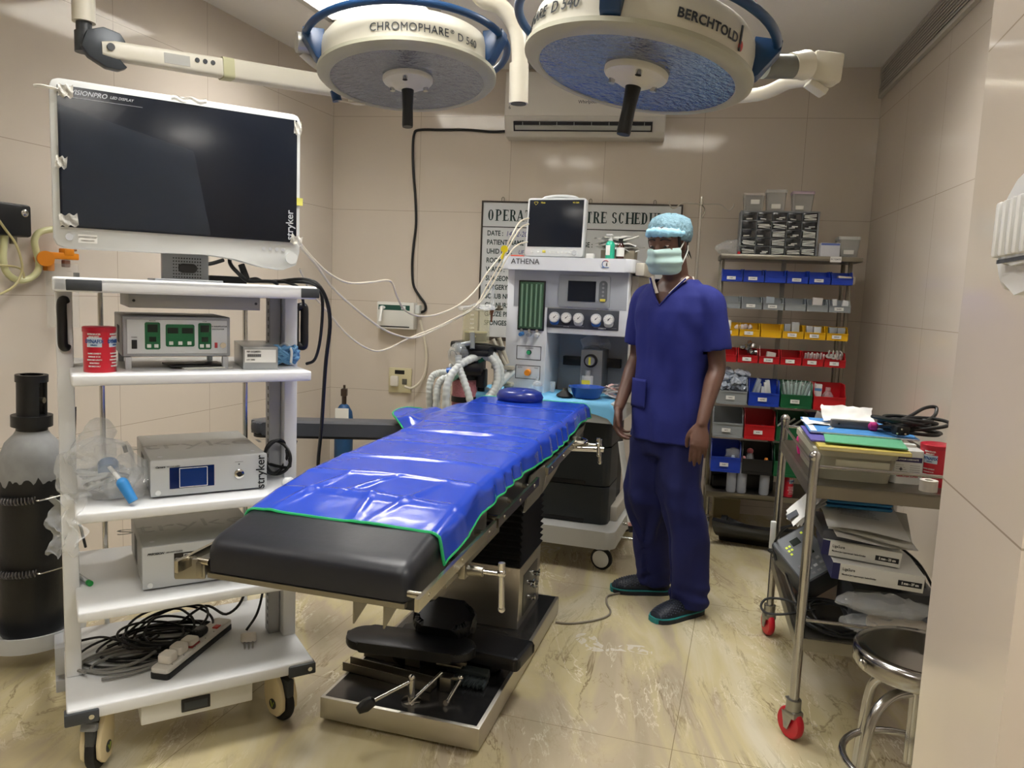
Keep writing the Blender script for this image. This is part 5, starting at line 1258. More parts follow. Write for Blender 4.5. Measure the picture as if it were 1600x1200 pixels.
# vaporiser
mb = MB(); mb.bb(.405, .525, .16, .33, .885, 1.125, .008); vpz = mb.build('vaporizer', mat('vap_grey', '#888d93', 0.35, 0.2), an)
mb = MB(); mb.cyl((.462, .145, 1.065), (.462, .162, 1.065), .036, n=32); mb.build('dial_ring', black_pl, vpz)
mb = MB(); mb.cyl((.462, .125, 1.065), (.462, .15, 1.065), .024, .026, 28); mb.build('dial', midgrey, vpz)
mb = MB(); mb.bb(.456, .468, .1235, .126, 1.045, 1.085, .002); mb.build('dial_mark', mat('dial_yellow', '#d7d24b', 0.4), vpz)
mb = MB(); mb.cyl((.455, .13, .90), (.455, .13, .985), .030, n=24); mb.cyl((.455, .13, .985), (.455, .13, 1.0), .014, n=18); mb.build('filler', lightgrey, vpz)
mb = MB(); mb.cyl((.455, .13, .99), (.455, .13, 1.015), .016, n=18); mb.build('filler_cap', midgrey, vpz)
mb = MB(); mb.bb(.430, .475, .0985, .1005, .935, .965); mb.build('yellow_label', mat('dial_yellow', '#d7d24b', 0.4), an)
mb = MB(); mb.bb(.275, .60, .29, .33, 1.022, 1.072, .003); mb.build('back_bar', black_pl, an)
# work surface, drawers, base
mb = MB(); mb.prism(rrect(.68, .62, .03, 5, .330, .21), .775, .878, None, .006); mb.build('work_surface', mat('surface_white', '#c9cdd0', 0.38), an)
dk = mat('drawer_charcoal', '#262c31', 0.4)
mb = MB(); mb.bb(.0, .60, .02, .52, .22, .775); mb.build('drawer_cabinet', mat('cabinet_charcoal', '#1c2125', 0.5), an)
for z0, z1 in ((.222, .420), (.426, .630), (.636, .772)):
    mb = MB(Matrix(((1, 0, 0, 0), (0, 1, 0, 0), (0, 0, 1, 0), (0, 0, 0, 1)))); mb.prism(rrect(.625, .28, .035, 5, .31, .14), z0, z1, None, .004); dro = mb.build('drawer', dk, an)
    mb = MB(); mb.bb(.08, .50, -.003, .02, z0 - .001, z0 + .022, .002); mb.build('drawer_grip', black_pl, dro)
mb = MB(); mb.prism(rrect(.74, .86, .05, 6, .315, .32), .125, .218, None, .006); mb.build('base', mat('base_white', '#c6c8c6', 0.38), an)
mb = MB(); mb.bb(.612, .66, .1, .62, .218, .30, .01); mb.build('base_side_cover', mat('side_cream', '#bcb7ab', 0.4), an)
for x, y in ((.615, -.045), (.0, -.045), (.62, .66), (.0, .66)):
    CT = Tr(x, y, 0) @ RZ(rad(78 if x > .5 else 20)); mb = MB(CT); mb.lathe([(0, -.014), (.052, -.014), (.058, -.008), (.058, .008), (.052, .014), (0, .014)], (0, 0, .058), 36, RY(PI/2)); ctr = mb.build('castor_tyre', black_rub, an)
    mb = MB(CT)
    mb.lathe([(0, -.019), (.038, -.019), (.045, -.015), (.045, .015), (.038, .019), (0, .019)], (0, 0, .058), 36, RY(PI/2)); mb.build('castor_hub', white_plastic, ctr)
    mb = MB(CT); mb.box((.028, .01, .085), (.02, .08, .08), RX(.2), .01); mb.cyl((-.01, .02, .11), (-.01, .02, .13), .02, n=16); mb.build('castor_fork', white_plastic, ctr)
for y, z in ((.02, .13), (.05, .20), (.30, .32)):
    mb = MB(); mb.cyl((.66, y + .1, z), (.83, y + .1, z), .010, n=14); mb.build('side_tube', chrome, an)
mb = MB(); mb.cyl((.83, .12, .13), (.83, .40, .32), .010, n=14); mb.bb(.815, .845, .1, .14, .115, .15, .004); mb.build('side_frame', chrome, an)
# logo and name
mb = MB(); mb.text('ATHENA', .040, FR(.100, -.001, 1.574), .004, 'CENTER', sx=.98); 
for v in mb.bm.verts: v.co.x += .02
mb.build('brand_lettering', inkgrey, an)
mb = MB(); mb.cyl((.545, -.002, 1.572), (.545, .0, 1.572), .024, n=30); mb.build('round_logo', paper, an)
mb = MB(); mb.tube([(.545 + .017*math.cos(rad(a)), -.003, 1.572 + .017*math.sin(rad(a))) for a in range(100, 261, 20)], .002, 6, smooth=False); mb.bb(.527, .563, -.003, -.002, 1.553, 1.557); mb.build('logo_blue_arc', mat('logo_blue', '#5a79ae', 0.5), an)
mb = MB(); mb.tube([(.545 + .018*math.cos(rad(a)), -.003, 1.572 + .018*math.sin(rad(a))) for a in range(40, 131, 15)], .0018, 6, smooth=False); mb.build('logo_red_arc', mat('logo_red', '#b5485a', 0.5), an)
mb = MB(); mb.text('S', .018, FR(.551, -.0028, 1.569), .03); mb.build('logo_letter', ink, an)
# ---- breathing system carried at the left of the machine
Yb = 4.02
clr = mat('bellows_dome_plastic', '#d8d3a8', 0.12, alpha=.38, coat=.3)
bc = at(743, 533, Yb)
mb = MB(); mb.cyl(bc + Vector((0, 0, -.005)), bc + Vector((0, 0, .165)), .072, .070, 36); mb.build('bellows_dome', clr, an, world=True)
mb = MB(); mb.cyl(bc, bc + Vector((0, 0, .045)), .058, n=32); mb.build('bellows_stack', mat('dark_grey_rubber', '#2b2b2d', .5), an, world=True)
mb = MB(); mb.cyl(bc + Vector((0, 0, .045)), bc + Vector((0, 0, .052)), .060, n=32); mb.build('bellows_disc', mat('bellows_disc', '#c9c29a', 0.4), an, world=True)
mb = MB(); 
for k in range(5): mb.text(str(1500 - k*300), .013, Matrix.Translation(bc + Vector((-.018, -.0735, .05 + k*.022))) @ RX(PI/2))
mb.build('dome_scale', paper, an, world=True)
bg = bag(None, (bc.x, bc.y, bc.z + .175), (.10, .08, .018), .018, 21); 
p_ = bg.location.copy(); me_ = bg.data; MI = AM.inverted()
for v in me_.vertices: v.co = MI @ (v.co + p_)
bg.location = (0, 0, 0); bg.parent = an; bg.name = 'dust_cover'
mb = MB(); p = at(742, 541, Yb); mb.box(p, (.22, .16, .035), RZ(ANY_) @ RY(rad(5)), .01); mb.box(p + Vector((.02, -.03, -.03)), (.16, .14, .03), RZ(ANY_), .01); mb.box(p + Vector((.115, -.02, .0)), (.08, .05, .02), RZ(ANY_) @ RY(.15), .004); mb.build('bellows_platform', black_pl, an, world=True)
mb = MB(); p = at(740, 560, Yb - .02); mb.box(p, (.11, .11, .15), RZ(ANY_), .015); mb.cyl(at(722, 575, Yb - .05), at(752, 575, Yb - .05), .045, n=20); mb.box(at(750, 590, Yb), (.07, .06, .10), RZ(ANY_), .01); mb.build('absorber_block', black_pl, an, world=True)
mb = MB(); mb.cyl(at(738, 520, Yb - .08), at(738, 545, Yb - .10), .013, n=16); mb.cyl(at(735, 536, Yb - .09), at(716, 540, Yb - .10), .013, n=16); mb.cyl(at(716, 535, Yb - .1), at(716, 550, Yb - .1), .016, n=16); mb.build('breathing_elbow', mat('elbow_grey', '#8e9496', 0.25, .4), an, world=True)
mb = MB(); mb.lathe([(.004, .06), (.03, .05), (.055, .01), (.05, -.03), (.028, -.055), (.014, -.065), (.014, -.11)], at(716, 553, Yb - .1), 28, RX(.3), False); mb.build('breathing_valve_cone', mat('cone_clear', '#cfd6d6', 0.12, alpha=.3, coat=.4), an, world=True)
pk = mat('soda_lime_pink', '#b5737c', 0.6, var=.3, vscale=120, bump=.6, bscale=160)
c0 = at(725, 640, Yb - .0)
mb = MB(); mb.cyl(c0 + Vector((0, 0, -.03)), c0 + Vector((0, 0, .17)), .066, n=32); mb.build('absorber_canister', pk, an, world=True)
mb = MB(); mb.cyl(c0 + Vector((0, 0, .045)), c0 + Vector((0, 0, .075)), .070, n=32); mb.cyl(c0 + Vector((0, 0, .165)), c0 + Vector((0, 0, .19)), .072, n=32); mb.cyl(c0 + Vector((0, 0, -.12)), c0 + Vector((0, 0, -.03)), .070, n=32); mb.build('canister_band', black_pl, an, world=True)
mb = MB(); mb.cyl(at(752, 575, Yb + .02), at(751, 660, Yb + .02), .02, n=16); mb.box(at(748, 700, Yb + .12), (.24, .25, .03), RZ(ANY_), .004); mb.box(at(790, 652, Yb + .1), (.12, .07, .04), RZ(ANY_), .004); mb.build('support_post', black_pl, an, world=True)
gr = mat('valve_green', '#0f6a4b', 0.4)
mb = MB(); mb.box(at(753, 552, Yb - .05), (.045, .05, .07), RZ(.3), .012); mb.cyl(at(751, 566, Yb - .06), at(746, 555, Yb - .06), .026, n=18); mb.build('green_valve', gr, an, world=True)
mb = MB(); mb.lathe([(0, 0), (.011, 0), (.011, .04), (.006, .05), (0, .05)], at(704, 583, Yb - .03), 16); mb.build('sample_filter', white_plastic, an, world=True)
mb = MB(); mb.cyl(at(698, 581, Yb - .04), at(713, 580, Yb - .04), .021, n=18); mb.build('blue_connector', mat('connector_blue', '#2c66c2', 0.3), an, world=True)
mb = MB(); mb.cyl(at(712, 580, Yb - .04), at(727, 574, Yb - .04), .023, n=18); mb.cyl(at(716, 584, Yb - .05), at(702, 592, Yb - .06), .022, n=18); mb.build('aqua_connector', mat('connector_aqua', '#9fd6c8', 0.3), an, world=True)
hose_m = mat('corrugated_hose', '#d6dcda', 0.35, alpha=.92, coat=.2)
def hose(pts, r=.018, name='corrugated_hose'):
    P = [at(*q) for q in pts]; PP = spline(P, 14); n = len(PP)
    mb = MB(); mb.tube(PP, lambda f: r * (1.0 + .07 * math.sin(f * n * 1.6)), 14, smooth=False); mb.build(name, hose_m, an, world=True)
hose([(702, 582, 3.98), (686, 583, 3.97), (675, 590, 3.96), (671, 610, 3.95), (672, 640, 3.95), (674, 690, 3.95)])
hose([(706, 591, 3.95), (692, 592, 3.93), (684, 605, 3.92), (682, 630, 3.9), (680, 690, 3.9)])
hose([(752, 556, 3.96), (735, 561, 3.92), (716, 573, 3.88), (702, 592, 3.84), (697, 620, 3.82), (698, 680, 3.82)], .020)
hose([(756, 557, 3.96), (770, 562, 3.95), (777, 580, 3.94), (775, 603, 3.92), (765, 622, 3.9), (752, 650, 3.86)], .019)
hose([(754, 551, 4.0), (768, 553, 3.99), (781, 572, 3.98), (782, 595, 3.97), (774, 615, 3.95), (764, 640, 3.9)], .018)
hose([(716, 556, 3.9), (718, 575, 3.88), (725, 595, 3.86), (733, 620, 3.84), (738, 650, 3.82)], .018)
hose([(800, 580, 4.05), (788, 592, 4.0), (770, 612, 3.95), (752, 640, 3.9)], .021)
mb = MB(); mb.cyl(at(770, 530, Yb), at(790, 570, Yb), .011, n=14); mb.cyl(at(780, 528, Yb + .05), at(793, 568, Yb + .05), .011, n=14); mb.box(at(786, 574, Yb + .02), (.12, .05, .02), RZ(ANY_), .004); mb.box(at(786, 600, Yb + .08), (.11, .05, .02), RZ(ANY_), .004); mb.build('swing_arm', mat('arm_beige', '#b7b2a2', 0.35), an, world=True)
mb = MB(); mb.tube([at(704, 556, Yb-.03), at(704, 549, Yb-.03), at(709, 548, Yb-.03), at(716, 558, Yb-.03), at(722, 567, Yb-.03)], .002, 6); mb.build('sensor_wire', black_cable, an, world=True)
mb = MB(); mb.cyl((.0, .02, 1.325), (-.05, .02, 1.32), .009, n=12); mb.cyl((-.02, .02, 1.312), (-.02, .02, 1.34), .012, n=12); mb.build('side_clamp', dullsteel, an)
# suction / oxygen flow tube hanging on the clamp
t = thing('oxygen_flowmeter', 'small clear flowmeter tube clamped at the left side of the machine', 'flowmeter', AW(-.055, .0, 1.27), ANY_)
mb = MB(); mb.cyl((0, 0, .07), (0, 0, .17), .010, n=16); mb.build('tube', clearp, t)
mb = MB(); mb.cyl((0, 0, .045), (0, 0, .075), .016, n=16); mb.build('valve_body', lightgrey, t)
mb = MB(); mb.lathe([(0, -.02), (.004, -.02), (.007, .02), (.014, .045), (0, .045)], (0, 0, 0), 16); mb.build('nozzle', mat('brown_metal', '#7a5340', 0.4, 0.5), t)
# ---- patient monitor
t = thing('patient_monitor', 'patient monitor with black screen standing on the anaesthesia machine', 'monitor', AW(.247, .16, 1.6015), ANY_ + rad(-1))
pm = mat('monitor_white', '#d5d8d9', 0.3)
Mt = RX(rad(-4))
mb = MB(Mt); mb.prism(rrect(.318, .306, .014, 4, 0, .155), .0, .05, Matrix(((1, 0, 0, 0), (0, 0, -1, -.02), (0, 1, 0, 0), (0, 0, 0, 1))), .004); mb.build('front_bezel', pm, t)
mb = MB(Mt); mb.bb(-.14, .14, -.02, .08, .01, .29, .02); mb.build('back_shell', lightgrey, t)
mb = MB(Mt); mb.bb(-.148, .148, -.0725, -.069, .052, .298, .001); mb.build('screen', screen_m, t)
mb = MB(Mt); mb.tube([(-.10, .0, .305), (-.08, .0, .322), (0, 0, .330), (.08, .0, .322), (.10, 0, .305)], .010, 10); mb.build('carry_handle', pm, t)
for i, x in enumerate((-.120, -.085, -.02, .0, .023, .046, .069, .090)):
    mb = MB(Mt); mb.bb(x - .006, x + .006, -.0725, -.069, .018, .028, .001); mb.build('button', white_plastic, t)
mb = MB(Mt); mb.bb(-.062, -.044, -.0727, -.069, .020, .034, .002); mb.build('yellow_button', mat('key_yellow', '#c2b64a', 0.4), t)
mb = MB(Mt); mb.cyl((.115, -.085, .024), (.115, -.069, .024), .012, n=24); mb.build('knob', lightgrey, t)
mb = MB(Mt); mb.tube([(-.112 + .010*math.sin(rad(a)) ** 3 * 1.1, -.0732, .281 + .0085*(math.cos(rad(a)) - .38*math.cos(rad(2*a)))) for a in range(0, 360, 15)], .0011, 5, smooth=False, closed=True)
mb.text('Vista', .013, FR(-.088, -.0728, .283), .01, 'LEFT', .3); mb.text('VS 1200', .010, FR(.105, -.0728, .283), .03); mb.build('screen_lettering', mat('screen_yellow', '#c9b93e', 0.5), t)
mb = MB(); mb.bb(-.12, .12, -.06, .09, 0, .008, .003); mb.build('foot', lightgrey, t)
# leads from the monitor to the left
def lead(pts, label, r=.0042, m=None, name='monitor_lead', group='white leads strung between trolley and monitor'):
    mb = MB(); mb.tube([at(*q) for q in pts], r, 7, sub=8); return tag(mb.build(name, m or white_cable), label, 'cable', group)
lead([(826, 341, 4.05), (812, 347, 3.95), (800, 368, 3.9), (786, 395, 3.9), (762, 425, 3.85), (742, 455, 3.8), (715, 478, 3.7), (680, 492, 3.5), (652, 493, 3.4), (632, 484, 3.3), (621, 465, 3.2), (613, 443, 3.15), (604, 438, 3.1), (580, 441, 3.0), (545, 442, 2.9), (515, 428, 2.75), (490, 405, 2.6), (467, 378, 2.45)], 'upper white lead sagging from the patient monitor past the wall box to the big screen')
lead([(826, 350, 4.05), (815, 355, 3.95), (803, 372, 3.92), (788, 400, 3.9), (765, 440, 3.85), (742, 480, 3.8), (715, 497, 3.7), (680, 515, 3.55), (650, 527, 3.4), (625, 525, 3.3), (595, 512, 3.15), (555, 482, 2.95), (520, 450, 2.8), (495, 415, 2.6), (468, 384, 2.45)], 'middle white lead sagging just under the wall box to the big screen')
lead([(824, 378, 4.05), (810, 382, 3.95), (797, 395, 3.92), (780, 425, 3.88), (752, 470, 3.8), (720, 492, 3.7), (680, 512, 3.55), (640, 528, 3.4), (605, 545, 3.25), (580, 547, 3.1), (545, 525, 2.95), (510, 485, 2.8), (485, 455, 2.65), (468, 420, 2.5)], 'lowest white lead sagging below the wall box toward the trolley', .0036)
t = thing('yellow_sensor', 'round yellow sensor disc hanging on the leads beside the machine top', 'sensor', at(788, 389, 3.87), 0)
mb = MB(); mb.cyl((0, -.004, 0), (0, .004, 0), .018, n=24); mb.build('disc', mat('sensor_yellow', '#e2cf1d', 0.4), t)
mb = MB(); mb.tube([(0, 0, -.015), (-.008, 0, -.035), (-.01, 0, -.05)], .006, 8); mb.build('yellow_tail', mat('sensor_yellow', '#e2cf1d', 0.4), t)
# ---- items on the machine top
def athing(name, label, cat, x, y, z, a=0, group=None): return thing(name, label, cat, AW(x, y, z), ANY_ + a, group)
t = athing('soap_bottle', 'green liquid soap bottle with white pump beside the patient monitor', 'bottle', .545, .10, 1.6015)
mb = MB(); mb.lathe([(0, 0), (.022, 0), (.024, .005), (.024, .075), (.018, .088), (.010, .094), (0, .094)], n=28); mb.build('bottle_body', mat('green_soap', '#27b08f', 0.15, coat=.5, alpha=.92), t)
mb = MB(); mb.bb(-.018, .004, -.0245, -.0215, .02, .07, .001); mb.build('label', paper, t)
mb = MB(); mb.cyl((0, 0, .09), (0, 0, .105), .011, n=18); mb.cyl((0, 0, .10), (0, 0, .122), .004, n=10); mb.box((-.006, 0, .124), (.034, .014, .008), None, .003); mb.build('pump', white_plastic, t)
t = athing('medicine_bottle', 'brown medicine bottle with black cap at the right of the green soap', 'bottle', .598, .10, 1.6015)
mb = MB(); mb.lathe([(0, 0), (.019, 0), (.020, .004), (.020, .065), (.013, .082), (.010, .086), (0, .086)], n=28); mb.build('bottle_body', mat('amber_glass', '#3c1a12', 0.12, coat=.5), t)
mb = MB(); mb.lathe([(.0203, .015), (.0206, .015), (.0206, .06), (.0203, .06)], n=28, cap=False); mb.build('label', paper, t)
mb = MB(); mb.cyl((0, 0, .084), (0, 0, .106), .012, n=20); mb.build('cap', black_pl, t)
t = athing('gauze_pile', 'loose pile of white folded gauze and wrappers behind the green soap bottle', 'gauze', .56, .28, 1.6015)
for i in range(9):
    mb = MB(Matrix.Translation((random.uniform(-.04, .04), random.uniform(-.03, .03), .055 + .008*i)) @ RZ(random.uniform(-.8, .8)) @ RY(random.uniform(-.15, .15)))
    mb.grid(lambda u, v: ((u-.5)*.16, (v-.5)*.12, .006*math.sin(7*u+i) + .006*math.sin(9*v)), 14, 10); crumple(mb, .006, 25, i); mb.build('gauze_sheet', mat('gauze_white', '#e4e5e2', 0.8), t, angle=180)
mb = MB(); mb.bb(-.09, .09, -.05, .06, 0, .055, .002); mb.build('open_carton', mat('brown_card', '#857c6b', 0.7), t)
t = athing('small_box', 'small white box just right of the patient monitor', 'box', .445, .09, 1.6015)
mb = MB(); mb.bb(-.02, .02, -.015, .015, 0, .025, .002); mb.build('box_body', paper, t)
t = athing('red_tray', 'flat red holder at the left front corner of the machine top', 'tray', .055, .06, 1.6015)
mb = MB(); mb.bb(-.03, .035, -.02, .02, 0, .008, .002); mb.build('tray_body', mat('coral', '#d65a48', 0.4), t)
# ---- blue drape and items on the work surface
mb = MB()
def drp(u, v):
    x = -.14 + .80 * u; y = -.16 + .42 * v
    z = .884
    ex = max(0, -.10 - y); z -= ex * 1.0
    if x > .62: z -= (x - .62) * .8
    if y < -.10: y = -.10 - .012 - ex * .15
    if y < -.105: z -= .03 * (.5 + .5 * math.sin(x * 21)) * (ex / .06)
    z += .003 * noise.noise(Vector((x * 14, y * 14, 1))) + .0
    return (x, y, z)
mb.grid(drp, 60, 34)
dm = mat('blue_drape', '#6fb4dc', 0.6, var=.08)
o = mb.build('drape', dm, None, angle=180)
o.rotation_euler = (0, 0, 0)
cc = o.location.copy(); o.location = AM @ cc; o.rotation_euler = (0, 0, ANY_); tag(o, 'light blue disposable drape spread over the machine work surface', 'drape')
mb = MB(AM @ Tr(.485, -.015, .888)); mb.lathe([(0, 0), (.060, 0), (.066, .004), (.088, .052), (.094, .055), (.094, .058), (.086, .058), (.063, .008), (0, .006)], n=48)
tag(mb.build('kidney_bowl' if False else 'plastic_bowl', mat('bowl_blue', '#1748a0', 0.3, coat=.3)), 'royal blue plastic bowl on the blue drape beside the standing person', 'bowl')
t = athing('face_mask_cushion', 'black rubber anaesthetic mask lying left of the blue bowl', 'mask', .375, -.04, .888)
mb = MB(); mb.lathe([(.012, .03), (.016, .032), (.022, .025), (.040, .012), (.045, .004), (.038, 0), (.028, .006), (.02, .016)], n=28, cap=False); mb.build('mask_cone', black_rub, t)
mb = MB(); mb.cyl((0, 0, .026), (0, 0, .045), .012, n=18); mb.build('mask_port', dullsteel, t)
t = athing('saline_bottle', 'clear plastic saline bottle at the back left of the blue drape', 'bottle', .215, .0, .888)
mb = MB(); mb.lathe([(0, 0), (.026, 0), (.027, .005), (.027, .05), (.018, .062), (.008, .066), (.007, .085), (0, .085)], n=24); mb.build('bottle_body', clearp, t)
mb = MB(); mb.lathe([(.0272, .01), (.0275, .01), (.0275, .04), (.0272, .04)], n=24, cap=False); mb.build('label', mat('pale_blue_label', '#b7c9e0', 0.5), t)
t = athing('vial', 'tiny glass vial with a black stopper on the drape near the vaporiser', 'vial', .365, .12, .888)
mb = MB(); mb.cyl((0, 0, 0), (0, 0, .028), .011, n=18); mb.build('glass', clearp, t)
mb = MB(); mb.cyl((0, 0, .028), (0, 0, .045), .008, n=16); mb.build('stopper', black_pl, t)
t = athing('glass_beaker', 'small clear cup standing on the drape in the recess', 'cup', .272, .10, .888)
mb = MB(); mb.lathe([(0, 0), (.013, 0), (.016, .055), (.0155, .055), (.0125, .003), (0, .003)], n=24); mb.build('cup_wall', clearp, t)
t = athing('ecg_lead_bundle', 'white packets scattered along the left edge of the blue drape', 'packets', .08, -.03, .888)
for i in range(10):
    mb = MB(Matrix.Translation((-.16 + .034*i, random.uniform(-.06, .05), .006 + .006*(i % 3))) @ RZ(random.uniform(-1, 1)) @ RX(random.uniform(-.2, .2)))
    mb.grid(lambda u, v: ((u-.5)*.06, (v-.5)*.04, .004*math.sin(6*u+i)), 8, 6); crumple(mb, .005, 40, i); mb.build('packet', mat('sterile_packet', '#c5d9dd', 0.4, alpha=.85), t, angle=180)
t = athing('wrapper_heap', 'heap of white and pink wrappers and tubing right of the blue bowl', 'wrappers', .60, .08, .888)
for i in range(12):
    mb = MB(Matrix.Translation((random.uniform(-.04, .045), random.uniform(-.07, .06), .008 + .005*i)) @ RZ(random.uniform(-1, 1)) @ RX(random.uniform(-.3, .3)))
    mb.grid(lambda u, v: ((u-.5)*.10, (v-.5)*.035, .006*math.sin(6*u+i)), 10, 5); crumple(mb, .006, 35, i+30); mb.build('wrapper', [paper, mat('pink_wrapper', '#d8b3b0', 0.6), foil][i % 3], t, angle=180)
# plastic bag on the vaporiser
bag('crumpled clear plastic bag lying on top of the grey vaporiser', AW(.47, .24, 1.155), (.085, .05, .03), .028, 31)
# ---- white rod leaning in front of the person
t = thing('leaning_rod', 'white rod with a black tip leaning beside the machine near the right hand', 'rod', at(987, 824, 3.75), 0)
a, b = at(970, 690, 3.75), at(986, 815, 3.72)
mb = MB(); mb.cyl(a, b, .014, .017, 18); mb.build('rod', white_plastic, t, world=True)
mb = MB(); mb.cyl(b, b + (b-a).normalized()*.018, .0175, n=18); mb.build('pink_band', mat('band_pink', '#d29a96', .5), t, world=True)
mb = MB(); mb.cyl(b + (b-a).normalized()*.018, b + (b-a).normalized()*.05, .018, n=18); mb.build('black_tip', black_rub, t, world=True)
# ---- blue gas cylinder in the back left corner
p = Vector((-1.13, 5.12, 0))
t = thing('gas_cylinder', 'slim blue gas cylinder with a white card in the back left corner', 'gas cylinder', p, 0)
mb = MB(); mb.lathe([(0, 0), (.05, 0), (.062, .015), (.062, .52), (.055, .57), (.032, .61), (.02, .62), (0, .62)], n=36); mb.build('body', mat('worn_blue_paint', '#1c4c7c', 0.42, var=.25, vscale=14), t)
mb = MB(); mb.cyl((0, 0, .61), (0, 0, .68), .016, n=16); mb.box((0, 0, .70), (.04, .04, .05), None, .004); mb.cyl((0, 0, .72), (0, 0, .75), .008, n=12); mb.build('valve', mat('bronze_valve', '#4c4038', 0.4, .6), t)
mb = MB(); mb.bb(-.045, .045, -.0655, -.0635, .49, .60); mb.build('card', paper, t)
# ================================================================= STEEL RACK WITH BINS
RKP = (1.21, 4.58, 0); RKY = rad(-12)
RKM = frame_matrix(RKP, RKY)
def RW(x, y, z): return RKM @ Vector((x, y, z))
rack = thing('storage_rack', 'stainless storage rack on castors carrying rows of coloured bins', 'rack', RKP, RKY)
mb = MB(); mb.bb(-.008, .778, -.005, .34, 1.662, 1.690, .003); mb.build('top_shelf', dullsteel, rack)
mb = MB(); mb.bb(.0, .76, -.06, .34, .238, .272, .003); mb.build('bottom_shelf', dullsteel, rack)
for x in (.012, .735):
    mb = MB(); mb.bb(x - .011, x + .011, .10, .125, .06, 1.662, .003); mb.build('upright', dullsteel, rack)
    mb = MB(); mb.bb(x - .011, x + .011, .305, .33, .06, 1.662, .003); mb.build('rear_upright', dullsteel, rack)
mb = MB(); mb.bb(.352, .378, .112, .125, .27, 1.662, .002); mb.build('centre_upright', mat('strut_grey', '#8f8f8a', 0.4, 0.5), rack)
for z in (1.60, 1.445, 1.285, 1.135, .95, .775, .57):
    mb = MB(); mb.bb(.0, .746, .096, .104, z - .03, z - .002, .001); mb.build('bin_rail', dullsteel, rack)
for x, y in ((.02, .02), (.74, .02), (.02, .31), (.74, .31)):
    mb = MB(); mb.cyl((x, y, .10), (x, y, .24), .010, n=14); mb.box((x, y - .01, .075), (.03, .05, .06), None, .008); mb.build('castor_fork', chrome, rack)
    mb = MB(); mb.cyl((x - .012, y - .02, .037), (x + .012, y - .02, .037), .037, n=28); mb.build('castor_wheel', mat('castor_grey', '#55575a', 0.5), rack)
mb = MB(); mb.bb(.60, .66, -.0075, -.0055, 1.658, 1.69); mb.build('shelf_label', paper, rack)
mb = MB(); mb.text('IV 7 DAYS', .012, FR(.63, -.008, 1.674), .02); mb.build('shelf_label_text', inkgrey, rack)
binm = dict(blue=blue_m, grey=binggrey, yellow=yellow_m, red=red_m, green=green_m, navy=mat('navy_plastic', '#101c58', 0.4), black=mat('black_bin_plastic', '#17181a', 0.45))
def make_bin(label, group, x, z0, w, h, d, colr, lab=True, text='', labx=.45, y=.092):
    """open-fronted picking bin, its back on the rail at y; front toward the room"""
    t = thing('storage_bin', label, 'bin', RW(x, y - d/2, z0), RKY, group)
    m = binm[colr]; k = .0028; w2 = w - .006
    mb = MB()
    mb.bb(-w2/2, w2/2, -d/2, d/2, 0, k)                                    # floor
    mb.bb(-w2/2, w2/2, d/2 - k, d/2, 0, h)                                 # back
    S = [(-d/2 - .0, 0), (d/2, 0), (d/2, h), (-d/2 + d*.30, h), (-d/2 + d*.22, h*.88), (-d/2 + d*.10, h*.62), (-d/2 - .004, h*.56)]
    Q = Matrix(((0, 0, 1, 0), (1, 0, 0, 0), (0, 1, 0, 0), (0, 0, 0, 1)))
    for s in (-1, 1):
        a = s * w2/2; mb.prism(S, min(a, a - s*k), max(a, a - s*k), Q)
        mb.bb(min(a, a - s*.006), max(a, a - s*.006), -d/2 + d*.30, d/2, h - .004, h + .001)     # rim
    mb.bb(-w2/2, w2/2, -d/2 - .004, -d/2 - .004 + k, 0, h*.50)            # front lip
    mb.bb(-w2/2, w2/2, -d/2 - .010, -d/2, h*.47, h*.53)
    mb.bb(-w2/2 + .008, w2/2 - .008, -d/2 - .008, -d/2 - .003, 0, h*.09)
    bsh = mb.build('bin_shell', m, t)
    if lab:
        lw_ = min(.05, w*.42)
        mb = MB(); mb.box((w*(labx - .5), -d/2 - .012, h*.27), (lw_, .001, h*.26 if h < .1 else .022), RX(-.1)); lbo = mb.build('label', paper, t)
        if text: mb = MB(); mb.text(text, .0085, Matrix.Translation((w*(labx - .5), -d/2 - .0135, h*.27)) @ RX(PI/2 - .1), .02, sx=.85); mb.build('label_text', inkgrey, lbo)
    return t
def item_box(label, x, y, z, size, a, colr, group=None, tilt=0, name='supply_box', stripe=None):
    t = thing(name, label, 'box', RW(x, y, z), RKY + a, group)
    mb = MB(RY(tilt)); mb.bb(-size[0]/2, size[0]/2, -size[1]/2, size[1]/2, 0, size[2], .001); mb.build('carton', mat('card_' + colr.strip('#'), colr, 0.5), t)
    if stripe: mb = MB(RY(tilt)); mb.bb(-size[0]/2 + .002, size[0]/2 - .002, -size[1]/2 - .0008, -size[1]/2, size[2]*stripe[1], size[2]*stripe[2]); mb.build('print', mat('card_' + stripe[0].strip('#'), stripe[0], 0.5), t)
    return t
ordn = ['first', 'second', 'third', 'fourth', 'fifth', 'sixth']
rows = [(1.530, .072, 'blue', 'top row of blue bins'), (1.372, .072, 'grey', 'second row of small grey bins'), (1.210, .078, 'yellow', 'row of small yellow bins'), (1.055, .082, 'red', 'row of small red bins')]
lt = [['IV SET', 'IV CANN', '', 'CANNULA', 'IV PORT', ''], ['', '3-WAY', 'EXTENSN', '', '', 'BLADES'], ['SUTURE', 'CLIPS', '', 'STAPLER', 'LOADER', 'NEEDLES'], ['', 'PADS', 'SPONGE', 'CAPS', 'VIALS', 'CLIPS']]
for r, (z0, h, colr, gname) in enumerate(rows):
    for i in range(6):
        x = .003 + .062 + i * .1215
        make_bin('%s bin, %s from the left in the %s of the rack' % (colr, ordn[i], ['top bin row', 'second bin row', 'third bin row', 'fourth bin row'][r]), gname + ' on the rack', x, z0, .1205, h, .11, colr, bool(lt[r][i]), lt[r][i])
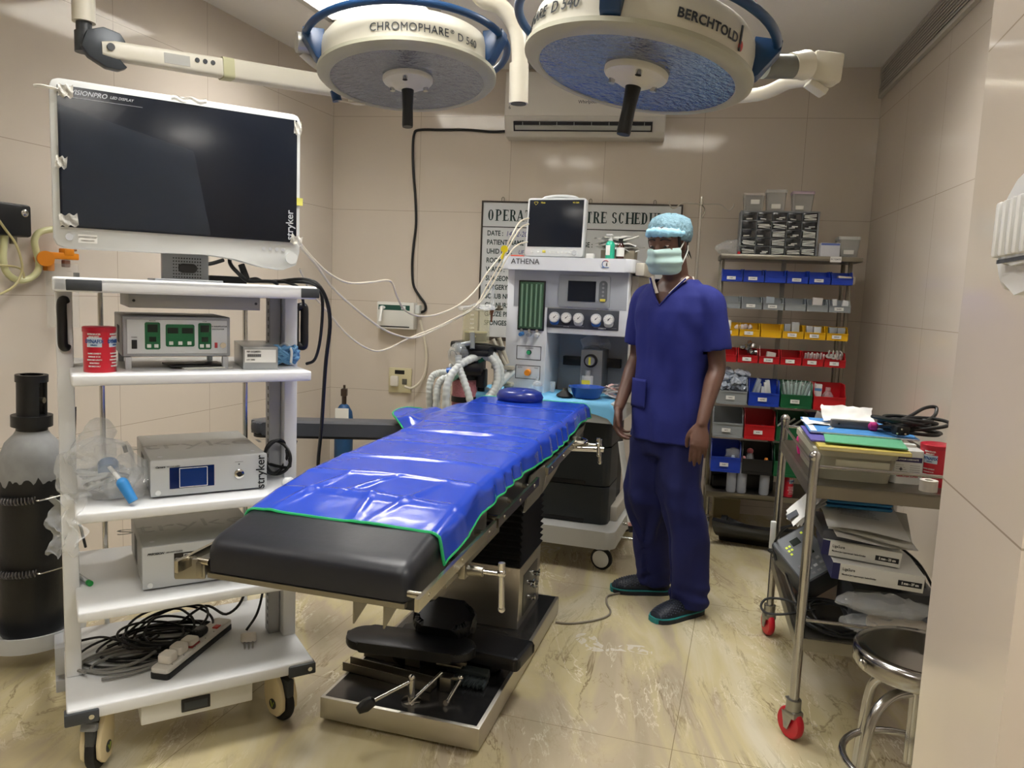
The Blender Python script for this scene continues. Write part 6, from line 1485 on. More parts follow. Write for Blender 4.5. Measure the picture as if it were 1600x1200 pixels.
big = [(.808, .150, .178, [('grey', 'TUBING'), ('blue', 'GLOVES'), ('green', 'SUCTION'), ('red', '')], 'upper row of large mixed-colour bins', 0.018, .181),
       (.608, .165, .178, [('grey', 'EMPTY'), ('red', 'MASKS'), ('green', ''), ('navy', '')], 'middle row of large mixed-colour bins', 0.008, .181),
       (.398, .172, .178, [('blue', 'FLUIDS'), ('black', ''), ('green', ''), ('green', '')], 'lowest row of large mixed-colour bins', 0.010, .181)]
for r, (z0, h, w, cs, gname, x0, st) in enumerate(big):
    for i, (cc_, tx) in enumerate(cs):
        make_bin('large %s bin, %s from the left in the %s large-bin row' % (cc_, ordn[i], ['upper', 'middle', 'lowest'][r]), gname + ' on the rack', x0 + st/2 + i*st, z0, w, h, .16, cc_, bool(tx), tx)
# contents that show above the bin fronts
gp = 'supplies standing in the rack bins'
item_box('white and red card packet in the fifth small grey bin', .555, .04, 1.378, (.055, .018, .075), .05, '#d8d2cc', gp, .05, 'supply_packet', ('#b04a50', 0, .25))
item_box('white packet in the left of the sixth small grey bin', .655, .04, 1.378, (.026, .016, .07), .0, '#d6d6d2', gp, -.05, 'supply_packet')
item_box('white folded packet in the right of the sixth small grey bin', .700, .03, 1.375, (.036, .014, .068), .1, '#dcdcd8', gp, .2, 'supply_packet')
item_box('pale blue packet in the third small grey bin', .295, .05, 1.378, (.045, .014, .07), 0, '#aab4ba', gp, 0, 'supply_packet')
item_box('cream cloth roll lying in the last blue bin of the top row', .70, .035, 1.538, (.09, .05, .042), 0, '#c9bfa6', gp, .06, 'cloth_roll')
item_box('tall white box in the first yellow bin', .066, .03, 1.215, (.028, .04, .085), 0, '#d6d6d2', gp)
for k, (dx, w, c2, hh) in enumerate(((-.03, .034, '#8f9496', .078), (.015, .042, '#a8acac', .09))): item_box(['grey', 'taller pale grey'][k] + ' carton in the fourth yellow bin', .43 + dx, .03, 1.215, (w, .04, hh), 0, c2, gp)
for k, (dx, w, c2, hh) in enumerate(((-.028, .036, '#a9abaa', .072), (.016, .040, '#c8caca', .07))): item_box(['grey', 'whiter'][k] + ' carton in the fifth yellow bin', .552 + dx, .03, 1.215, (w, .04, hh), 0, c2, gp)
for k in range(4): item_box(['lower left', 'lower right', 'upper left', 'upper right'][k] + ' grey carton of four in the sixth yellow bin', .652 + .044*(k % 2), .03, 1.215 + .036*(k // 2), (.042, .05, .034), 0, '#8d9192', gp)
item_box('white box with blue band in the large red bin', .585, .02, .815, (.062, .05, .135), -.1, '#d9d9d6', gp, .03, 'supply_box', ('#5c8fc4', .72, .84))
item_box('white carton in the third small red bin', .315, .03, 1.063, (.05, .03, .06), .1, '#c9c8c2', gp, .15, 'supply_packet')
t = thing('swab_stick', 'thin white stick standing in the third small red bin', 'stick', RW(.262, .04, 1.062), RKY, gp)
mb = MB(); mb.cyl((0, 0, 0), (-.006, 0, .095), .003, n=8); mb.build('stick', paper, t)
for k, (x, y) in enumerate(((.12, 1), (.175, 1), (.15, 0), (.20, 0))):
    bag(['left rear', 'right rear', 'left front', 'right front'][k] + ' silver packet in the yellow and red bins beside the person' if False else ['small clear packet at the left of the second yellow bin', 'small clear packet at the right of the second yellow bin', 'small clear packet in front in the second yellow bin', 'tiny clear packet at the edge of the second yellow bin'][k], RW(.155 + .025*(k-1.5), .02 + .01*k, 1.262), (.016, .012, .018), .008, k, 0, mat('pale_packet', '#c8bdbb', .4), gp, name='supply_packet')
slv = mat('silver_metal_items', '#a9aaa9', 0.25, 0.85)
for k, (dx, dz, r) in enumerate(((-.035, .075, .018), (.0, .06, .02), (.03, .065, .018), (-.012, .10, .018), (.028, .115, .022), (.0, .13, .014))):
    t = thing('steel_cup', ['left', 'front middle', 'right', 'upper left', 'upper right', 'topmost'][k] + ' shiny steel cup heaped in the second small red bin', 'cup', RW(.190 + dx, .02, 1.055 + dz), RKY + k, 'steel cups in the second red bin')
    mb = MB(RX(.5 + .6*k)); mb.lathe([(0, 0), (r*.6, 0), (r, r*.9), (r*1.15, r), (r*.95, r), (r*.55, .003), (0, .003)], n=20); mb.build('cup_wall', slv, t)
for k in range(9):
    t = thing('glass_vial', 'small clear vial in the fifth small red bin, %s from the left' % (ordn + ['seventh', 'eighth', 'ninth'])[k], 'vial', RW(.515 + .012*k, .03 - .012*(k % 3), 1.105 + .006*(k % 2)), RKY, 'clear vials in the fifth red bin')
    mb = MB(RX(.4)); mb.cyl((0, 0, -.02), (0, 0, .02), .006, n=10); mb.sph((0, 0, .02), .006, 8); mb.build('vial_body', mat('vial_pale', '#d9cfcf', 0.2), t)
for k in range(8):
    t = thing('filter_disc', 'round white disc in the sixth small red bin, %s row, %s from the left' % (['lower', 'upper'][k // 4], ordn[k % 4]), 'disc', RW(.645 + .022*(k % 4), .03, 1.115 + .018*(k // 4)), RKY, 'white discs in the sixth red bin')
    mb = MB(RX(.6 + .3*k) @ RY(.3*k)); mb.lathe([(0, -.003), (.018, -.003), (.02, 0), (.018, .003), (0, .003)], n=20); mb.build('disc_body', mat('disc_white', '#c9c8c2', .4), t)
pk1 = mat('lilac_clear_packets', '#aeb7c4', 0.22, .15, bump=.6, bscale=60, var=.25, vscale=30)
k = 0
for (x, z, y) in ((.06, .905, .0), (.10, .90, .02), (.14, .905, .0), (.07, .95, .03), (.12, .955, .03), (.165, .945, .02), (.185, .985, .04), (.15, .99, .03), (.09, .995, .04), (.045, .99, .05), (.13, .935, -.02), (.17, .90, -.0)):
    bag('crinkled clear tubing packet in the heap above the large grey bin, %s' % ['at its left bottom', 'bottom second', 'bottom third', 'middle layer left', 'middle layer centre', 'middle layer right', 'topmost right', 'top centre', 'top left of centre', 'leftmost at the top', 'lowest in front', 'at its right bottom'][k], RW(x, y, z), (.032, .026, .024), .016, 50 + k, k*.7, pk1, 'tubing packets in the large grey bin', name='tubing_packet', sc=30); k += 1
for k, (x, a, c2, h) in enumerate(((.225, .35, '#9aa3ae', .15), (.25, .2, '#b5bcc2', .12), (.29, 0, '#c6cbcf', .10), (.335, -.2, '#d8dbdc', .14), (.315, -.1, '#e0e0de', .125))):
    item_box(['steeply tilted grey', 'tilted pale grey', 'low white', 'rightmost white', 'inner white'][k] + ' paper packet in the large blue bin of the upper row', x, .03, .815, (.022, .05, h), 0, c2, gp, a * .8, 'paper_packet')
for k in range(9):
    t = thing('syringe_pack', 'clear packed syringe standing in the large green bin, %s from the left' % (ordn + ['seventh', 'eighth', 'ninth'])[k], 'syringe', RW(.415 + .014*k, .03 - .01*(k % 3), .82), RKY, 'packed syringes in the green bin')
    mb = MB(RY(-.3 + .08*k) @ RX(.15)); mb.cyl((0, 0, 0), (0, 0, .12 + .01*(k % 3)), .007, n=10); mb.cyl((0, 0, .12), (0, 0, .15), .003, n=8); mb.build('barrel', mat('syringe_pale', '#bcd0cb', .3, var=.1), t)
    mb = MB(RY(-.3 + .08*k) @ RX(.15)); mb.grid(lambda u, v: ((u-.5)*.026, .009*math.cos(3*u), .14*v), 4, 8); mb.build('wrapper', foil, t, angle=180)
t = thing('clear_bottle', 'clear round bottle in the right of the large red bin', 'bottle', RW(.655, .02, .815), RKY)
mb = MB(); mb.lathe([(0, 0), (.03, 0), (.033, .01), (.033, .07), (.02, .09), (.012, .10), (0, .10)], n=24); mb.build('bottle_body', clearp, t)
mb = MB(); mb.cyl((0, 0, .10), (0, 0, .118), .014, n=18); mb.build('cap', mat('cap_clear_pink', '#c9a5a4', .4), t)
for k in range(7):
    t = thing('marker', 'thin %s marker slanting in the middle-row large green bin, %s from the left' % ('white' if k % 2 else 'black', (ordn + ['seventh'])[k]), 'marker', RW(.385 + .02*k, .02, .70), RKY, 'slanting markers in the middle green bin')
    mb = MB(RY(.75 + .03*k)); mb.cyl((0, 0, -.05), (0, 0, .055), .0055, n=10); mb.build('barrel', paper if k % 2 else black_pl, t)
bag('clear packet in the large red bin of the middle row', RW(.30, .0, .665), (.035, .02, .02), .01, 77, 0, mat('clear_red_packet', '#c9b6b6', .2, alpha=.7), gp, name='supply_packet')
bag('clear wrapped connector in the lowest blue bin', RW(.14, -.0, .50), (.04, .03, .05), .02, 78, 0, foil, gp, name='supply_packet')
# cap tops of pink-capped bottles in the lowest row
for k, (x, z, y) in enumerate(((.245, .52, .02), (.435, .52, .02), (.50, .50, .02))):
    t = thing('spray_bottle', ['pink-capped clear bottle behind the middle saline bottle', 'pink-capped bottle in the third lowest bin', 'pink-topped clear bottle in the last lowest bin'][k], 'bottle', RW(x, y, z - .10), RKY, gp)
    mb = MB(); mb.lathe([(0, 0), (.026, 0), (.028, .05), (.022, .08), (.012, .095), (0, .095)], n=22); mb.build('bottle_body', clearp, t)
    mb = MB(); mb.sph((0, 0, .10), (.02, .02, .018), 16); mb.build('cap', mat('cap_pink', '#d07a86', .4), t)
# saline bottles and the tin standing on the bottom shelf
for k, (x, capc, lab) in enumerate(((.145, '#c9d3e4', 'leftmost clear saline bottle with a pale cap on the bottom rack shelf'), (.205, '#d58f97', 'middle clear saline bottle with a pink cap on the bottom rack shelf'), (.335, '#e08a3a', 'right clear saline bottle with an orange cap on the bottom rack shelf'))):
    t = thing('saline_bottle', lab, 'bottle', RW(x, -.03, .2725), RKY, 'saline bottles on the bottom rack shelf')
    mb = MB(); mb.lathe([(0, .004), (.024, 0), (.029, .008), (.0295, .10), (.028, .145), (.018, .175), (.011, .187), (0, .187)], n=28); mb.build('bottle_body', mat('saline_body', '#c3cad6', .15, alpha=.62, coat=.4), t)
    mb = MB(); mb.lathe([(0, .185), (.012, .185), (.0125, .21), (.009, .222), (0, .222)], n=20); mb.build('cap', mat('cap_' + str(k), capc, .4), t)
tin('small red tin at the right end of the bottom rack shelf', RW(.475, -.02, .2725), .026, .145, RKY + 1.0)
t = thing('foam_block', 'black box standing behind the saline bottles on the bottom shelf', 'box', RW(.12, .12, .2725), RKY)
mb = MB(); mb.bb(-.09, .28, -.04, .1, 0, .11, .004); mb.build('box_body', black_pl, t)
mb = MB(); mb.cyl((-.08, -.075, .04), (.0, -.075, .04), .036, n=20); mb.build('roll', black_rub, t)
# ---- small parts cabinet and boxes on top of the rack
cab = thing('parts_cabinet', 'grey small-parts cabinet with twenty-five clear drawers on top of the rack', 'cabinet', RW(.318, .15, 1.6905), RKY)
cg = mat('cabinet_grey', '#7d8186', 0.45)
CW, CH, CD = .445, .262, .16
mb = MB(); mb.bb(-CW/2, CW/2, -.06, CD - .06, 0, .006); mb.bb(-CW/2, CW/2, -.06, CD - .06, CH - .008, CH); mb.bb(-CW/2, -CW/2 + .010, -.06, CD-.06, 0, CH); mb.bb(CW/2 - .010, CW/2, -.06, CD-.06, 0, CH); mb.bb(-CW/2, CW/2, CD-.066, CD-.06, 0, CH)
cwid = (CW - .02) / 5; chei = (CH - .014) / 5
for i in range(1, 5): mb.bb(-CW/2 + .01 + i*cwid - .0015, -CW/2 + .01 + i*cwid + .0015, -.058, CD-.06, 0, CH)
for j in range(1, 5): mb.bb(-CW/2, CW/2, -.058, CD-.06, .006 + j*chei - .0015, .006 + j*chei + .0015)
mb.build('cabinet_body', cg, cab)
dr_m = mat('smoked_drawer', '#22252b', 0.2, alpha=.93, coat=.4); wr_m = mat('drawer_wrappers', '#cfd0cd', .5, var=.1)
fill = [[3, 2, 4, 3, 4], [3, 1, 4, 2, 4], [1, 1, 4, 2, 4], [0, 3, 3, 2, 2], [1, 1, 2, 1, 4]]
for j in range(5):
    for i in range(5):
        x = -CW/2 + .01 + (i + .5)*cwid; z = .006 + (j + .5)*chei
        mb = MB(); mb.bb(x - cwid/2 + .003, x + cwid/2 - .003, -.064, -.0615, z - chei/2 + .003, z + chei/2 - .003, .0008); mb.bb(x - .012, x + .012, -.070, -.064, z + chei/2 - .010, z + chei/2 - .004, .001); d_ = mb.build('drawer', dr_m, cab)
        n = fill[j][i]; w = cwid * .8
        if n:
            mb = MB()
            for q in range(n): mb.box((x + random.uniform(-.006, .006) * (4 - n) * 1.2, -.0665, z - chei*.32 + q*.0085), (w * (1.0 if n > 2 else .5), .003, .0062), RY(random.uniform(-.12, .12)))
            mb.build('drawer_contents', wr_m, d_)
def clearbox(label, x, z, w, h, d, lidc, lab, fillc, y=.13, a=0):
    t = thing('storage_box', label, 'box', RW(x, y, z), RKY + a, 'clear lidded boxes on the rack top')
    mb = MB()
    a_ = rrect(w*.86, d*.86, .012, 4); b_ = rrect(w, d, .014, 4)
    mb.rings([[(p[0], p[1], 0) for p in a_], [(p[0], p[1], h*.86) for p in b_]], cap=False); mb.rings([[(p[0], p[1], .0) for p in a_], [(p[0], p[1], .002) for p in a_]])
    mb.build('tub', mat('clear_tub', '#c9cac8', .25, alpha=.42, coat=.2), t)
    mb = MB(); mb.prism([(p[0]*1.04, p[1]*1.04) for p in b_], h*.85, h, None, .003); mb.build('lid', mat('lid_' + lidc.strip('#'), lidc, .4, alpha=.85), t)
    mb = MB(); mb.box((lab[0], -d*.47, lab[1]), (lab[2], .001, lab[3]), RX(.07)); mb.build('label', paper, t)
    mb = MB(); 
    for q in range(5): mb.box((random.uniform(-w*.15, w*.15), 0, .012 + q*h*.11), (w*.6, d*.55, h*.09), RZ(random.uniform(-.3, .3)) @ RY(random.uniform(-.1, .1)), .002)
    mb.build('contents', mat('contents_' + fillc.strip('#'), fillc, .6, var=.3, vscale=60), t)
zc = 1.6905 + CH
clearbox('clear lidded box with dark contents, leftmost on the parts cabinet', .165, zc, .120, .102, .10, '#c9c1bb', (.006, .05, .05, .026), '#55585c')
clearbox('clear lidded box with pale contents, middle of the three on the cabinet', .290, zc, .115, .122, .10, '#cfcfcc', (.0, .026, .052, .026), '#b9bab6')
clearbox('pink-lidded clear box at the right of the three on the cabinet', .440, zc, .122, .115, .10, '#c8b3c4', (-.018, .02, .045, .022), '#8f8d8e')
clearbox('tall clear box with white packets at the right end of the rack top', .705, 1.6905, .118, .118, .12, '#c4c6c4', (.0, .03, .055, .024), '#bdbcb8', .10)
t = item_box('white and blue carton between the parts cabinet and the last clear box', .60, .06, 1.6905, (.105, .08, .078), 0, '#c9cbd2', None, 0, 'supply_box', ('#5a6aa8', .82, .97))
bag('crumpled clear plastic bag lying left of the parts cabinet on the rack', RW(.045, .10, 1.735), (.085, .06, .042), .03, 90)
t = thing('small_lid', 'small red cap lying before the parts cabinet on the rack top', 'cap', RW(.095, .02, 1.6905), RKY)
mb = MB(); mb.lathe([(0, 0), (.008, 0), (.010, .008), (.007, .016), (0, .016)], n=16); mb.build('cap_body', red_m, t)
# ---- drip stand in front of the board
t = thing('drip_stand', 'thin steel drip stand with curled hooks behind the standing person', 'drip stand', (1.095, 4.70, 0), 0)
mb = MB(); mb.cyl((0, 0, .25), (0, 0, 2.0), .007, n=14); mb.build('pole', steel, t)
mb = MB(); mb.lathe([(0, 1.975), (.009, 1.975), (.011, 1.99), (.004, 2.03), (0, 2.03)], n=16); mb.build('finial', chrome, t)
for s in (-1, 1):
    mb = MB(); mb.tube([(0, 0, 1.985), (s*.07, 0, 1.988), (s*.12, 0, 1.985), (s*.145, 0, 1.965), (s*.17, 0, 1.955), (s*.19, 0, 1.975), (s*.195, 0, 1.995)], .0038, 8); mb.build('hook', steel, t)
mb = MB(); mb.tube([(.0, -.01, 1.98), (.018, -.01, 1.96), (.018, -.01, 1.93), (.008, -.01, 1.90)], .004, 6); mb.build('tie', dullsteel, t)
for k in range(4):
    a = rad(45 + 90*k); mb = MB(); mb.cyl((0, 0, .26), (.15*math.cos(a), .15*math.sin(a), .06), .009, n=12); mb.cyl((.15*math.cos(a), .15*math.sin(a), .06), (.15*math.cos(a), .15*math.sin(a), .04), .012, n=12); mb.build('leg', chrome, t)
    mb = MB(); mb.cyl((.15*math.cos(a) - .01, .15*math.sin(a), .025), (.15*math.cos(a) + .01, .15*math.sin(a), .025), .025, n=20); mb.build('castor', darkgrey, t)
# ---- black curved leg support on the floor
p = atz(1168, 852, 0)
t = thing('leg_support', 'black curved padded leg support lying on the floor under the rack', 'leg support', (p.x + .04, p.y + .0, 0), rad(-22)); t.scale = (1.12, 1.12, 1.12)
mb = MB()
def trough(u, v, k=0.0):
    x = (u - .5) * .36; a = rad(-75 + 150 * v); r = .105 + .03 * (2*u - 1)**2 - k
    return (x * (1 + .15 * math.sin(a)), .0 - r * 1.15 * math.sin(a), .125 - r * math.cos(a) * .92 + .03 * abs(2*u - 1)**2 + .05 * (v if v > .5 else 0))
n = 24; lo = []
for i in range(n + 1):
    u = i / n; L = [trough(u, j / 20) for j in range(21)] + [trough(u, 1 - j / 20, .03) for j in range(21)]
    lo.append(L)
mb.rings(lo); mb.M = Matrix.Identity(4)
zm = min(v.co.z for v in mb.bm.verts)
for v in mb.bm.verts: v.co.z -= zm
mb.build('padded_trough', mat('shiny_black_vinyl', '#0f1012', 0.28, coat=.2), t, angle=70)
mb = MB(); mb.cyl((-.19, .14, .05), (-.16, .14, .05), .05, n=24); mb.build('clamp_wheel', black_rub, t)
mb = MB(); mb.cyl((-.195, .14, .05), (-.188, .14, .05), .026, n=20); mb.build('red_ring', mat('red_ring', '#b3202b', .4), t)
# ---- plain cream block standing for a pale patch low on the back wall
t = thing('cream_block', 'low cream block on the floor against the back wall under the rack', 'box', (1.50, 4.93, 0), WY)
mb = MB(); mb.bb(-.14, .03, -.05, .04, 0, .13, .004); mb.build('box_body', mat('cream_tone', '#a69c78', .6), t)
# ================================================================= STEEL CART
CP = (.955, 2.35, 0); CY = rad(-13)
CM = frame_matrix(CP, CY)
def CWp(x, y, z): return CM @ Vector((x, y, z))
cart = thing('steel_cart', 'stainless two-shelf instrument cart on red castors at the right', 'cart', CP, CY)
tube_m = mat('polished_tube', '#b3b2b0', 0.2, 1.0, var=.05)
CW2, CD2 = .44, .80
for x in (0, CW2):
    for y in (0, CD2):
        mb = MB(); mb.cyl((x, y, .125), (x, y, .935), .0155, n=24); mb.lathe([(0, .955), (.008, .954), (.017, .945), (.0185, .935), (.0165, .925), (0, .925)], (x, y, 0), 24); mb.build('leg_tube', tube_m, cart)
        mb = MB(); M = Tr(x, y, 0) @ RZ(rad(35 if x == 0 and y == 0 else 15)); mb.M = M
        mb.cyl((0, 0, .10), (0, 0, .135), .024, n=20); mb.box((0, -.004, .088), (.045, .05, .028), None, .01)
        for s in (-1, 1): mb.prism([(-.022, .09), (.028, .09), (.014, .035), (-.002, .035)], min(s*.018, s*.022), max(s*.018, s*.022), Matrix(((0, 0, 1, 0), (1, 0, 0, 0), (0, 1, 0, 0), (0, 0, 0, 1))), .001)
        mb.cyl((.0, .026, .125), (0, .036, .125), .004, n=8); mb.build('castor_fork', mat('fork_zinc', '#9b9a94', .3, .9), cart)
        mb = MB(M); mb.lathe([(.030, -.013), (.047, -.013), (.052, -.007), (.052, .007), (.047, .013), (.030, .013)], (0, .006, .052), 36, RY(PI/2)); cwo = mb.build('castor_wheel', mat('red_castor', '#b81426', .35), cart)
        mb = MB(M); mb.lathe([(0, -.012), (.031, -.012), (.031, .012), (0, .012)], (0, .006, .052), 30, RY(PI/2)); mb.cyl((-.022, .006, .052), (.022, .006, .052), .007, n=14); mb.build('castor_hub', mat('hub_grey', '#8f9491', .4), cwo)
def cshelf(z, name):
    mb = MB(); mb.bb(.0, CW2, 0, CD2, z, z + .002); mb.bb(0.01, CW2 - .01, -.012, -.010, z - .038, z + .002); mb.bb(.01, CW2 - .01, CD2 + .010, CD2 + .012, z - .038, z + .002); mb.bb(-.012, -.010, .01, CD2 - .01, z - .038, z + .002); mb.bb(CW2 + .010, CW2 + .012, .01, CD2 - .01, z - .038, z + .002)
    mb.bb(-.012, CW2 + .012, -.012, CD2 + .012, z - .002, z); mb.build(name, dullsteel, cart)
cshelf(.845, 'upper_shelf'); cshelf(.345, 'lower_shelf')
for z in (.905, .405):
    mb = MB()
    mb.cyl((0, 0, z), (CW2, 0, z), .0055, n=12); mb.build('guard_rail', tube_m, cart)
    mb = MB(); mb.cyl((0, 0, z), (0, CD2, z), .0055, n=12); mb.build('guard_rail', tube_m, cart)
    mb = MB(); mb.cyl((0, CD2, z), (CW2, CD2, z), .0055, n=12); mb.build('guard_rail', tube_m, cart)
    mb = MB(); mb.cyl((CW2, 0, z), (CW2, CD2, z), .0055, n=12); mb.build('guard_rail', tube_m, cart)
def cthing(name, label, cat, x, y, z, a=0, group=None): return thing(name, label, cat, CWp(x, y, z), CY + a, group)
ZT, ZL = .8472, .3472
# clear tub with files on top
t = cthing('plastic_tub', 'large frosted plastic tub with a lid on the cart top shelf', 'tub', .135, .30, ZT)
mb = MB(); a_ = rrect(.225, .40, .03, 5); b_ = rrect(.250, .44, .03, 5)
mb.rings([[(p[0], p[1], z) for p in q] for q, z in ((a_, 0), (a_, .004), (b_, .082))]); mb.build('tub_body', mat('frosted_tub', '#a9a795', .3, alpha=.82, coat=.2), t)
mb = MB(); mb.prism([(p[0]*1.03, p[1]*1.02) for p in b_], .080, .102, None, .006); mb.build('tub_lid', mat('frosted_lid', '#bdbba9', .35, alpha=.9), t)
mb = MB(); mb.bb(-.06, .10, -.228, -.218, .050, .072, .003); mb.build('front_grip', mat('grip_clear', '#cfcdb9', .3, alpha=.7), t)
def folder(label, x, y, z, w, d, h, a, colr, edge=None, cat='folder'):
    t = cthing('folder', label, cat, x, y, z, a, 'files stacked on the plastic tub')
    mb = MB(); mb.bb(-w/2, w/2, -d/2, d/2, 0, h, .0008); mb.build('cover', mat('folder_' + colr.strip('#'), colr, .5, var=.05), t)
    if edge: mb = MB(); mb.bb(-w/2 + .002, w/2 - .002, -d/2 - .0005, -d/2 + .01, h*.15, h*.85); mb.build('page_edges', mat('folder_' + edge.strip('#'), edge, .6), t)
    return t
z = ZT + .103
folder('yellow-edged folder at the bottom of the stack on the tub', .155, .20, z, .27, .32, .012, -.03, '#bfae55', '#d8cf9a')
folder('purple folder sticking out left above the yellow folder', .085, .27, z + .0125, .16, .30, .006, -.02, '#5a54a0')
folder('green folder on top near the front of the stack', .175, .20, z + .019, .24, .26, .004, -.12, '#5da983')
tb2 = folder('large blue file on top of the stack with white edge strip', .19, .40, z + .0235, .34, .34, .006, -.04, '#4486c6', '#e0e0e0')
mb = MB(); mb.bb(-.165, -.145, -.16, .16, .006, .0068); mb.build('white_strip', paper, tb2)
mb = MB(); mb.text('CASE FILE', .022, TOPM(-.085, -.06, .0066, PI/2 - .3), .01); mb.build('cover_text', paper, tb2)
z2 = z + .0305
t = cthing('grey_stapler_case', 'flat dark grey bar with a magenta end lying on the blue file', 'stapler', .17, .36, z2, -.05)
mb = MB(); mb.bb(-.07, .06, -.016, .016, 0, .028, .004); mb.build('body', mat('bar_grey', '#5d5a57', .4), t)
mb = MB(); mb.cyl((.055, -.018, .014), (.075, -.018, .014), .0165, n=20); mb.sph((.066, -.018, .014), (.018, .012, .017), 16); mb.build('magenta_end', mat('magenta', '#b02a72', .35), t)
mb = MB(); mb.cyl((-.045, -.018, .015), (-.045, -.015, .015), .004, n=10); mb.build('hole', black_pl, t)
for k, (x, y, w, d, a, lab, amp) in enumerate(((.08, .42, .13, .09, .1, 'white paper sheet lying flat on the blue file', .004), (.17, .46, .17, .10, -.15, 'crumpled white paper standing up on the blue file', .02), (.27, .36, .08, .06, .4, 'small white paper scrap beside the magenta end', .008))):
    mb = MB(CM @ Tr(x, y, z2 + (.0 if k == 0 else .004)) @ RZ(a)); mb.grid(lambda u, v: ((u-.5)*w, (v-.5)*d, .002 + (.05*v*v if k == 1 else .003*math.sin(6*u)) ), 16, 12); crumple(mb, amp, 14, k*5)
    for v in mb.bm.verts:
        q = (CM.inverted() @ v.co)
        if q.z < z2 + .0005: v.co.z = z2 + .0005
    tag(mb.build('paper_sheet', paper, angle=180), lab, 'paper', 'papers on the cart')
# black cable bundle on the files
random.seed(12); P = []
for i in range(72):
    a = i * .52; k = .55 + .45*abs(math.sin(i*.31)); P.append(CWp(.34 + .105*math.cos(a)*k + .02*math.sin(i*.2), .30 + .06*math.sin(a)*k, z2 + .012 + .022*(1 + math.sin(i*.37))))
t = cthing('cable_bundle', 'black mains cable coiled with its three-pin plug on top of the files', 'cable', .34, .30, z2)
mb = MB(); mb.tube(P, .0062, 8, sub=4); mb.build('coil', black_cable, t, world=True)
mb = MB(); mb.tube([CWp(.26, .3, z2 + .03), CWp(.34, .34, z2 + .055), CWp(.40, .38, z2 + .085), CWp(.44, .39, z2 + .09), CWp(.43, .36, z2 + .065), CWp(.38, .3, z2 + .045)], .0062, 8); mb.build('loose_loop', black_cable, t, world=True)
mb = MB(); mb.box((-.04, -.05, .022), (.05, .04, .035), RZ(.3), .01); mb.build('plug_body', black_rub, t)
for dx, dz in ((-.055, .015), (-.030, .015), (-.042, .03)):
    mb = MB(); mb.cyl((dx, -.068, dz), (dx - .004, -.088, dz), .0032, n=10); mb.build('pin', chrome, t)
# white chemical bottle, red tin and tape rolls
t = cthing('chemical_bottle', 'white plastic bottle with purple and red printed label on the cart', 'bottle', .300, .155, ZT)
mb = MB(); mb.prism(rrect(.095, .06, .014, 5), 0, .10, None, .005); mb.rings([[(p[0]*k, p[1]*k, z_) for p in rrect(.095, .06, .014, 5)] for k, z_ in ((1.0, .095), (.97, .108), (.55, .118), (.50, .126))]); mb.build('bottle_body', white_plastic, t)
mb = MB(); mb.bb(-.040, .040, -.0308, -.0300, .072, .088); mb.build('purple_band', mat('label_purple', '#2c2354', .5), t)
mb = MB(); mb.text('LITHIUM CARBONATE', .007, FR(0, -.0315, .080), .02, sx=.85); mb.build('band_text', paper, t)
mb = MB(); mb.text('AMMONIA SUPRA', .010, FR(0, -.0308, .026), .03, sx=.8); mb.build('red_text', mat('label_red', '#a3222b', .5), t)
mb = MB()
for k in range(4): mb.bb(-.035, .0 - .004*k, -.0306, -.0300, .040 + k*.007, .0408 + k*.007); mb.bb(.006, .036, -.0306, -.0300, .040 + k*.007, .0408 + k*.007)
mb.box((-.02, -.0305, .048), (.008, .0008, .008), RY(PI/4)); mb.build('label_print', inkgrey, t)
tin('larger red bandage tin on the steel cart beside the white bottle', CWp(.390, .16, ZT), .048, .133, CY - .1)
tape_m = mat('white_tape', '#d9d4cb', .6)
for k, (x, y, zz, lab) in enumerate(((.345, .055, ZT, 'white tape roll lying in front of the red tin on the cart'), (.425, .045, ZT, 'lower white tape roll partly hidden by the doorway wall'), (.425, .045, ZT + .042, 'upper white tape roll stacked partly behind the doorway wall'))):
    t = thing('tape_roll', lab, 'tape', CWp(x, y, zz), 0, 'white tape rolls on the cart')
    mb = MB(); mb.rings([[(r*math.cos(2*PI*i/36), r*math.sin(2*PI*i/36), z_) for i in range(36)] for r, z_ in ((.012, 0), (.026, 0), (.026, .034), (.012, .034))], loop_close=True); mb.build('roll', tape_m, t)
t = cthing('pink_ball', 'magenta rounded plastic cap standing at the far left of the cart top', 'cap', .035, .52, ZT)
mb = MB(); mb.lathe([(0, 0), (.016, 0), (.02, .02), (.024, .045), (.022, .062), (.012, .075), (0, .078)], n=24); mb.build('cap_body', mat('hot_pink', '#d62a88', .3), t)
t = cthing('file_bundle', 'dark grey document wallet leaning beside the pink cap on the cart', 'wallet', .08, .56, ZT, .1)
mb = MB(RY(.25)); mb.bb(-.004, .004, -.12, .12, 0, .15, .001); mb.build('wallet', mat('wallet_grey', '#6f6a66', .5), t)
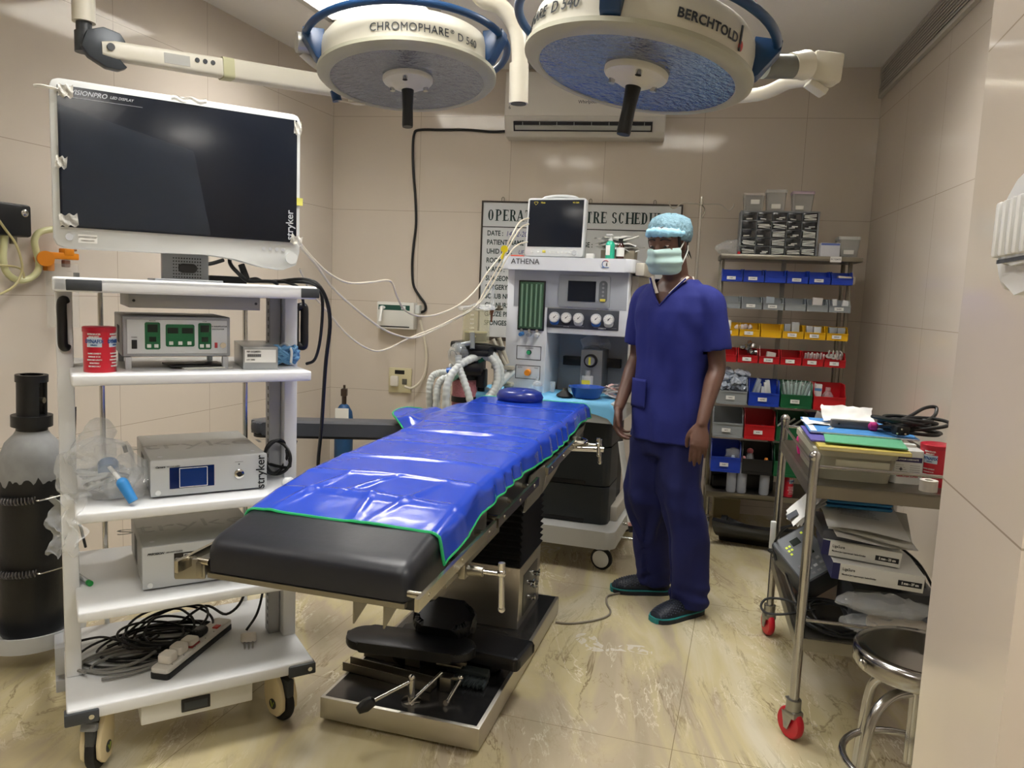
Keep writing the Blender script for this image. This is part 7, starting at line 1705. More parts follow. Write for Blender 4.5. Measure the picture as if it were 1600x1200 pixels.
# papers and blue cloth between the shelves, stack on the lower shelf
t = cthing('blue_cloth', 'folded blue cloth on top of the lower shelf pile', 'cloth', .175, .28, .735)
cl_m = mat('surgical_blue_cloth', '#2f79ad', .7, var=.06)
for k in range(3):
    mb = MB(Tr(.004*k, 0, .004 + .014*k)); mb.prism(rrect(.215 - .01*k, .22, .012, 3), 0, .010, None, .004); crumple(mb, .003, 20, k); mb.build('cloth_fold', cl_m, t, angle=80)
mb = MB(); mb.cyl((.09, -.08, .03), (.135, -.10, .028), .003, n=8); mb.build('dark_pin', darkgrey, t)
def lowbox(label, x, y, z, w, d, h, a, body, num, tilt=0.0, brand='LigaSure'):
    t = cthing('instrument_box', label, 'box', x, y, z, a, 'white instrument cartons on the lower cart shelf')
    mb = MB(RY(tilt)); mb.bb(-w/2, w/2, -d/2, d/2, 0, h, .001); mb.build('carton', mat('carton_white', '#cfd0cc', .5), t)
    mb = MB(RY(tilt)); mb.bb(-w/2 - .0004, -w/2 + .022, -d/2 - .0006, d/2, .0005, h - .0005); mb.build('blue_end', mat('carton_navy', '#1a1f55', .5), t)
    mb = MB(RY(tilt)); mb.text(brand, .013, FR(-w/2 + .03, -d/2 - .0004, h*.68), .01, 'LEFT', sx=.85); mb.text('Maryland Jaw Laparoscopic Sealer/Divider', .0075, FR(-w/2 + .03, -d/2 - .0004, h*.36), .02, 'LEFT', sx=.8); mb.build('printed_text', ink, t)
    mb = MB(RY(tilt)); mb.bb(w/2 - .075, w/2 - .006, -d/2 - .0006, -d/2, h*.25, h*.58); mb.build('size_band', ink, t)
    mb = MB(RY(tilt)); mb.text(num, .011, FR(w/2 - .04, -d/2 - .001, h*.415), .03, sx=.8); mb.build('size_text', paper, t)
t = cthing('document_pouch', 'printed white sheets and a clear pouch lying on the pile', 'papers', .19, .22, .66)
for k, (dx, dz, a) in enumerate(((-.0, .062, .0), (.03, .045, -.15), (.01, .03, .1))):
    mb = MB(Tr(dx, .0, dz) @ RZ(a) @ RY(.08) @ RX(.16)); mb.grid(lambda u, v: ((u-.5)*.25, (v-.62)*.28, .006*math.sin(4*u+k) ), 12, 12); mb.build('sheet', paper if k != 1 else mat('sheet_grey', '#cfcec6', .5), t, angle=180)
mb = MB(); 
for k in range(6): mb.box((-.02 + .0*k, -.10 + .018*k, .068), (.12 - .01*(k % 3), .0012, .0006), RY(.08) )
mb.build('sheet_print', inkgrey, t)
mb = MB(Tr(.0, .0, .0)); mb.bb(-.13, .12, -.12, .12, -.02, .02, .008); crumple(mb, .006, 14); mb.build('grey_pouch', mat('grey_pouch', '#4a4d55', .4), t)
lowbox('upper white instrument carton with a navy end marked 23 cm', .185, .20, .592, .235, .24, .050, -.08, 0, '5 mm - 23 cm', .06)
lowbox('lower white instrument carton with a navy end marked 37 cm', .225, .17, .530, .270, .26, .054, -.03, 0, '5 mm - 37 cm', .05)
mb = MB(CM @ Tr(.33, .22, .345)); mb.bb(-.16, .10, -.11, .15, 0, .145, .01); crumple(mb, .006, 10); tag(mb.build('grey_case', mat('dark_case', '#3b3e42', .45)), 'dark grey ribbed case under the instrument cartons', 'case')
t = cthing('leaning_papers', 'white printed sheets sticking out diagonally at the cart left side', 'papers', .02, .22, .715)
for k in range(3):
    mb = MB(Tr(0, .0, 0) @ RY(rad(-40 - 7*k)) @ RZ(.1*k)); mb.grid(lambda u, v: ((u-.5)*.13, (v-.5)*.20, .008*math.sin(3*u)), 8, 8); mb.build('sheet', paper, t, angle=180)
mb = MB(RY(rad(-38)) @ Tr(-.05, -.02, .008)); mb.bb(-.02, .02, -.03, .03, 0, .001); mb.build('print_block', inkgrey, t)
# tilted grey controller
t = cthing('foot_controller', 'grey control unit with lit green keys tilted on the lower cart shelf', 'controller', .03, .38, ZL + .002, .25)
Mx = Tr(0, 0, .0) @ RY(rad(-38)) @ RX(rad(28))
gb = mat('controller_grey', '#4b4f55', .4); 
mb = MB(Tr(.03, 0, .13) @ RZ(.1) @ RY(rad(-30)) @ RX(rad(35))); mb.prism(rrect(.15, .20, .015, 4), -.10, .045, None, .008); mb.build('body', gb, t)
Mp = Tr(.03, 0, .13) @ RZ(.1) @ RY(rad(-30)) @ RX(rad(35)) @ Tr(0, 0, .0455)
mb = MB(Mp); mb.prism(rrect(.138, .185, .012, 4), -.001, .001); mb.build('key_panel', mat('controller_panel', '#70757b', .35), t)
for (x, y, w, h) in ((.0, .055, .034, .026), (.015, .0, .034, .026)):
    mb = MB(Mp); mb.bb(x - w/2, x + w/2, y - h/2, y + h/2, .001, .0025); mb.build('display', lcd, t)
glow = mat('lit_green_key', '#c9d84a', .4, emit=.5)
for i, (x, y) in enumerate(((-.04, .05), (-.028, .05), (-.04, .035), (-.028, .035), (.04, .075), (-.04, .02))):
    mb = MB(Mp); mb.bb(x - .004, x + .004, y - .004, y + .004, .001, .0025); mb.build('lit_key', glow, t)
for i in range(12):
    x, y = -.045 + .024*(i % 4), -.035 - .022*(i // 4)
    mb = MB(Mp); mb.bb(x - .007, x + .007, y - .005, y + .005, .001, .0025, .0008); mb.build('key', lightgrey if i in (5, 6) else midgrey, t)
mb = MB(); mb.tube([CWp(.16, .36, .62), CWp(.06, .34, .63), CWp(-.02, .36, .60), CWp(-.045, .40, .54), CWp(-.05, .42, .50), CWp(-.04, .40, .46)], .0045, 8); tag(mb.build('controller_cable', black_cable), 'thin black cable arching over the tilted control unit', 'cable')
t = cthing('cable_clip', 'white clip with a dark knob hanging at the far left cart leg', 'clip', -.015, .62, .50)
mb = MB(); mb.bb(-.03, -.01, -.02, .0, -.06, .05, .003); mb.build('clip', white_plastic, t)
mb = MB(); mb.sph((.0, -.01, -.07), (.035, .02, .014), 16); mb.build('knob', black_pl, t)
# plastic wrapped cable pouches
bag('clear wrapped grey pouch on the lower cart shelf, the upper of two', CWp(.26, .06, ZL + .115), (.15, .06, .030), .02, 101, CY)
bag('clear wrapped pouch with a tan pad lying at the lower cart shelf front', CWp(.29, .055, ZL + .05), (.16, .07, .036), .02, 104, CY)
mb = MB(CM @ Tr(.30, .05, ZL + .03)); mb.prism(rrect(.18, .09, .02, 4), 0, .04, None, .01); tag(mb.build('tan_pad', mat('tan_card', '#9b8560', .6)), 'tan pad inside the front clear pouch', 'pad')
random.seed(4)
for k, (c_, n, rx, ry, lab) in enumerate((((.12, .12), 60, .12, .10, 'loose black cable loops on the left of the lower cart shelf'), ((.34, .40), 60, .12, .18, 'black cables spread over the right rear of the lower cart shelf'))):
    P = []; a = 0
    for i in range(n):
        a += .5 + random.uniform(-.1, .1); kk = .5 + .5*abs(math.sin(i*.2 + k)); P.append(CWp(c_[0] + rx*kk*math.cos(a), c_[1] + ry*kk*math.sin(a), ZL + .006 + .05*(.5 + .5*math.sin(i*.5))))
    mb = MB(); mb.tube(P, .0042, 6, sub=4); tag(mb.build('cable_coil', black_cable), lab, 'cable', 'black cables on the lower cart shelf')
mb = MB(); mb.tube([CWp(.05, .10, ZL + .05), CWp(-.03, .12, ZL + .07), CWp(-.09, .14, ZL + .06), CWp(-.11, .13, ZL + .035), CWp(-.09, .11, ZL + .02), CWp(-.03, .10, ZL + .03), CWp(.06, .12, ZL + .05)], .0042, 8); tag(mb.build('cable_loop', black_cable), 'black cable loop hanging out over the left edge of the lower cart shelf', 'cable')
mb = MB()
for k in range(4):
    mb.tube([CWp(.33, .30, .60 - .02*k), CWp(.39 + .01*k, .20, .56), CWp(.425, .12, .47 - .02*k), CWp(.40, .10, .40), CWp(.33, .12, .375)], .0042, 8) if k < 1 else None
P = [CWp(.36 + .045*math.cos(i*.6), .15 + .04*math.cos(i*.6) + .003*i, .48 + .09*math.sin(i*.6)) for i in range(44)]
mb.tube(P, .0045, 6, sub=4); tag(mb.build('standing_cable_coil', black_cable), 'upright black cable coil at the right of the instrument cartons', 'cable')
# ================================================================= STOOL
sp = (1.105, 1.925, 0)
st = thing('stool', 'chrome round-topped stool partly hidden by the doorway wall', 'stool', sp, 0)
mb = MB(); mb.lathe([(0, .502), (.13, .510), (.153, .512), (.161, .507), (.164, .498), (.163, .468), (.159, .462), (.12, .462), (0, .462)], n=64); mb.build('seat', mat('stool_chrome', '#9a9894', .14, 1.0), st)
mb = MB(); mb.cyl((0, 0, .20), (0, 0, .463), .016, n=20); mb.cyl((0, 0, .40), (0, 0, .462), .03, n=20); mb.build('centre_column', tube_m, st)
for k in range(4):
    a = rad(200 + 90*k); c_, s_ = math.cos(a), math.sin(a)
    mb = MB(); mb.tube([(.02*c_, .02*s_, .40), (.09*c_, .09*s_, .395), (.145*c_, .145*s_, .34), (.165*c_, .165*s_, .2), (.18*c_, .18*s_, .012)], .0135, 14); mb.build('leg', tube_m, st)
    mb = MB(); mb.cyl((.18*c_, .18*s_, 0), (.18*c_, .18*s_, .03), .018, n=16); mb.build('foot_cap', black_rub, st)
mb = MB(); mb.tube([(.166*math.cos(2*PI*k/32), .166*math.sin(2*PI*k/32), .19) for k in range(32)], .010, 12, smooth=False, closed=True); mb.build('foot_ring', tube_m, st)
mb = MB(); mb.sph((-.163, -.02, .485), .007, 12); mb.bb(-.165, -.159, -.035, -.01, .472, .492, .001); mb.build('rim_rivet', chrome, st)
# ================================================================= DISPENSER ON THE DOORWAY WALL
jy = math.atan2(jd.y, jd.x)            # local x along the wall away from the camera, local y out of the jamb toward... the room side
def jp(px, py, out=0.0):
    n = Vector((-jn.x, -jn.y, 0)); o = Vector((0, 0, CAMH)); q = Vector((P1.x, P1.y, 0)) + n * out; d = ray(px, py)
    return o + d * ((n.dot(q) - n.dot(o)) / n.dot(d))
b0 = jp(1543, 440, .052)
t = thing('wall_dispenser', 'white plastic wall dispenser on the doorway wall at the right edge', 'dispenser', (b0.x + jn.x*.052, b0.y + jn.y*.052, b0.z), jy + PI)
# local x points toward the camera, local y points into the wall-normal away from the room?  (room side = -local y after the flip)
sgn = 1 if (Matrix.Rotation(jy + PI, 3, 'Z') @ Vector((0, 1, 0))).dot(Vector((-jn.x, -jn.y, 0))) > 0 else -1
dw = mat('dispenser_white', '#dfdfdd', .3)
def dsp(prof, y0, y1, bev): 
    mb = MB(); mb.prism(prof, min(sgn*y0, sgn*y1), max(sgn*y0, sgn*y1), Matrix(((1, 0, 0, 0), (0, 0, 1, 0), (0, 1, 0, 0), (0, 0, 0, 1))), bev); return mb
O = [(x_, z_*.70) for x_, z_ in [(0, -.002), (.02, -.016), (.07, -.022), (.17, -.022), (.20, -.01), (.21, .03), (.21, .13), (.18, .155), (.11, .158), (.05, .14), (.02, .115), (.006, .09), (.0, .03)]]
dsp(O, 0, .045, .012).build('shell', dw, t)
O2 = [(x*.84 + .018, z*.78 + .026) for x, z in O]
dsp(O2, .045, .052, .004).build('front_cover', mat('dispenser_face', '#d6d7d7', .35), t)
mb = MB()
for k in range(7): mb.bb(.03 + k*.022, .042 + k*.022, min(sgn*.051, sgn*.060), max(sgn*.051, sgn*.060), .024, .082, .003)
mb.build('ribs', dw, t)
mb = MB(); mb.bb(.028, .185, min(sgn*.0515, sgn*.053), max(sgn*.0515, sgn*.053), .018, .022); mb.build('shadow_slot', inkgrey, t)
mb = MB(); mb.tube([(.02, sgn*.012, .085), (-.006, sgn*.012, .083), (-.012, sgn*.012, .078), (-.013, sgn*.012, .05), (-.012, sgn*.012, .024)], .0018, 8); mb.bb(-.020, .003, min(0, sgn*.02), max(0, sgn*.02), .006, .024, .003); mb.build('wire_lever', dw, t)
# floor cable near the table
mb = MB(); mb.tube([atz(868, 972, .006), atz(885, 974, .006), atz(905, 973, .006), atz(930, 969, .006), atz(948, 963, .006), atz(954, 955, .006), atz(948, 942, .006), atz(952, 930, .006), atz(985, 925, .006)], .0045, 8)
tag(mb.build('floor_cable', mat('taupe_cable', '#857d70', .5)), 'thin taupe cable curling on the floor from the table to the shoe', 'cable')
# ================================================================= STANDING PERSON
PP = (.705, 3.395, 0); PYAW = rad(-46)
PSC = 1.028
per = thing('person', 'person in dark blue scrubs, face mask and blue cap standing beside the anaesthesia machine', 'person', PP, PYAW)
per.scale = (1, 1, PSC)
PM = frame_matrix(PP, PYAW) @ Matrix.Diagonal((1, 1, PSC, 1)); PI_ = PM.inverted()
def PL(w): return PI_ @ Vector(w)        # world -> person frame (front is -y, own left is +x)
skin = mat('brown_skin', '#573b2f', .5, var=.10, vscale=10, bump=.05, bscale=80)
def cap(mb, pts, n=14, flat=None):
    """tapered limb through (point, radius) stations with rounded ends"""
    P = [Vector(p) for p, r in pts]; Rr = [r for p, r in pts]
    SP = spline(P, 6); m = len(SP)
    def rf(f):
        t = f * (len(Rr) - 1); i = min(int(t), len(Rr) - 2); k = t - i; k = k*k*(3-2*k) * .5 + k*.5
        return Rr[i] * (1-k) + Rr[i+1] * k
    mb.tube(SP, rf, n, smooth=False); mb.sph(P[0], Rr[0]*.995, 14); mb.sph(P[-1], Rr[-1]*.995, 14)
def ering(cx, cy, z, a, b, n=28, p=2.3, rz=0.0):
    o = []
    for k in range(n):
        t = 2*PI*k/n; c_, s_ = math.cos(t), math.sin(t)
        x = a * (abs(c_)**(2/p)) * (1 if c_ >= 0 else -1); y = b * (abs(s_)**(2/p)) * (1 if s_ >= 0 else -1)
        o.append((cx + x*math.cos(rz) - y*math.sin(rz), cy + x*math.sin(rz) + y*math.cos(rz), z))
    return o
HDZ = rad(10); HT = rad(12)
headM = Tr(-.010, -.058, 1.502) @ RZ(HDZ) @ RX(HT)     # head pivot at the neck top; nods forward
# -------- body: one continuous surface
mb = MB()
# torso (kept inside the shirt)
mb.rings([ering(0, .0, .80, .135, .095), ering(0, .0, .92, .145, .10), ering(0, 0, 1.05, .13, .092), ering(0, -.005, 1.2, .145, .098), ering(0, -.005, 1.33, .160, .10), ering(0, .0, 1.40, .145, .088), ering(0, .005, 1.445, .085, .065), ering(0, .003, 1.47, .056, .055)])
cap(mb, [((0, .012, 1.40), .062), ((0, -.012, 1.47), .056), ((0, -.042, 1.55), .055)], 20)
# legs inside the trousers down to the ankles
_a, _b = PL((.829, 3.307, 0)), PL((.715, 3.555, 0)); FL, FRt = (_a.x, _a.y), (_b.x, _b.y)
for (hx_, (fx_, fy_)) in ((.085, FL), (-.085, FRt)):
    cap(mb, [((hx_, 0, .86), .082), ((hx_*1.05 + fx_*.1, .0, .65), .068), ((fx_*.95, -.01 + fy_*.4, .47), .052), ((fx_, fy_*.8, .28), .046), ((fx_, fy_, .10), .036)], 16)
# arms
LSh, LEl, LWr = Vector((.168, .005, 1.375)), Vector((.212, .03, 1.105)), PL((.795, 3.145, .895))
RSh, REl, RWr = Vector((-.168, .005, 1.375)), Vector((-.215, .035, 1.105)), PL((.482, 3.40, .915))
for S, E_, W_ in ((LSh, LEl, LWr), (RSh, REl, RWr)):
    cap(mb, [(S, .050), (S.lerp(E_, .5), .043), (E_, .037), (E_.lerp(W_, .3), .038), (E_.lerp(W_, .75), .028), (W_, .0235)], 16)
# head
mb.M = headM
mb.sph((0, .0, .115), (.074, .093, .098), 32)            # cranium
mb.rings([[(x*.99, y, z) for x, y, z in r] for r in (ering(0, -.045, -.002, .030, .034, 24), ering(0, -.038, .012, .046, .050, 24), ering(0, -.028, .04, .058, .060, 24), ering(0, -.018, .075, .064, .070, 24), ering(0, -.008, .115, .068, .078, 24))])
mb.cyl((0, -.088, .105), (0, -.108, .062), .008, .014, 14); mb.sph((0, -.104, .064), (.016, .014, .012), 12)       # nose
mb.sph((0, -.074, .128), (.056, .016, .011), 16)          # brow
for s in (-1, 1):
    mb.sph((s*.031, -.070, .104), (.0155, .013, .0115), 14)
    mb.sph((s*.040, -.064, .078), (.020, .016, .016), 12)
    mb.sph((s*.073, .012, .092), (.009, .018, .030), 14, RZ(s*.3)); mb.sph((s*.072, .006, .068), (.007, .010, .012), 10)
mb.sph((0, -.082, .030), (.024, .012, .012), 14); mb.sph((0, -.080, .008), (.018, .014, .014), 12)
mb.M = Matrix.Identity(4)
# hands: palm + five bent fingers each
def hand(mb, wrist, down, back, side, curl, ln=1.0):
    """down: towards the fingertips, back: normal of the back of the hand, side: towards the thumb"""
    d = Vector(down).normalized(); b = Vector(back); b = (b - d * b.dot(d)).normalized(); s = d.cross(b).normalized()
    if s.dot(Vector(side)) < 0: s = -s
    def q(x, y, z): return wrist + s*x + d*y + b*z       # x to the thumb side, y to the tips, z to the back
    loops = []
    for y, w, t, zo in ((-.012, .0235, .0185, 0), (.012, .026, .0175, 0), (.04, .036, .0165, .0), (.07, .041, .0150, .002), (.092, .040, .0135, .001), (.100, .034, .0095, 0)):
        loops.append([q(w*math.cos(2*PI*k/20), y, zo + t*math.sin(2*PI*k/20)) for k in range(20)])
    mb.rings(loops)
    for i, (x, L, r, y0) in enumerate(((.0285, .070, .0086, .092), (.0095, .078, .0090, .096), (-.0095, .073, .0086, .093), (-.028, .058, .0077, .084))):
        a = 0.0; p = (x, y0 - .016, .002); pts = [(q(*p), r*1.06)]
        px_, py_, pz_ = p
        c_ = curl[i]
        for seg, (fr, ca) in enumerate(((.16, .3), (.44, .9), (.27, 1.0), (.19, .7))):
            a += c_ * ca; l = L * fr * 1.08
            px_ += x * .02 * fr; py_ += l * math.cos(a); pz_ -= l * math.sin(a)
            pts.append((q(px_, py_, pz_), r * (1.02, .98, .90, .76)[seg]))
        cap(mb, pts, 10)
        mb.sph(q(x, y0 - .004, .006), (r*1.0), 10)      # knuckle
    cap(mb, [(q(.022, .014, -.004), .0135), (q(.042, .040, -.012), .0118), (q(.050, .066, -.018), .0098), (q(.048, .092, -.024), .0082)], 12)
    mb.sph(q(.026, .030, -.007), .016, 12)
ldir = (PL((.775, 3.10, .735)) - LWr)
camL = PL((0, 0, 1.4)) - LWr
hand(mb, LWr, ldir, camL + Vector((.1, 0, 0)), Vector((-1, -.3, 0)), (.20, .16, .20, .26))
rdir = (PL((.480, 3.36, .78)) - RWr)
hand(mb, RWr, rdir, Vector((-1, -.25, .1)), Vector((0, -1, 0)), (.42, .50, .56, .60))
out = remesh(mb, .0042, 3)
out.build('body', skin, per, angle=180)
# nails
nail = mat('nails', '#c49a8c', .3)
# -------- eyes nearly closed (looking down), brows, hair
mb = MB(headM)
for s in (-1, 1):
    mb.sph((s*.031, -.0765, .1005), (.0125, .0085, .0075), 16)
mb.build('eyes', mat('eye_white', '#b9a79c', .25), per)
mb = MB(headM)
for s in (-1, 1): mb.sph((s*.031, -.0835, .0985), (.0052, .003, .005), 12)
mb.build('irises', mat('eye_dark', '#120c0a', .15), per)
mb = MB(headM)
for s in (-1, 1):
    mb.tube([(s*.016, -.0845, .101), (s*.024, -.0872, .0975), (s*.034, -.0862, .0965), (s*.044, -.078, .099)], .0016, 6)
    for sg in range(1): pass
    mb.tube([(s*.012, -.0885, .1255), (s*.024, -.0905, .1305), (s*.038, -.086, .1295), (s*.050, -.074, .122)], lambda f: .0042 - .0022*f, 8)
mb.build('eyebrows', mat('black_hair', '#0d0a09', .6), per)
mb = MB(headM)
for s in (-1, 1):
    mb.grid(lambda u, v: (s*(.031 + (u-.5)*.032*(1)), -.0845 + .010*(2*u-1)**2 - .0035*math.sin(PI*v) + .004, .0985 + .013*v), 10, 6)
mb.build('eyelids', skin, per, angle=180)
hair_m = mat('black_hair', '#0d0a09', .6)
mb = MB(headM); mb.sph((0, .028, .115), (.080, .084, .088), 28)
for v in mb.bm.verts: 
    pass
mb.rings([ering(0, .045, .035, .052, .040, 24), ering(0, .040, .07, .070, .058, 24), ering(0, .030, .12, .080, .078, 24)])
for s in (-1, 1):
    mb.rings([[(s*.066 + s*.009*math.cos(2*PI*k/12), -.028 + .012*math.sin(2*PI*k/12) + dy, z) for k in range(12)] for z, dy in ((.088, .006), (.11, .0), (.14, .0))])
crumple(mb, .003, 60); mb.build('hair', hair_m, per, angle=70)
mb = MB(headM)
random.seed(2)
for k in range(26):
    a = rad(random.uniform(20, 160)); x, y = .076*math.cos(a), .03 + .078*math.sin(a); z = random.uniform(.035, .09)
    mb.cyl((x, y, z + .02), (x*1.10, y*1.08 + .008, z - .012), .0045, .0006, 6)
mb.build('hair_tufts', hair_m, per)
# -------- bouffant cap: dark-blue crown with a light folded front
capm = mat('bouffant_blue', '#6b8c99', .75, var=.22, vscale=60, bump=.9, bscale=70)
capl = mat('bouffant_front', '#8fc4dc', .7, var=.1, vscale=40, bump=.6, bscale=50)
mb = MB(headM @ RX(rad(-10)))
mb.lathe([(.082, .108), (.089, .116), (.094, .138), (.093, .168), (.080, .195), (.052, .213), (.02, .221), (0, .222)], (0, .0, 0), 56, None, False)
for v in mb.bm.verts:
    v_ = (headM @ RX(rad(-10))).inverted() @ v.co
    a = math.atan2(v_.y, v_.x); v_.y = v_.y * 1.16 + .008; k = 1 + .018*math.sin(a*23 + v_.z*90) * (1 if v_.z < .2 else .3)
    v_.x *= k; v_.y *= k; v_.z += .004*math.sin(a*7)
    v.co = (headM @ RX(rad(-10))) @ v_
crumple(mb, .004, 35, 3); o = mb.build('surgical_cap', capm, per, angle=60); md = o.modifiers.new('s', 'SOLIDIFY'); md.thickness = .002
mb = MB(headM @ RX(rad(-10)))
lo = []
for k in range(25):
    a = rad(-172 + 164*k/24); e = math.sin(PI*k/24) ** .5
    ca, sa = math.cos(a), math.sin(a)
    lo.append([(ca*(.086 + .017*e*math.cos(t)), sa*(.106 + .019*e*math.cos(t)), .139 + .021*e*math.sin(t) + .003*math.sin(k*2.3)) for t in [2*PI*j/14 for j in range(14)]])
mb.rings(lo); crumple(mb, .0035, 45, 5); mb.build('cap_front_fold', capl, per, angle=70)
# -------- surgical mask
mm_ = mat('mask_green', '#a9c6c2', .75, var=.04)
mb = MB(headM)
def mpt(u, v):
    a = rad(-90 + (u - .5) * 158)                 # around the face
    z = .090 - .112*v + .006*math.cos((u-.5)*2*PI)*(v) 
    pl = .0032*math.sin(v*PI*5.0)
    bulge = math.sin(PI*min(1, max(0, v)))**.8
    r = .074 + .014*bulge + pl - .006*max(0, v-.72)/.28
    nose = math.exp(-((u-.5)/.10)**2) * max(0, 1 - v*1.1) * .026
    lower = .0 if v < .6 else (v-.6)*.03
    rx = r * .93; ry = r * 1.12 + nose - lower*.5
    side = abs(u-.5)*2
    z += (-.004 if v < .5 else .012*(v-.5)*2) * side**2
    return (rx*math.cos(a), ry*math.sin(a) - .010, z)
mb.grid(mpt, 40, 26); o = mb.build('face_mask', mm_, per, angle=180); md = o.modifiers.new('s', 'SOLIDIFY'); md.thickness = .0015; md.offset = 1
mb = MB(headM)
for s in (-1, 1):
    mb.tube([(s*.071, -.030, .080), (s*.077, -.006, .102), (s*.080, .014, .118), (s*.082, .028, .108)], .0032, 6)
    mb.tube([(s*.066, -.032, .0), (s*.076, -.006, .03), (s*.082, .020, .062), (s*.082, .030, .088)], .0032, 6)
mb.build('mask_ear_loops', mat('mask_loop', '#cfd2cd', .6), per)
# -------- undershirt collar, showing just inside the neckline
def fy0(x, z): return -(.124) * (max(0, 1 - (abs(x)/.178)**2.3))**(1/2.3)
mb = MB()
for s in (-1, 1):
    mb.grid(lambda u, v: (s*(.098*(.42 + .62*u) - .016*v), fy0(.098*(.42 + .62*u), 1.38)*(1 - .32*(.42 + .62*u)**1.5) + .0145 + .004*v, 1.336 + .117*(.42 + .62*u) + .006 + .003*v), 14, 3)
mb.grid(lambda u, v: ((.085 - .008*v)*math.cos(PI*u), (.060 - .006*v)*math.sin(PI*u) + .0, 1.452 + .016*v + .0*u), 24, 3)
mb.build('undershirt_collar', mat('undershirt', '#cfc6bb', .8), per, angle=180)
# -------- scrub shirt
scrub = mat('navy_scrubs', '#131d68', .85, var=.10, vscale=5, bump=.25, bscale=14)
scrub_p = mat('navy_scrub_trousers', '#0e164f', .85, var=.10, vscale=5, bump=.25, bscale=12)
mb = MB()
mb.rings([ering(.005, .004, .745, .180, .135), ering(.004, .0, .86, .180, .132), ering(0, .0, .98, .172, .124), ering(0, -.002, 1.10, .168, .120), ering(0, -.004, 1.22, .176, .122), ering(0, -.004, 1.32, .186, .120), ering(0, 0, 1.385, .178, .106), ering(0, .004, 1.425, .142, .088), ering(0, .006, 1.452, .102, .074), ering(0, .006, 1.468, .080, .064)])
for S, E_ in ((LSh, LEl), (RSh, REl)):
    s = 1 if S.x > 0 else -1
    d = (E_ - S).normalized(); tip = S + d * .215
    P = [S + Vector((-s*.05, 0, .012)), S + Vector((s*.004, 0, -.012)), S.lerp(tip, .5) + Vector((s*.006, 0, 0)), tip + Vector((s*.004, 0, 0))]
    cap_r = [.050, .060, .062, .066]
    SP = spline(P, 6); mb.tube(SP, lambda f: cap_r[0] + (cap_r[-1] - cap_r[0]) * f ** .6, 22, smooth=False)
sh = remesh(mb, .008, 6)
bm = sh.bm
# folds
for v in bm.verts:
    p = v.co.copy(); a = math.atan2(p.y, p.x)
    n_ = v.normal if v.normal.length else Vector((0, 0, 1))
    f = .0065*math.sin(a*7 + p.z*6 + 2*noise.noise(p*4)) * min(1, max(0, (1.25 - p.z)/.35))
    f += .008*noise.noise(Vector((p.x*9, p.y*9, p.z*4))) + .005*noise.noise(Vector((p.x*22, p.y*22, p.z*9)))
    f += .004*math.sin((p.z*38 + abs(p.x)*60)) * math.exp(-((p.z-1.27)/.07)**2) * math.exp(-((abs(p.x)-.15)/.05)**2)
    d_ = Vector((p.x, p.y, 0)).normalized() if abs(p.x) < .2 else Vector((p.x - (.20 if p.x > 0 else -.20), p.y, 0)).normalized()
    v.co += d_ * f
# neckline: deep V in front, round at the back
zV = 1.338
def cutplane(co, no):
    bmesh.ops.bisect_plane(bm, geom=bm.verts[:] + bm.edges[:] + bm.faces[:], plane_co=co, plane_no=no, dist=1e-5)
kx = .098; 
cutplane((0, 0, zV), (1/kx*(1.468-zV), 0, -1)); cutplane((0, 0, zV), (-1/kx*(1.468-zV), 0, -1)); cutplane((0, 0, 1.455), (0, 0, 1)); cutplane((0, 0, .765), (0, 0, 1)); cutplane((0, .01, 0), (0, 1, 0))
sl = (1.468 - zV) / kx
dele = []
for f in bm.faces:
    c_ = f.calc_center_median()
    if c_.z > 1.455 and abs(c_.x) < .11: dele.append(f)
    elif c_.y < .01 and c_.z > zV + sl*abs(c_.x): dele.append(f)
    elif c_.z < .765: dele.append(f)
bmesh.ops.delete(bm, geom=dele, context='FACES')
# open the sleeve ends
dele = []
for S, E_ in ((LSh, LEl), (RSh, REl)):
    d = (E_ - S).normalized(); tip = S + d * .208
    bm.normal_update()
    cut = [f for f in bm.faces if abs(f.calc_center_median().x) > .13 and (f.calc_center_median() - tip).dot(d) > -.012 and (f.calc_center_median() - tip).length < .085 and f.normal.dot(d) > .55]
    dele += cut
bmesh.ops.delete(bm, geom=list(set(dele)), context='FACES')
o = sh.build('scrub_shirt', scrub, per, angle=180); md = o.modifiers.new('s', 'SOLIDIFY'); md.thickness = .0035; md.offset = -1
# pocket and V binding
def front_y(x, z): return -(.124) * (max(0, 1 - (abs(x)/.178)**2.3))**(1/2.3)
mb = MB()
for s in (-1, 1): mb.tube([Vector((s*(kx-.006)*t, front_y(s*kx*t, 1.38)*(1 - .32*t**1.5) + .0065, zV + (1.455 - zV)*t + .001)) for t in [i/10 for i in range(11)]], .0038, 6, smooth=False)
mb.build('neckline_binding', scrub, per)
mb = MB()
def pk(u, v): 
    x = -.135 + .10*u; z = .90 + .125*v; return (x, front_y(x, z) - .010 - .003*math.sin(PI*u), z)
mb.grid(pk, 10, 10); o = mb.build('shirt_pocket', scrub, per, angle=180); md = o.modifiers.new('s', 'SOLIDIFY'); md.thickness = .003
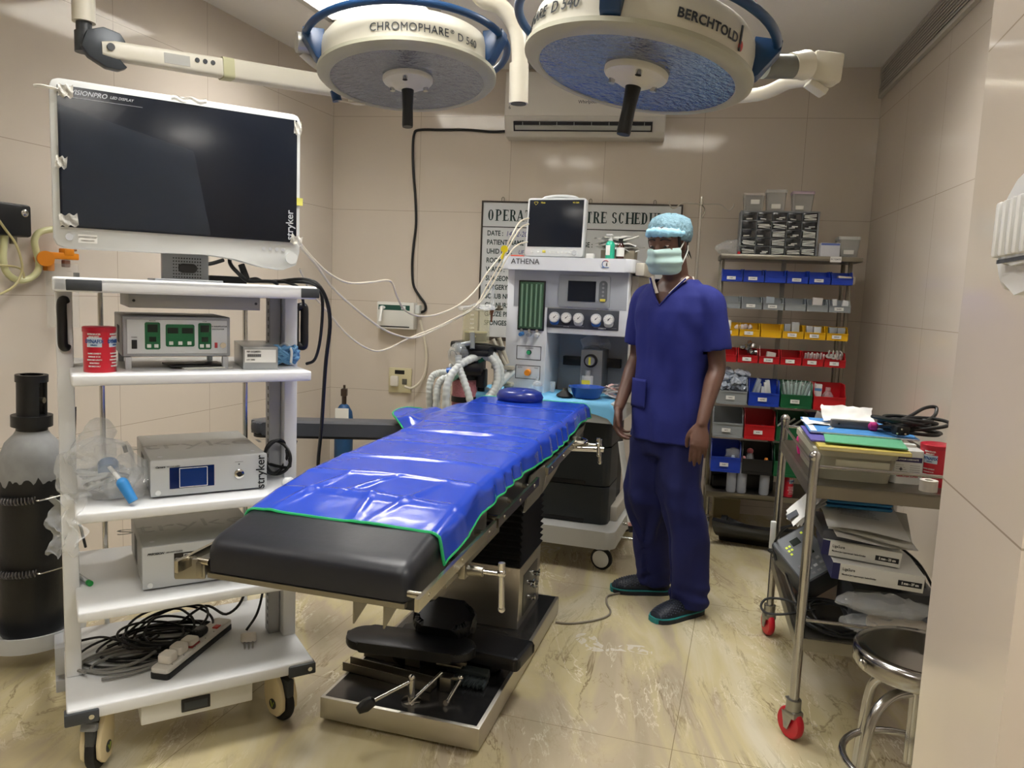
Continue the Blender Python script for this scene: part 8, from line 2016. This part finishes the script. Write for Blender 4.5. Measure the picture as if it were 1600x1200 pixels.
# -------- trousers
mb = MB()
mb.rings([ering(.004, 0, .70, .150, .115), ering(.004, 0, .80, .158, .118), ering(0, 0, .90, .150, .11), ering(0, 0, .94, .14, .10)])
for (hx_, (fx_, fy_), fw) in ((.078, FL, 1), (-.078, FRt, -1)):
    st_ = [(.80, hx_, .0, .090, .106), (.70, hx_, .0, .096, .108), (.58, hx_*1.08, -.002, .096, .104), (.47, (hx_ + fx_)*.5, .004, .092, .100), (.34, fx_*.97, fy_*.5, .080, .088), (.2, fx_, fy_*.8, .078, .084), (.10, fx_, fy_, .078, .082), (.045, fx_ + .003*fw, fy_ + .012, .080, .084)]
    mb.rings([ering(x, y, z, a, b, 24, 2.1) for z, x, y, a, b in reversed(st_)])
tr_ = remesh(mb, .009, 5)
for v in tr_.bm.verts:
    p = v.co; cx_ = .09 if p.x > 0 else -.09
    d_ = Vector((p.x - cx_, p.y, 0))
    if d_.length < 1e-4: continue
    d_.normalize(); a = math.atan2(d_.y, d_.x)
    f = .009*math.sin(a*5 + p.z*3 + 3*noise.noise(Vector((p.x*3, p.y*3, p.z*3)))) * min(1, max(0, (.78 - p.z)/.2)) + .010*noise.noise(Vector((p.x*8, p.y*8, p.z*5))) + .004*noise.noise(Vector((p.x*20, p.y*20, p.z*11)))
    f += .006*math.sin(p.z*95 + 3*a) * math.exp(-((p.z - .10)/.05)**2) + .003*math.sin(p.z*60 + 2*a) * math.exp(-((p.z - .5)/.08)**2)
    v.co += d_ * f
tr_.build('scrub_trousers', scrub_p, per, angle=180)
# -------- clogs
clog_m = mat('clog_charcoal', '#171c28', .5, bump=.0)
teal = mat('clog_teal', '#1f7d80', .5)
for (fx_, fy_), dirw, nm in ((FL, Vector((-.253, -.141, 0)), 'left'), (FRt, Vector((-.27, .012, 0)), 'right')):
    dl = (PI_.to_3x3() @ dirw).normalized(); ang = math.atan2(dl.y, dl.x)
    c_ = Vector((fx_, fy_, 0))
    M = Matrix.Translation(c_) @ RZ(ang)      # local +x toward the toe
    xs = [(-.085, .012, .020, .035), (-.075, .030, .030, .045), (-.05, .038, .036, .055), (-.01, .041, .038, .070), (.035, .043, .041, .083), (.075, .047, .046, .082), (.115, .052, .051, .072), (.150, .050, .049, .060), (.178, .040, .040, .046), (.195, .022, .024, .030)]
    mb = MB(M); lo = []
    for x, w1, w2, h in xs:
        L = []
        for k in range(20):
            t = 2*PI*k/20; L.append((x, w1*math.cos(t), .016 + (h - .016) * max(0, math.sin(t))**.8 if math.sin(t) > 0 else .016 + .006*math.sin(t)))
        lo.append(L)
    mb.rings(lo); mb.build('clog_upper', clog_m, per, angle=60)
    # perforations
    mb = MB(M)
    for i in range(13):
        x = .042 + .0115*i
        for j in range(11):
            t = rad(22 + 136*j/10 + (6 if i % 2 else 0))
            f = (x - .035)/.16; k = 0
            for (xa, wa, _, ha), (xb, wb, _, hb) in zip(xs, xs[1:]):
                if xa <= x <= xb: k = (x-xa)/(xb-xa); w = wa + (wb-wa)*k; h = ha + (hb-ha)*k
            p = Vector((x, w*math.cos(t)*1.0, .016 + (h-.016)*math.sin(t)**.8))
            mb.sph(p, (.0034, .0034, .0022), 6, RX(-(PI/2 - t)))
    mb.build('clog_holes', mat('clog_hole', '#3a4152', .6), per)
    mb = MB(M)
    sole = [(x, w1*1.06 + .002) for x, w1, _, _ in xs]
    poly = [(x, w) for x, w in sole] + [(x, -w) for x, w in reversed(sole)]
    mb.prism(poly[::-1], .0, .020, None, .003); mb.build('clog_sole', clog_m, per)
    mb = MB(M); mb.prism([(x, y*1.012) for x, y in poly][::-1], .0195, .0245); mb.prism([(.168, .044), (.199, .026), (.203, 0), (.199, -.026), (.168, -.044), (.16, -.0), ][::-1], .002, .024); mb.build('clog_teal_band', teal, per)
